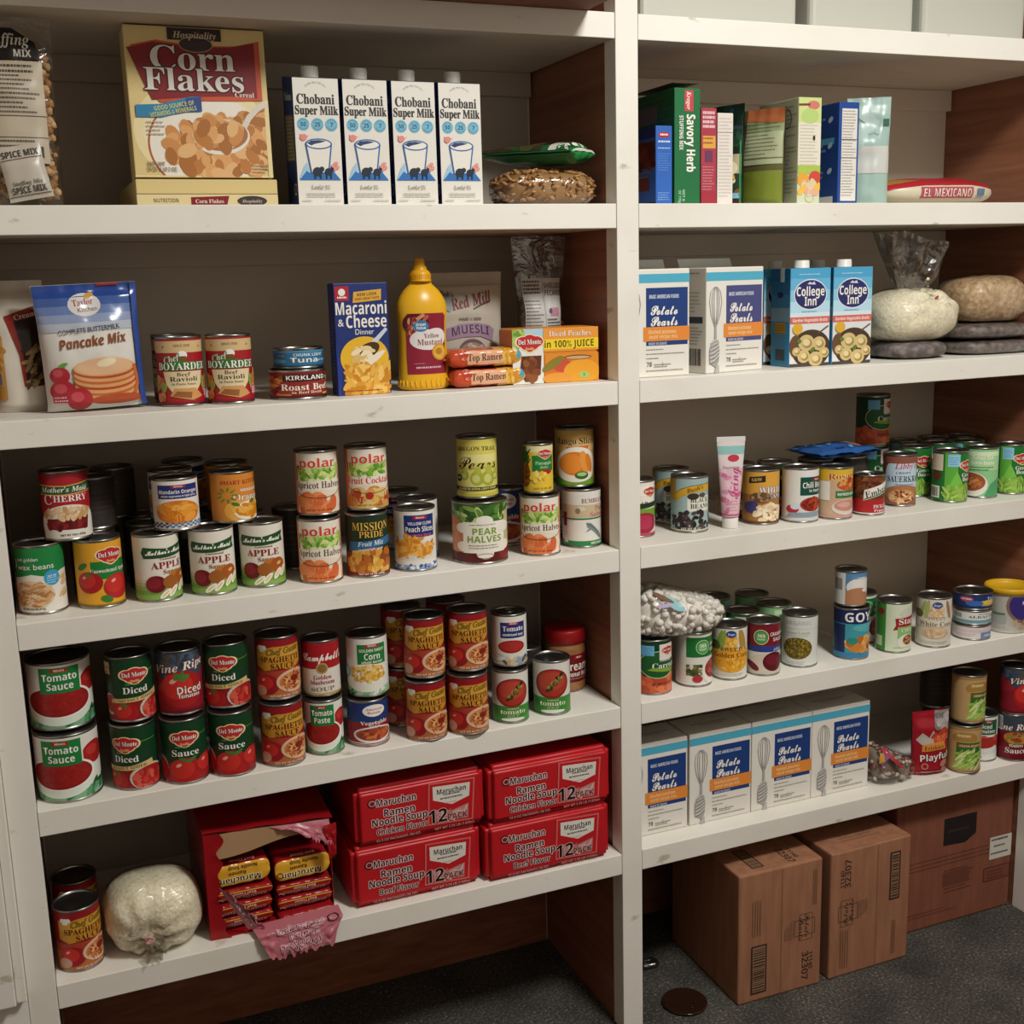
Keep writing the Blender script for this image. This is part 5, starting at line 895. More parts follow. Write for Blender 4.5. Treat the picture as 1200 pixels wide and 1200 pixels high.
# ---------------------------------------------------------------- bags, pouches and packets
def lerp_list(pts, t):
    for (a, p), (b, q) in zip(pts, pts[1:]):
        if t <= b: 
            k = (t-a)/(b-a) if b > a else 0; k = k*k*(3-2*k); return p + (q-p)*k
    return pts[-1][1]
def pillow(w, h, t, prof, seed=1, wr=0.0025, neck=None, fq=28):
    """surface of a filled bag standing on its base; u runs -1..1 across, v 0..1 up; side -1 is the front"""
    def F(u, v, side, off=0.0):
        g = lerp_list(prof, v); e = max(0.0, 1 - abs(u)**2.6)**0.6
        ww = (lerp_list(neck, v) if neck else 1.0) * (1 - 0.05*g)
        x = u*w/2*ww; z = v*h
        n = noise.noise(Vector((x*fq+seed, z*fq, side*3.1+seed)))
        n2 = noise.noise(Vector((x*fq*1.9+seed, z*fq*0.7, side*2.2)))
        y = side*(t/2*g*e) + (n*wr + n2*wr*(0.35 + 0.6*(1-g)))*(0.3+0.7*e) + 0.0012*side
        return Vector((x, y + side*off, z))
    return F
def sheet(m, F, side, mat, nu=46, nv=60, off=0.0):
    m.grid(lambda a, b: F(a*2-1, b, side, off), nu, nv, mat, flip=(side > 0)); return m
def decal(m, F, w, h, art, side=-1, cu=4, off=0.0011):
    def mp(x, y, l):
        u = max(-1, min(1, x/(w*500))); v = max(0, min(1, y/(h*1000)))
        return F(u, v, side, off + 0.00011*l)
    m.art(art, mp, cu, cu, True, clip=(-w*500+.5, .5, w*500-.5, h*1000-.5)); return m
STAND = [(0, 0.55), (0.06, 0.95), (0.3, 1.0), (0.6, 0.8), (0.85, 0.35), (0.95, 0.05), (1, 0.0)]
def bag(name, label, cat, loc, w, h, t, art, base, rz=0, prof=STAND, seed=1, wr=0.0025, rough=0.28, neck=None, rx=0, ry=0, group=None, back=None, only=None):
    F = pillow(w, h, t, prof, seed, wr, neck)
    m = MB(); sheet(m, F, -1, ink(base, rough)); sheet(m, F, 1, ink(back or base, rough))
    art.rough = rough; decal(m, F, w, h, art)
    if only: o = m.build(only); return o
    return solo(name, m, label, cat, loc, rz, group, rx, ry)

# upper shelf
a = Art('#3a3430'); a.r(-62, 60, 48, 205, '#b9ab94'); a.p([(-62, 205), (46, 208), (40, 232), (10, 252), (-62, 252)], '#191614')
a.t('Stuffing', 0, 236, 17, '#d9d2c4', 'i', 66); a.t('MIX', 22, 216, 10, '#d9d2c4', 'b', 24); a.bars(-60, 196, 40, 2, 8, '#4a443c', 3.5, 0.2); a.bars(-60, 182, 46, 9, 6.4, '#5f574c', 2.6, 0.3); a.r(-62, 126, 48, 127.2, '#4a443c'); a.r(-62, 96, 48, 97, '#4a443c'); a.bars(-60, 90, 40, 4, 7, '#5f574c', 2.6); a.code(6, 68, 40, 84)
t = thing('stuffing_mix_bag', 'clear bag of tan stuffing cubes with black label and spice packet', 'bag', (-0.969, 0.055, Z[1]+G))
F = pillow(0.128, 0.268, 0.07, [(0, 0.6), (0.1, 1), (0.6, 0.85), (0.8, 0.35), (0.92, 0.08), (1, 0.04)], 3, 0.003)
g = random.Random(5); c = MB()
for i in range(420):
    u, v = g.uniform(-0.88, 0.88), g.uniform(0.05, 0.80); p = F(u, v, -1 if i % 5 else 1, -0.006)
    s = g.uniform(0.005, 0.0085); c.ball(p, (s, s*0.8, s*0.9), ink(g.choice(('#b08a5c', '#9a7448', '#c09a6c', '#8a6238')), 0.7), 1, 0.25, g, Matrix.Rotation(g.uniform(0, 3), 3, 'Y'))
o = c.build('bread_cubes', t); o['kind'] = 'stuff'
m = MB(); sheet(m, F, -1, clear(), 20, 28); sheet(m, F, 1, clear(), 20, 28); m.build('film', t)
m = MB(); decal(m, F, 0.128, 0.268, a, -1, 4, 0.0022); m.build('label', t)
b = Art('#bdb4a4'); b.t('SPICE MIX', 0, 66, 9, '#4a443c', 'b', 52); b.r(-30, 58, 30, 59, '#5f574c'); b.t('Stuffing Mix', 0, 24, 6, '#6a6258', 'i', 44); b.t('SPICE MIX', 0, 14, 9, '#4a443c', 'b', 50); b.r(-30, 6, 30, 7, '#5f574c')
F2 = pillow(0.062, 0.078, 0.016, [(0, 0.1), (0.2, 0.8), (0.6, 1), (0.9, 0.3), (1, 0)], 8, 0.002)
m = MB(); sheet(m, F2, -1, ink('#bdb4a4', 0.3), 14, 16); sheet(m, F2, 1, ink('#bdb4a4', 0.3), 14, 16); decal(m, F2, 0.062, 0.078, b); o = m.build('spice_packet', t); o.location = (0.015, -0.044, 0.008); o.rotation_euler = (math.radians(-6), math.radians(-10), 0); o['label'] = 'white spice mix packet'

def mound(rx, ry, rz, seed, wr=0.004, pw=0.75, fq=20, knot=None):
    """a slumped bag lying on the shelf: flat below, rounded above"""
    def pwr(c): return math.copysign(abs(c)**pw, c)
    def F(a, b, off=0.0):
        th = 2*PI*a; ph = -PI/2 + PI*b
        x = rx*pwr(math.cos(th))*pwr(math.cos(ph)); y = ry*pwr(math.sin(th))*pwr(math.cos(ph)); z = rz*pwr(math.sin(ph))
        d = Vector((x/rx, y/ry, z/rz)); 
        n = noise.noise(Vector((x*fq+seed, y*fq, z*fq))) + 0.5*noise.noise(Vector((x*fq*2.7, y*fq*2.7+seed, z*fq*2.7)))
        p = Vector((x, y, z)); q = p.normalized() if p.length > 1e-6 else Vector((0, 0, 1))
        p += q*(n*wr + off)
        if knot:
            k = Vector(knot); r = (p-k); L = r.length; w = math.exp(-(L/0.06)**2)
            an = math.atan2(r.z, r.x); p += q*(0.0075*math.sin(an*11 + 2*n)*w*min(1, L/0.01)) - (p.normalized()*0.012*math.exp(-(L/0.018)**2))
        return Vector((p.x, p.y, max(p.z + rz*0.86, 0.0003 + max(0, off)*0.1)))
    return F
def closed(m, F, mat, nu=48, nv=26, off=0.0): return m.grid(lambda a, b: F(a, b, off), nu, nv, mat)

t = thing('crispy_noodle_bag', 'clear bag of tan crispy bits lying below the green bag', 'bag', (-0.102, 0.088, Z[1]+G), 0)
F = mound(0.094, 0.062, 0.034, 4, 0.004)
g = random.Random(9); c = MB(); closed(c, F, ink('#9a7448', 0.6), 40, 20, -0.006)
for i in range(330):
    p = F(g.random(), g.uniform(0.30, 0.95), -0.003); s = g.uniform(0.006, 0.011)
    c.ball(p, (s, s*0.35, s*0.35), ink(g.choice(('#b88a58', '#a87a48', '#c89a68', '#946838')), 0.6), 1, 0.15, g, Matrix.Rotation(g.uniform(0, 3), 3, 'Z') @ Matrix.Rotation(g.uniform(-.6, .6), 3, 'Y'))
o = c.build('crispy_bits', t); o['kind'] = 'stuff'
m = MB(); closed(m, F, clear(), 44, 22, 0.003); m.build('film', t)
a = Art('#1f6a36'); a.r(-60, 0, 60, 30, '#237a3c'); a.sc(30, 0, 14, 40, 10, ['#c9d6c4', '#2f8a48', '#e3e0d4', '#123f20'], 9, 3, 70, True); a.r(-60, 30, 60, 46, '#d8d5c8'); a.r(-60, 60, 60, 200, '#3a3420'); a.sc(30, 0, 120, 40, 50, ['#4a4426', '#2f4a22', '#5a4a2a'], 10, 6, 71, True)
FB = pillow(0.082, 0.20, 0.036, [(0, 0.45), (0.06, 0.95), (0.3, 1), (0.7, 0.8), (0.93, 0.4), (0.97, 0.1), (1, 0.05)], 12, 0.003)
m = MB(); sheet(m, FB, -1, ink('#2a5a34', 0.25)); sheet(m, FB, 1, ink('#2a6a38', 0.3)); decal(m, FB, 0.082, 0.20, a); m.grid(lambda p, q: FB(p*2-1, 0, -1).lerp(FB(p*2-1, 0, 1), q) + Vector((0, 0, -0.004*math.sin(PI*q)*(1+0.5*math.sin(p*21)))), 30, 6, ink('#237a3c', 0.22)); m.grid(lambda p, q: FB(p*2-1, 0, -1).lerp(FB(p*2-1, 0, 1), 0.05+0.25*q) + Vector((0, 0, -0.0045)), 30, 2, ink('#d8d5c8', 0.25))
solo('green_snack_bag', m, 'shiny green and white bag resting on the bag of crispy bits', 'bag', (-0.048, 0.040, Z[1]+0.0880), math.radians(34), None, math.radians(-88))

zs = Z[1] + G
a = Art('#1c3a2a'); a.p([(-55, 96), (55, 84), (55, 200), (-55, 200)], '#14271f'); a.sc(20, 10, 140, 36, 30, ['#1f4a30', '#16302a', '#2a3f4a'], 14, 5, 72, True); a.r(-55, 60, 55, 96, '#b5a88a'); a.e(10, 70, 34, 20, '#d8cdb0'); a.sc(24, 0, 36, 44, 18, ['#cfa24a', '#e0d2a8', '#7a4a24', '#dcb060'], 9, 7, 73, True); a.r(-55, 14, 55, 24, '#7fb0cc'); a.r(-55, 0, 55, 12, '#4a1c14'); a.r(-20, 44, 30, 56, '#1f5a2c'); a.r(46, 0, 55, 120, '#2f8a3c')
bag('rice_mix_pouch', 'dark green pouch with food picture behind the white box', 'bag', (0.302, 0.130, zs), 0.096, 0.188, 0.036, a, '#1c3a2a', math.radians(-72), STAND, 5)
a = Art('#5f5a34'); a.r(-60, 112, 60, 160, '#8f9a72'); a.r(-60, 76, 60, 136, '#aab08c'); a.bars(-40, 150, 44, 10, 7, '#5f6a44', 2); a.r(-60, 86, 60, 88, '#5a5f3a'); a.r(-60, 0, 60, 64, '#76822e'); a.p([(-60, 160), (60, 150), (60, 185), (-60, 185)], '#a8603c'); a.r(-60, 0, -30, 185, '#4a4426')
bag('lentil_pouch', 'olive green pouch with rust coloured top standing among boxes', 'bag', (0.368, 0.098, zs), 0.100, 0.180, 0.045, a, '#5a5632', math.radians(-66), STAND, 7)
a = Art('#a9bfb4'); a.r(-60, 60, 60, 100, '#c4c6be'); a.r(-40, 100, 40, 112, '#c9c9c0'); a.r(28, 150, 40, 164, '#3f6a58'); a.r(44, 0, 60, 205, '#a4cbbb'); a.sc(10, -10, 150, 30, 40, ['#9fb5ac', '#b1c6bc'], 10, 24, 74, True)
bag('rice_bag', 'pale teal plastic bag standing beside the bright blue box', 'bag', (0.607, 0.085, zs), 0.085, 0.206, 0.05, a, '#9fb8ae', math.radians(-30), [(0, 0.8), (0.1, 1), (0.5, 0.8), (0.8, 0.3), (0.95, 0.06), (1, 0)], 9, 0.004)
a = Art('#d3c7ac'); a.p([(-160, 22), (-110, 34), (-60, 41), (60, 42), (110, 36), (160, 30), (160, 140), (-160, 140)], '#b02430'); a.p([(-150, 38), (-90, 54), (-60, 62), (-100, 70), (-160, 60)], '#a8803a'); a.r(-72, 8, 58, 36, '#b0505a'); a.t('EL MEXICANO', -7, 22, 18, '#dcc9be', 'b', 118, o='#8f1f2a', ow=1.2); a.r(72, 16, 98, 32, '#5f7290'); a.bars(72, 10, 98, 2, 6, '#8f9cae', 3)
a.rough = 0.3
FE = mound(0.160, 0.085, 0.030, 14, 0.0025, 0.85)
m = MB(); closed(m, FE, ink('#cfc4aa', 0.35), 60, 24)
def el(x, y, l):
    ph = math.radians(-34 + y*1.3); cp = math.cos(ph)**0.85; v = max(-1, min(1, x/1000/(0.160*cp)))
    th = -math.acos(math.copysign(abs(v)**(1/0.85), v)); return FE(th/(2*PI) % 1.0, (ph+PI/2)/PI, 0.0010+0.0001*l)
m.art(a, el, 4, 4, True, clip=(-150, 6, 150, 86))
solo('flour_bag', m, 'red and cream flour bag lying flat on the upper shelf', 'bag', (0.794, 0.135, zs))

# second shelf
zs = Z[2] + G
a = Art('#d9d2c2'); a.p([(-18, 150), (30, 166), (42, 168), (42, 40), (4, 40), (0, 90)], '#8f2a22'); a.t('Cream', 14, 151, 8, '#e6d2c4', 's', 34, rot=12); a.p([(-4, 142), (40, 152), (42, 46), (8, 46), (6, 96)], '#2a1c16'); a.sc(40, 24, 72, 15, 28, ['#5a4630', '#8a7248', '#a88e5c', '#3a2a1c'], 10, 3, 76, True, rot=(10, 70)); a.r(-44, 20, -24, 120, '#d0a054'); a.sc(12, -36, 90, 8, 20, ['#c48c3c', '#dbb26a'], 9, 5, 77, True); a.code(-42, 44, -30, 62, '#3a3630', '#dcd6c8')
bag('creamer_bag', 'white bag with dark red panel behind the pancake mix', 'bag', (-0.994, 0.150, zs), 0.088, 0.205, 0.06, a, '#d9d2c2', 0, STAND, 11, 0.003)
a = Art('#d9d5cc', 0.22)
for i, c in enumerate(('#b4b9c6', '#8f9cba', '#6a7fae', '#45609e', '#2c4890')): a.r(-80, 122+i*13, 80, 137+i*16, c)
a.e(-4, 162, 25, 18, '#d9d5d0'); a.t('Taylor', -6, 166, 10, '#a8303a', 's', 32, rot=4); a.t('Kitchen', 0, 155, 7, '#5a3a3a', 'n', 30, rot=4); a.e(4, 176, 8, 4, '#cf9a4a', 20)
a.t('COMPLETE BUTTERMILK', -2, 124, 7.5, '#4a4a52', 'n', 96, rot=4); a.t('Pancake Mix', 2, 106, 15, '#8a4a1e', 'o', 106, rot=4)
a.e(16, 60, 50, 22, '#dcc9b0')
for i in range(5): y = 26+i*9; a.e(14, y, 50, 15, ('#b0502e', '#c06a3c')[i % 2], n=32); a.e(14, y+3, 49, 14, '#d9a06a', n=32)
a.e(14, 66, 46, 13, '#dbb088', n=30); a.e(18, 72, 16, 6, '#e6d6b4', 10); a.ribbon([(60, 20), (66, 40), (62, 66)], 6, '#c06a3c'); a.e(30, 14, 44, 8, '#b0502e')
for x, y, r in ((-56, 56, 15), (-54, 32, 19), (-30, 18, 20)): a.e(x, y, r, r*0.9, '#b0303a'); a.e(x-3, y+4, r*0.5, r*0.4, '#c8505a')
a.e(-50, 72, 8, 3, '#6a9a3a', 20); a.r(-70, 14, -46, 26, '#a83440'); a.bars(-68, 21, -48, 2, 5, '#e0b4b8', 2); a.r(68, 0, 80, 196, '#35509a'); a.r(18, 190, 50, 200, '#a8242e')
bag('pancake_mix_bag', 'blue and white bag of pancake mix with picture of pancakes', 'bag', (-0.886, 0.092, zs+0.0035), 0.156, 0.194, 0.06, a, '#d9d5cc', math.radians(3), [(0, 0.5), (0.07, 0.95), (0.35, 1.0), (0.65, 0.8), (0.88, 0.3), (0.95, 0.05), (1, 0.0)], 13, 0.003, 0.2, None, 0, math.radians(-1.5))
a = Art('#b0a898', 0.45); a.r(-80, 176, 80, 178, '#9a9284'); a.t("Bob's", -38, 162, 11, '#4a3430', 's', 26, rot=-6); a.t('Red Mill', 8, 150, 21, '#7f2a2a', 'i', 84, rot=10); a.ribbon([(10, 134), (30, 142), (46, 146)], 2.5, '#4a3430'); a.e(-38, 144, 7, 14, '#7a8a88'); a.t('FRUIT & SEED', 2, 116, 5, '#6a5a5a', 'b', 44); a.p([(-52, 78), (-46, 100), (-20, 108), (14, 109), (40, 104), (52, 96), (46, 74), (20, 84), (-14, 84)], '#8f7288'); a.t('MUESLI', 1, 93, 15, '#3f2c40', 'b', 76, arc=5)
a.e(2, 56, 28, 24, '#5f4a52', n=30); a.e(2, 54, 26, 20, '#8a7464'); a.sc(20, 2, 58, 22, 12, ['#b09a84', '#a08872', '#6a5048', '#c4b09a'], 7, 5, 78); a.p([(-28, 52), (-18, 44), (0, 42), (20, 44), (30, 52), (28, 30), (-26, 30)], '#8a6078'); a.bars(-52, 50, -34, 1, 4, '#7a706a', 2); a.bars(38, 56, 54, 1, 4, '#7a706a', 2)
bag('muesli_bag', 'grey-beige muesli pouch with purple banner behind noodle packets', 'bag', (-0.226, 0.178, zs), 0.150, 0.200, 0.06, a, '#aca494', 0, STAND, 15, 0.002, 0.5)
t = thing('pecan_bag', 'tall clear bag of shelled pecans behind the peach cups', 'bag', (-0.075, 0.175, zs+0.001))
F = pillow(0.112, 0.262, 0.06, [(0, 0.6), (0.1, 1), (0.45, 0.9), (0.65, 0.35), (0.9, 0.15), (1, 0.12)], 17, 0.003, [(0, 0.80), (0.5, 0.82), (1, 1.0)])
g = random.Random(19); c = MB()
for i in range(150):
    p = F(g.uniform(-0.88, 0.88), g.uniform(0.055, 0.50), -1 if i % 4 else 1, -0.007); s = g.uniform(0.008, 0.012)
    c.ball(p, (s*0.6, s*0.5, s), ink(g.choice(('#6a4128', '#7f5234', '#5a3420')), 0.5), 1, 0.12, g, Matrix.Rotation(g.uniform(0, 3), 3, 'Y'))
o = c.build('pecans', t); o['kind'] = 'stuff'
m = MB(); sheet(m, F, -1, hazy(), 20, 30); sheet(m, F, 1, hazy(), 20, 30); m.build('film', t)
a = Art('#b9b7b2'); a.r(-46, 50, 44, 190, '#b9b7b2'); a.r(-0.6, 50, 1, 190, '#8a8884'); a.bars(-44, 182, -4, 4, 7, '#2f2d2b', 4, 0.1); a.bars(-44, 146, -4, 14, 6.6, '#6a6864', 2.4); a.t('SHELLED', 24, 176, 10, '#4a4846', 'b', 42); a.t('PECANS', 24, 162, 10, '#4a4846', 'b', 40); a.r(14, 118, 36, 134, '#b07a86'); a.e(14, 128, 4, 5, '#35406a'); a.bars(4, 110, 42, 3, 6, '#5f5d5a', 3); a.t('NET WT 16', 24, 82, 7, '#4a4846', 'b', 38); a.bars(4, 70, 42, 2, 6, '#6a6864', 3)
m = MB(); decal(m, F, 0.110, 0.270, a, -1, 6, 0.0014); m.build('label', t)

def packet_mb(w, d, h, art, base, seed, rough=0.22, cut=3, crimp=True, sc=1.0):
    """noodle packet lying flat: a plump wrapper with crimped ends; art y runs from the front underside up over the top"""
    m = MB()
    ring = []
    for q in range(481):
        an = -1.25 + 2*PI*q/480; c, k = math.cos(an), math.sin(an)
        ring.append((-math.copysign(abs(c)**0.34, c), math.copysign(abs(k)**0.42, k)))
    cum = [0.0]
    for (y0, z0), (y1, z1) in zip(ring, ring[1:]): cum.append(cum[-1] + math.hypot((y1-y0)*d/2, (z1-z0)*h/2))
    per = cum[-1]
    def at(s):
        s = max(0.0, min(per, s)); lo, hi = 0, 480
        while hi - lo > 1:
            md = (lo+hi)//2
            if cum[md] <= s: lo = md
            else: hi = md
        k = (s-cum[lo])/max(1e-9, cum[hi]-cum[lo])
        return ring[lo][0]+(ring[hi][0]-ring[lo][0])*k, ring[lo][1]+(ring[hi][1]-ring[lo][1])*k
    def C(u, s, off=0.0):
        Y_, Z_ = at(s); k = max(0.12, max(0.0, 1-abs(u)**12)**0.4)
        n = noise.noise(Vector((u*w*40+seed, s*40, seed)))*0.0013 + 0.0012*math.sin(s*260+seed)*(abs(u)**6)
        return Vector((u*w/2, (d/2+n+off)*Y_*(0.9+0.1*k) + d/2, (h/2+n+off)*Z_*k + h/2 + 0.0016))
    m.grid(lambda a, b: C(a*2-1, per*b), 60, 110, ink(base, rough))
    art.rough = rough
    def mp(x, y, l): return C(max(-1, min(1, x/(w*500))), y/1000*sc + 0.002, 0.0009+0.00010*l)
    m.art(art, mp, cut, cut, True, clip=(-w*495, 0, w*495, 95))
    if crimp:
        for s in (-1, 1):
            def zig(a, b, s=s): return Vector((s*(w/2 + 0.008*a - 0.001) + 0.0012*math.sin(b*40), d*(0.03+0.94*b), h/2 + 0.0016 + 0.0026*math.sin(b*23+seed)))
            m.grid(zig, 2, 30, ink(base, rough))
    return m
a = Art('#c9562e'); a.r(14, 0, 70, 70, '#d9a03a'); a.r(-70, 0, -40, 70, '#c04a2a'); a.p([(-38, 12), (-40, 36), (28, 36), (34, 12)], '#e0a884'); a.t('Top Ramen', -4, 24, 11.5, '#2a2320', 's', 66); a.e(58, 26, 8, 9, '#4a9ab8'); a.sc(16, 42, 30, 14, 14, ['#e3b85a', '#c98a2a'], 7, 3, 79, True); a.r(-70, 52, 70, 56, '#e3a07a'); a.sc(8, -40, 34, 10, 14, ['#d98a6a', '#b8402a'], 7, 3, 80, True)
m1 = packet_mb(0.140, 0.085, 0.030, a, '#c9602e', 2)
solo('ramen_packet', m1, 'lower orange noodle packet in front of the muesli pouch', 'packet', (-0.228, 0.048, zs), math.radians(3), 'orange noodle packets')
o = bpy.data.objects.new('ramen_packet', bpy.data.objects['ramen_packet'].data); COL.objects.link(o); o.location = (-0.233, 0.050, zs+0.0345); o.rotation_euler.z = math.radians(2)
tag(o, 'upper orange noodle packet stacked in front of the muesli pouch', 'packet', 'orange noodle packets')

def knotted(label, loc, rx, ry, rz, seed, mat, knot, neck=None, tie='#c98a8a', rz_=0):
    t = thing('rice_bag', label, 'bag', loc, rz_)
    F = mound(rx, ry, rz, seed, 0.004, 0.8, 9, knot)
    m = MB(); closed(m, F, mat, 64, 34, -0.002); o = m.build('contents', t)
    m = MB(); closed(m, F, clear(), 64, 34, 0.0015); m.build('film', t)
    return t, F
t, F = knotted('clear knotted bag of white rice on the lowest shelf', (-0.874, 0.080, Z[5]+G), 0.082, 0.070, 0.069, 21, rice_mat(), (-0.012, -0.072, -0.020))
m = MB(); m.tube([(-0.016+0.006*math.cos(q*PI/5), -0.0735, 0.040+0.006*math.sin(q*PI/5)) for q in range(11)], 0.0022, ink('#c9868c', 0.4), 6); m.build('tie', t)
m = MB()
for q in range(3): m.grid(lambda a, b, q=q: Vector((-0.016 + (0.030+0.01*q)*b*math.cos(-0.6-q*0.5+0.5*(a-0.5)), -0.074-0.004*q + 0.010*math.sin(a*9+q)*b, max(0.004, 0.038 + (0.032)*b*math.sin(-0.9-q*0.4+0.9*(a-0.5))))), 14, 8, hazy())
m.build('gathered_neck', t)
t, F = knotted('clear bag of white rice with gathered top beside the broth', (0.752, 0.118, zs+0.036), 0.104, 0.085, 0.058, 23, rice_mat(), (0.02, -0.06, 0.045), True)
m = MB()
def flare(a, b):
    an = 2*PI*a; r = 0.030 + 0.075*b**1.2 + 0.012*math.sin(an*7+2)*b; n = noise.noise(Vector((math.cos(an)*2, math.sin(an)*2, b*3)))
    return Vector((0.0 + r*math.cos(an)*(1-0.2*b) + 0.006*n, -0.006 + r*0.5*math.sin(an) + 0.012*n, 0.080 + 0.125*b + 0.018*n*b - 0.02*math.cos(an)*b))
m.grid(flare, 60, 14, hazy()); m.build('gathered_neck', t)
m = MB(); m.ball((0.020, -0.062, 0.088), (0.006, 0.003, 0.003), ink('#b02a24', 0.4), 1, 0.1, random.Random(3), Matrix.Rotation(-0.6, 3, 'Y')); m.build('tie', t)
m = MB(); closed(m, mound(0.078, 0.080, 0.020, 25, 0.003), dark_mat()); solo('dark_bean_bag', m, 'dark bag squashed under the bag of white rice', 'bag', (0.742, 0.115, zs))
for q, (sx, lb) in enumerate(((0.106, 'flat dark bag at the bottom under the oats bag'), (0.105, 'flat dark bag between the oats bag and another dark bag'))):
    t = thing('dark_bean_bag', lb, 'bag', (0.955, 0.125, zs+q*0.0335), 0, 'flat dark bags under the oats')
    F = mound(sx, 0.085, 0.0172, 27+q, 0.0025, 0.6); m = MB(); closed(m, F, dark_mat(), 48, 20, -0.001); m.build('contents', t); m = MB(); closed(m, F, clear(), 48, 20, 0.0012); m.build('film', t)
t = thing('oats_bag', 'clear bag of pale brown oats resting on flat dark bags', 'bag', (0.962, 0.130, zs+0.0685))
F = mound(0.092, 0.072, 0.052, 31, 0.004, 0.62); m = MB(); closed(m, F, oat_mat(), 48, 24, -0.0015); m.build('contents', t); m = MB(); closed(m, F, clear(), 48, 24, 0.0015); m.build('film', t)

# mustard bottle
t = thing('mustard_bottle', 'yellow squeeze bottle of mustard with dark red label', 'bottle', (-0.340, 0.085, zs))
pr = [(0.0002, 0.001), (0.040, 0.001), (0.0455, 0.004), (0.0465, 0.010), (0.0455, 0.018), (0.0455, 0.026), (0.0445, 0.045), (0.0435, 0.07), (0.0430, 0.09), (0.0440, 0.115), (0.0455, 0.130), (0.0460, 0.140), (0.0440, 0.151), (0.0385, 0.162), (0.031, 0.172), (0.0235, 0.179), (0.020, 0.182), (0.020, 0.185), (0.0002, 0.185)]
def wid(z):
    for (r0, z0), (r1, z1) in zip(pr[1:-1], pr[2:-1]):
        if z <= z1: return r0 + (r1-r0)*(z-z0)/max(1e-6, z1-z0)
    return 0.02
Y = ink('#e2ab22', 0.3); m = MB(); m.lathe(pr, Y, 56, (0, 0), True, (1, 0.62))
for q in range(30): m.ball((0.0455*math.cos(q*PI/15), 0.0285*math.sin(q*PI/15), 0.012), (0.0022, 0.0022, 0.008), Y, 1)
m.build('body', t)
c = MB().lathe([(0.0002, 0.1855), (0.0195, 0.1855), (0.0195, 0.188), (0.0185, 0.190), (0.0185, 0.199), (0.0165, 0.203), (0.0135, 0.205), (0.0125, 0.207), (0.0120, 0.211), (0.0095, 0.213), (0.0085, 0.222), (0.0070, 0.2255), (0.0002, 0.226)], ink('#dfa31c', 0.35), 40)
for q in range(36): c.box(-0.0004, -0.0192, 0.1905, 0.0004, -0.0184, 0.1985, ink('#d9980f', 0.35), 0, 1, lambda v, q=q: Matrix.Rotation(q*PI/18, 3, 'Z') @ v)
c.build('cap', t)
a = Art('#8a1f34', 0.3); a.p([(-36, 28), (36, 28), (38, 60), (38, 128), (32, 134), (-32, 134), (-38, 128), (-38, 60)], '#8a1f34'); a.e(-20, 116, 24, 18, '#5a1420'); a.ribbon([(-34, 104), (-16, 124), (-4, 132)], 6, '#c98a6a'); a.ribbon([(-24, 100), (-8, 118), (2, 130)], 5, '#b0624a'); a.sc(14, -24, 112, 12, 14, ['#d0a07a', '#7a2a2a', '#a84a3a'], 7, 3, 81)
a.e(2, 88, 33, 18, '#e0d8d4'); a.e(16, 92, 22, 16, '#e0d8d4'); a.e(-10, 112, 13, 10, '#3a7aa8'); a.t('Great', -10, 115, 5, W, 'b', 16); a.t('Value', -10, 109, 5, W, 'b', 16); a.t('Yellow', 8, 95, 8.5, '#7a3f3a', 's', 28); a.t('Mustard', 6, 84, 10.5, '#8a4a44', 's', 46); a.e(22, 66, 15, 15, '#c9922e'); a.e(22, 66, 12, 12, '#dbac48'); a.e(20, 67, 7, 6, '#b87a1e'); a.bars(-20, 38, 24, 1, 4, '#d9b4bc', 3, 0.1); a.bars(-24, 46, -4, 1, 3, '#b87a8a', 1.4)
m = MB()
def mb(x, y, l):
    z = 0.001 + y/1000*0.98; r = wid(z)+0.0004+0.00006*l; t_ = x/1000/0.041
    return (r*math.sin(t_)*1.0, -r*0.62*math.cos(t_)-0.0003, z)
m.art(a, mb, 4, 5); m.build('label', t)

# third shelf: icing tube and the blue bag lying across cans
t = thing('icing_tube', 'pink and white icing tube standing on its cap among cans', 'tube', (0.283, 0.067, Z[3]+G), math.radians(-20))
def tube(a, b):
    an = 2*PI*a; k = b; rx = 0.0165 + 0.012*k; ry = 0.0165*(1-k)+0.0012
    return Vector((rx*math.sin(an), -ry*math.cos(an), 0.024 + 0.150*k))
m = MB(); m.grid(tube, 40, 24, ink('#dfd2d0', 0.35), True); a = Art('#dfd2d0', 0.35); a.r(-30, 124, 30, 140, '#8fc0bc'); a.e(4, 116, 10, 7, '#c0344a'); a.r(-30, 0, 30, 96, '#d9b4bc'); a.sc(12, 0, 50, 18, 40, ['#d08aa4', '#e0c0c8', '#c96a8e'], 10, 5, 82, True); a.t('Decorating', 0, 98, 6, '#8a5a6a', 'n', 30); a.t('Icing', 2, 66, 22, '#b8447a', 'c', 62, rot=90); a.bars(-14, 30, 14, 4, 6, '#c98a9e', 2); a.r(-30, 2, 30, 6, '#c0607e')
def tm(x, y, l):
    b = y/150; k = b; rx = 0.0165 + 0.012*k; ry = 0.0165*(1-k)+0.0012; an = x/18.5*(1-0.2*k)
    o = 0.0004+0.00006*l; return ((rx+o)*math.sin(an), -(ry+o)*math.cos(an), 0.024 + 0.150*k)
m.art(a, tm, 3, 5, True, clip=(-29, 0, 29, 148)); m.build('body', t)
m = MB().lathe([(0.0002, 0.0), (0.0155, 0.0), (0.016, 0.001), (0.016, 0.020), (0.0145, 0.024), (0.0002, 0.024)], ink('#e3ded6', 0.4), 28); m.build('cap', t)
m = MB().box(-0.0285, -0.0012, 0.172, 0.0285, 0.0012, 0.182, ink('#e0dad6', 0.35), 0.0004); m.build('crimp', t)
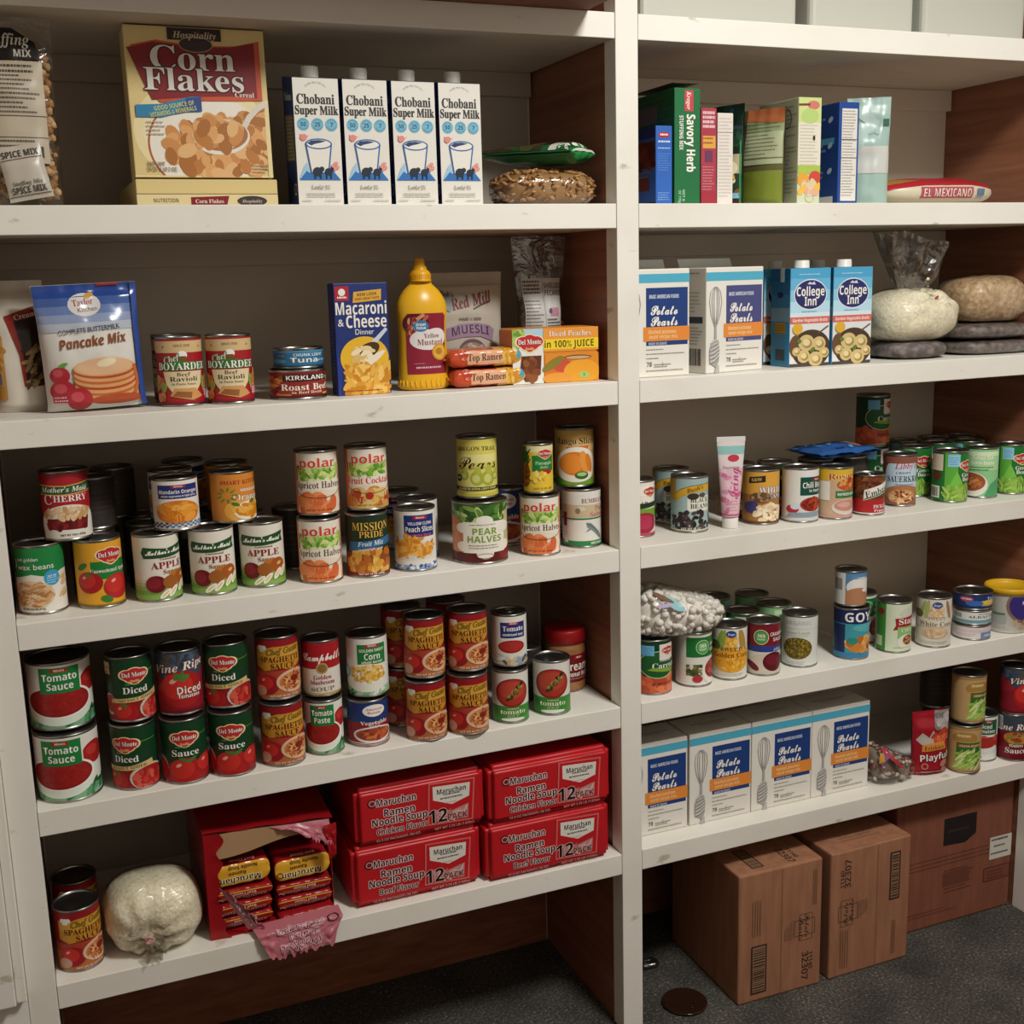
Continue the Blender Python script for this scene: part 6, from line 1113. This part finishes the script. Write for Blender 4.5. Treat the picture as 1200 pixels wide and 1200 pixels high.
a = Art('#2a5a9a'); a.p([(20, 60), (60, 110), (80, 60), (50, 30)], '#c96a3a'); a.p([(40, 70), (60, 96), (66, 66)], '#e0c8a0'); a.sc(16, -20, 70, 60, 50, ['#3a74b4', '#1f4a86', '#5f94c8'], 14, 6, 83, True)
FB = pillow(0.160, 0.12, 0.022, [(0, 0.05), (0.15, 0.8), (0.5, 1), (0.85, 0.7), (1, 0.05)], 33, 0.004)
m = MB(); sheet(m, FB, -1, ink('#2a5a9a', 0.25)); sheet(m, FB, 1, ink('#2a5a9a', 0.25)); decal(m, FB, 0.160, 0.12, a)
solo('seasoning_bag', m, 'shiny blue bag lying across the tops of dark cans', 'bag', (0.575, 0.062, Z[3]+H+0.0155), math.radians(4), None, math.radians(-90))

# fourth shelf: marshmallows, peanut butter, spread tub
zs = Z[4] + H + 2*G
t = thing('marshmallow_bag', 'clear bag of small white marshmallows lying on two cans', 'bag', (0.158, 0.080, zs))
FM0 = mound(0.106, 0.068, 0.036, 35, 0.005, 0.8)
def FM(a, b, off=0.0):
    p = FM0(a, b, off); p.z *= 1.0 + 0.55*max(0, min(1, (0.06-p.x)/0.13)); return p
g = random.Random(23); c = MB(); closed(c, FM, ink('#f0ebe4', 0.8), 40, 20, -0.011)
for i in range(460):
    p = FM(g.random(), g.uniform(0.20, 0.99), -0.0055); p.z = max(p.z, 0.008); s = g.uniform(0.0068, 0.0085)
    c.ball(p, (s, s, s*0.9), ink(g.choice(('#f0ebe4', '#e8e2da', '#f4f0ea')), 0.8), 2 if i % 3 == 0 else 1, 0.04, g)
o = c.build('marshmallows', t); o['kind'] = 'stuff'
m = MB(); closed(m, FM, clear(), 48, 24, 0.005); m.build('film', t)
a = Art('#8fbcc0'); 
for x, y, r1, r2, q, cc in ((-30, 74, 14, 30, 40, '#93c0c4'), (-60, 88, 34, 8, -20, '#7a5a48'), (-50, 62, 20, 6, 20, '#b9a8c4')): a.e(x, y, r1, r2, cc, q)
m = MB(); a.rough = 0.25
def mm(x, y, l):
    p = FM(0.75 + x/1000*1.35, 0.5 + (y-30)/1000*3.6 if y < 150 else 0.95, 0.0060+0.00006*l); return p
m.art(a, mm, 6, 6, True, clip=(-95, 20, 60, 130)); m.build('printed_film', t)
t = thing('peanut_butter_jar', 'peanut butter jar with red lid and dark red label', 'jar', (-0.045, 0.152, Z[4]+G), math.radians(-12))
MB().lathe([(0.0002, 0.001), (0.036, 0.001), (0.0395, 0.005), (0.0400, 0.010), (0.0400, 0.085), (0.0385, 0.092), (0.036, 0.097), (0.036, 0.100), (0.0002, 0.100)], speck('peanut_butter', [(0.3, '#8a5c38'), (0.7, '#a87448')], 30, 0.25, None, 0.1), 48).build('body', t)
c = MB().lathe([(0.0365, 0.0985), (0.0395, 0.0990), (0.0398, 0.122), (0.0385, 0.1255), (0.034, 0.1262), (0.0002, 0.1258)], ink('#a81c20', 0.4), 48)
for q in range(60): c.box(-0.0005, -0.0402, 0.101, 0.0005, -0.0394, 0.121, ink('#a81c20', 0.4), 0, 1, lambda v, q=q: Matrix.Rotation(q*PI/30, 3, 'Z') @ v)
c.build('lid', t)
a = Art('#6a1a1c', 0.3); a.r(-125, 22, 125, 78, '#6f1c1e'); a.r(-125, 22, 125, 24, '#4a1012'); winco(a, 20, 72, 20); a.t('Creamy', 22, 54, 16, '#eee6da', 'b', 66); a.t('peanut butter', 22, 38, 9, '#eee6da', 'o', 64); a.bars(-16, 28, 50, 1, 4, '#b8807a', 2); a.ring(44, 36, 7, 7, 1, '#c99a90')
m = MB(); m.art(a, lambda x, y, l: ((0.0403+0.00006*l)*math.sin(x/40), -(0.0403+0.00006*l)*math.cos(x/40), y/1000), 4); m.build('label', t)
t = thing('spread_tub', 'white spread tub with yellow rim at the shelf end', 'tub', (1.0105, 0.052, Z[4]+G), math.radians(-38))
MB().lathe([(0.0002, 0.001), (0.043, 0.001), (0.045, 0.003), (0.0495, 0.090), (0.0500, 0.091), (0.0500, 0.094), (0.0475, 0.094), (0.0470, 0.090)], ink('#d9d6cc', 0.4), 52).build('body', t)
MB().lathe([(0.0502, 0.0895), (0.0528, 0.0900), (0.0532, 0.1000), (0.0515, 0.1030), (0.0480, 0.1032), (0.0465, 0.1000), (0.0462, 0.0940), (0.0002, 0.0936)], ink('#d3a51e', 0.4), 52).build('lid', t)
a = Art('#d9d6cc'); a.e(36, 66, 40, 36, '#3a2f78', n=28); a.ring(36, 66, 46, 42, 6, '#8a6a5a'); a.bars(24, 68, 62, 1, 5, W, 8, 0.0); a.r(-40, 44, -12, 47, '#3f7a48'); a.r(-40, 22, -10, 42, '#a4a8a6'); a.bars(-40, 14, 0, 2, 5, '#b4b8b6', 2); a.sc(8, 30, 20, 20, 10, ['#b07a5a', '#c9a27a'], 9, 5, 84, True)
m = MB(); m.art(a, lambda x, y, l: ((0.0452+0.0000505*y*1.0+0.0003+0.00006*l)*math.sin(x/47), -(0.0452+0.0000505*y+0.0003+0.00006*l)*math.cos(x/47), y/1000), 4, 0, True, clip=(-140, 4, 140, 86)); m.build('label', t)

# ---------------------------------------------------------------- lowest shelf: noodle cases, torn case, candy, cat treats
zs = Z[5] + G
def ramen_art(flavor):
    a = Art('#b81c22', 0.36); o = '#e0b8b4'
    a.ring(-92, 82, 9, 8.5, 1.6, '#2a1c1c'); a.ring(-92, 82, 6, 5.5, 1.2, '#c9b0ac'); a.e(-92, 81, 4, 3.4, '#5a2a2a')
    a.t('Maruchan', -47, 81, 13, '#1c1416', 'b', 74, o=o, ow=1.4); a.t('Ramen', -42, 60, 13, '#1c1416', 'b', 58, o=o, ow=1.4); a.t('Noodle Soup', -42, 44, 13.5, '#1c1416', 'b', 104, o=o, ow=1.4); a.t(flavor, -38, 25, 11, '#1c1416', 'b', 96 if 'Ch' in flavor else 74, o=o, ow=1.0)
    a.t('12-3 OZ PACKAGES (36 OZ)', -46, 9, 5, '#c98a86', 'b', 84); a.t('NET WT 2.25 LB (1.02kg)', 62, 9, 5, '#c98a86', 'b', 76); a.bars(66, 104, 96, 1, 3, '#c98a86', 1.4)
    a.p([(10, 18), (14, 100), (104, 96), (98, 14)], '#d0625e'); a.p([(13, 21), (17, 97), (101, 93), (95.5, 17)], '#b81c22')
    a.p([(22, 66), (22, 92), (94, 88), (92, 62), (58, 52)], '#d9d4c8'); a.t('Maruchan', 58, 80, 9.5, '#1c1416', 'b', 56); a.bars(42, 72, 76, 1, 4, '#3a3030', 2.4, 0.1); a.bars(36, 65, 80, 1, 4, '#3a3030', 2.4, 0.1); a.bars(44, 56, 70, 1, 3, '#d9948e', 1.6)
    a.p([(20, 24), (22, 48), (58, 40), (90, 48), (88, 20)], '#b58280'); a.sc(30, 55, 32, 30, 8, ['#c99a94', '#a86a68', '#d6b0a8'], 8, 1.6, 85, True)
    a.t('12', 30, 34, 25, '#17100f', 'b', 36, o='#d9a8a2', ow=1.2); a.t('PACK', 68, 28, 11, '#6a3a38', 'b', 38)
    return a
CH, BF = ramen_art('Chicken Flavor'), ramen_art('Beef Flavor')
def filmcase(w, d, h, art, seed):
    m = MB(); red = ink('#b81c22', 0.36); n = 22
    def wob(c):
        k = noise.noise(Vector((c.x*14+seed, c.y*14, c.z*14)))*0.0022; return Vector((c.x, c.y - k, c.z if c.z < 0.004 else c.z + k*0.6))
    bm = bmesh.new(); bmesh.ops.create_cube(bm, size=1)
    for v in bm.verts: v.co = (v.co.x*w, d/2+v.co.y*d, h/2+v.co.z*h)
    bmesh.ops.bevel(bm, geom=bm.edges[:], offset=0.009, segments=4, affect='EDGES')
    for ax, lo, hi, k in ((0, -w/2, w/2, 18), (1, 0, d, 12), (2, 0, h, 8)):
        for q in range(1, k):
            co = [0, 0, 0]; co[ax] = lo + (hi-lo)*q/k; no = [0, 0, 0]; no[ax] = 1
            bmesh.ops.bisect_plane(bm, geom=bm.verts[:]+bm.edges[:]+bm.faces[:], plane_co=Vector(co), plane_no=Vector(no))
    bm.verts.index_update()
    m.add([wob(v.co) for v in bm.verts], [tuple(v.index for v in f.verts) for f in bm.faces], red, True); bm.free()
    m.art(art, lambda x, y, l: wob(Vector((x/1000, 0, y/1000))) + Vector((0, -0.0004-0.00006*l, 0)), 10, 10, True, clip=(-w*500+9, 7, w*500-9, h*1000-7))
    return m
for w, h, art, x, y, z, lb, s in ((0.247, 0.1155, BF, -0.4105, 0.020, zs, 'red beef noodle case at the bottom next to the torn case', 1), (0.247, 0.111, CH, -0.3995, 0.020, zs+0.1163, 'red chicken noodle case stacked next to the torn case', 2),
                               (0.256, 0.1135, BF, -0.152, 0.006, zs, 'red beef noodle case at the bottom by the centre post', 3), (0.250, 0.113, CH, -0.146, 0.006, zs+0.1143, 'red chicken noodle case stacked by the centre post', 4)):
    solo('noodle_case', filmcase(w, 0.20, h, art, s*5), lb, 'case', (x, y, z), 0, 'red wrapped noodle cases')

t = thing('torn_noodle_case', 'red noodle case torn open, pink film hanging over the shelf', 'case', (-0.674, 0.030, zs))
RD, PK, TAN = ink('#96141a', 0.24), ink('#b86a74', 0.3), ink('#a98560', 0.7)
w, d, h = 0.226, 0.235, 0.196
m = MB(); q = 0.0016
m.box(-w/2, 0, 0, -w/2+q, d, h, RD); m.box(w/2-q, 0.03, 0, w/2, d, h*0.93, RD); m.box(-w/2+q, d-q, 0, w/2-q, d, h*0.93, RD); m.box(-w/2+q, 0, 0, w/2-q, d-q, q, RD)
m.grid(lambda a, b: Vector((-w/2 + a*w, 0.004 + b*(d-0.004), h - 0.013*a*(1-b) + 0.0015*math.sin(a*17+b*9))), 24, 14, RD)
rim = [(0.0, 0.040), (0.1, 0.030), (0.25, 0.022), (0.4, 0.026), (0.5, 0.020), (0.62, 0.030), (0.75, 0.024), (0.88, 0.034), (1.0, 0.030)]
m.grid(lambda a, b: Vector((-w/2 + lerp_list(rim, a)*b*(0.9+0.5*noise.noise(Vector((a*9, 1, 2)))), -0.0006 - 0.004*b*b, a*h)), 40, 6, RD)
m.build('wrapper', t)
m = MB(); m.grid(lambda a, b: Vector((-w/2+0.018 + a*(w-0.030), 0.002 + 0.004*math.sin(a*5) , h - 0.004 - 0.010*a - b*(0.046 - 0.030*a + 0.004*math.sin(a*7)))), 24, 4, TAN); m.grid(lambda a, b: Vector((-w/2+0.004 + a*(w-0.010), 0.006 + b*(d-0.01), h - 0.006 - 0.012*a*(1-b))), 12, 8, TAN); m.build('cardboard_tray', t)
def flap(pts0, pts1, amp, seed, mid=None):
    """torn wrap: hangs from one edge to another, over a bend if mid is given, with a ragged lower rim"""
    def fn(a, b):
        p = Vector(pts0[0]).lerp(Vector(pts0[1]), a); q_ = Vector(pts1[0]).lerp(Vector(pts1[1]), a)
        if mid:
            k = Vector(mid[0]).lerp(Vector(mid[1]), a); c = p.lerp(k, b/0.35) if b < 0.35 else k.lerp(q_, (b-0.35)/0.65)
        else: c = p.lerp(q_, b)
        n = noise.noise(Vector((a*5+seed, b*4, seed))); n2 = noise.noise(Vector((a*15+seed, b*7, seed+4))); rg = max(0, b-0.75)*4
        return c + Vector((0, -abs(n*amp + n2*amp*0.35)*min(1, b*3), -rg*(0.012*n2 + 0.010*abs(math.sin(a*11+seed)))))
    return fn
m = MB()
f1 = flap(((-0.045, -0.003, 0.012), (0.112, -0.003, 0.016)), ((-0.022, -0.044, -0.030), (0.092, -0.042, -0.026)), 0.008, 3, ((-0.040, -0.036, 0.010), (0.112, -0.036, 0.014))); m.grid(f1, 44, 24, PK)
f2 = flap(((-0.094, -0.004, 0.098), (-0.050, -0.006, 0.010)), ((-0.074, -0.014, 0.088), (-0.022, -0.022, 0.018)), 0.008, 9); m.grid(f2, 34, 10, PK)
f3 = flap(((0.000, 0.004, 0.186), (0.104, -0.004, 0.184)), ((0.050, -0.012, 0.176), (0.110, -0.014, 0.140)), 0.010, 15); m.grid(f3, 24, 10, PK)
a = Art('#2f2426', 0.3); a.t('nahcuraM', 0, 24, 12, '#2f2426', 'b', 70, o='#d9a4aa', ow=1.4); a.t('nemaR', 6, 8, 11, '#2f2426', 'b', 50, o='#d9a4aa', ow=1.4); a.t('puoS eldooN', 0, -8, 10, '#2f2426', 'b', 76, o='#d9a4aa', ow=1.4); a.ring(50, 26, 9, 9, 2, '#2f2426')
m.art(a, lambda x, y, l: f1(0.5+x/130, max(0, min(1, 0.70 - y/70))) + Vector((0, -0.0016-0.00006*l, 0.0010)), 5, 5, True, clip=(-62, -18, 62, 34))
a = Art('#2f2426', 0.3); a.t('PACK 12', 0, 4, 14, '#3a2c2e', 'b', 70, o='#d9a4aa', ow=1.2); a.bars(-40, -10, 40, 2, 6, '#4a383a', 3)
m.art(a, lambda x, y, l: f2(0.6+x/110, max(0, min(1, 0.5 - y/40))) + Vector((0, -0.0016-0.00006*l, 0.0006)), 5, 5, True, clip=(-40, -18, 40, 18))
m.build('torn_film', t)['label'] = 'pink inner side of the torn film'
m = MB(); m.grid(flap(((0.092, -0.012, 0.176), (0.116, -0.010, 0.178)), ((0.098, -0.016, 0.118), (0.112, -0.014, 0.126)), 0.008, 22), 10, 16, RD); m.build('hanging_shred', t)
def packart(top):
    a = Art('#9a181e')
    if top: a.r(-70, 14, 70, 50, '#dba330'); a.t('Maruchan', -3, 22, 10, '#1a1416', 'b', 70, rot=180, o='#efdca8', ow=1.2); a.ring(-42, 24, 6, 6, 1.6, '#1a1416'); a.t('Ramen', -8, 34, 6, '#2a2020', 'b', 30, rot=180); a.t('Noodle Soup', 2, 43, 6, '#2a2020', 'b', 50, rot=180); a.t('Beef Flavor', 2, 57, 6, '#e0b8a0', 'b', 44, rot=180)
    else: a.r(-70, 24, 70, 26, '#dba330'); a.t('Maruchan', 0, 13, 8.5, '#2a1214', 'b', 74, rot=180, o='#c98a7a', ow=0.8); a.t('Beef Flavor', 0, 21, 4, '#e0b8a0', 'b', 40, rot=180); a.ring(-42, 13, 5, 4, 1.2, '#c9a0a0')
    return a
src = {}
for n, (x, y, z, r, top, lb) in enumerate(((-0.724, 0.046, 0.002, 0, 0, 'noodle packet lowest in the stack by the torn edge with pack lettering'), (-0.724, 0.044, 0.0270, 2, 0, 'noodle packet second lowest in the stack nearer the rice bag'), (-0.722, 0.047, 0.0520, -2, 0, 'noodle packet third up in the stack nearer the rice bag'), (-0.724, 0.046, 0.0775, 1, 1, 'noodle packet on top of the stack nearer the rice bag'),
                                   (-0.616, 0.046, 0.0145, 1, 0, 'noodle packet lowest in the stack nearer the whole cases'), (-0.616, 0.048, 0.0395, -1, 0, 'noodle packet second up in the stack nearer the whole cases'), (-0.617, 0.046, 0.0650, 2, 1, 'noodle packet on top of the stack nearer the whole cases'), (-0.640, 0.034, 0.002, 3, 2, 'noodle packet lying flat and thin under the stack nearer the whole cases'))):
    k = 1 if top == 1 else 0; lb = ('red and yellow ' if k else 'dark red ') + lb; loc = (x, y, zs+0.0016+z)
    if top == 2: loc = (-0.616, 0.034, zs+0.0030)
    if k not in src:
        src[k] = solo('noodle_packet', packet_mb(0.100, 0.095, 0.046 if k else 0.0225, packart(k), '#9a181e', 6+k, 0.22, 3, False), lb, 'packet', loc, 0, 'loose noodle packets in the torn case'); o = src[k]
    else:
        o = src[k].copy(); COL.objects.link(o); o.location = loc; o['label'] = lb
    o.rotation_euler.z = math.radians(r)
    if top == 2: o.scale = (1, 1, 0.45)

t = thing('candy_bag', 'crumpled clear bag of small wrapped candies beside potato cartons', 'bag', (0.696, 0.070, zs))
FC0 = mound(0.060, 0.052, 0.030, 41, 0.006, 0.8)
def FC(a, b, off=0.0):
    p = FC0(a, b, off); p.z *= 1.0 + 0.95*max(0, min(1, (0.01-p.x)/0.06)); return p
g = random.Random(31); c = MB(); closed(c, FC, ink('#8a7a6c', 0.5), 36, 18, -0.008)
for i in range(150):
    p = FC(g.random(), g.uniform(0.2, 0.97), -0.004); p.z = max(p.z, 0.010); s = g.uniform(0.005, 0.009)
    c.ball(p, (s, s*0.8, s*0.6), ink(g.choice(('#b0a298', '#c4b8ae', '#94806f', '#d0c6bc', '#8a3a44')), 0.3), 1, 0.3, g, Matrix.Rotation(g.uniform(0, 3), 3, 'Z'))
o = c.build('wrapped_candies', t); o['kind'] = 'stuff'
m = MB(); closed(m, FC, clear(), 40, 20, 0.003); m.build('film', t)
a = Art('#8a4a7a', 0.25); a.p([(-40, 10), (-10, 60), (-44, 80)], '#8f5a86'); a.p([(-46, 60), (10, 30), (16, 40), (-40, 84)], '#a83440'); a.p([(-48, 20), (-30, 30), (-36, 50), (-48, 48)], '#d09a3a')
m = MB(); m.art(a, lambda x, y, l: FC(0.72+x/1000*2.2, 0.42+y/1000*4.5, 0.0042+0.00006*l), 5, 5, True, clip=(-48, 8, 20, 90)); m.build('printed_film', t)
a = Art('#9a1a26', 0.25); a.p([(6, 108), (50, 96), (50, 150), (10, 150)], '#8f8684'); a.sc(16, 28, 124, 18, 16, ['#a39a96', '#7a706e', '#b5aca8'], 9, 6, 86, True); a.p([(-40, 84), (-26, 100), (-10, 88), (0, 104), (14, 84), (4, 74), (-30, 74)], '#b0a49c'); a.sc(12, 18, 88, 18, 12, ['#c4502e', '#b03a2a', '#d0704a'], 12, 5, 87, True); a.p([(-30, 58), (-28, 74), (28, 78), (30, 62)], '#c9853a'); a.t('Friskies', 0, 67, 10, '#7a2a1c', 's', 48, rot=3); a.t('Playful', 2, 45, 15, '#eee6dc', 'b', 70, rot=4, o='#6a0f18', ow=0.6); a.e(-22, 24, 8, 8, '#c07a6a'); a.e(-22, 24, 5, 5, '#9a1a26'); a.e(26, 28, 11, 8, '#b87a6a', 40); a.e(28, 12, 9, 6, '#a86a5a', -20); a.r(-50, 4, 50, 12, '#b03a44'); a.bars(-30, 9, 0, 1, 4, '#d9a0a0', 3)
bag('cat_treat_pouch', 'red cat treat pouch standing beside the tan cans', 'bag', (0.797, 0.048, zs), 0.090, 0.146, 0.042, a, '#9a1a26', math.radians(-10), [(0, 0.35), (0.08, 0.9), (0.35, 1.0), (0.7, 0.6), (0.92, 0.1), (1, 0.0)], 43, 0.003, 0.25)

# carpet: brown glass dish and a scrap of clear plastic
m = MB(); gl = node_mat('brown_glass', lambda nt, N, L, b: (b.inputs['Base Color'].__setattr__('default_value', lin('#2c1a12')), b.inputs['Roughness'].__setattr__('default_value', 0.12)))
m.lathe([(0.0002, 0.0012), (0.044, 0.0012), (0.047, 0.003), (0.0475, 0.0055), (0.046, 0.0068), (0.042, 0.0060), (0.030, 0.0040), (0.0002, 0.0036)], gl, 48)
for x, y in ((0.018, -0.012), (0.002, -0.026)): m.ball((x, y, 0.006), (0.003, 0.003, 0.002), gl, 2)
solo('glass_dish', m, 'shallow round brown dish on the carpet near the centre post', 'dish', (0.160, 0.032, 0.0006))
m = MB(); closed(m, mound(0.022, 0.018, 0.008, 51, 0.004, 0.8, 60), hazy(), 24, 14); solo('plastic_scrap', m, 'small crumpled scrap of clear plastic on the dark carpet', 'scrap', (0.160, 0.185, 0.0006))
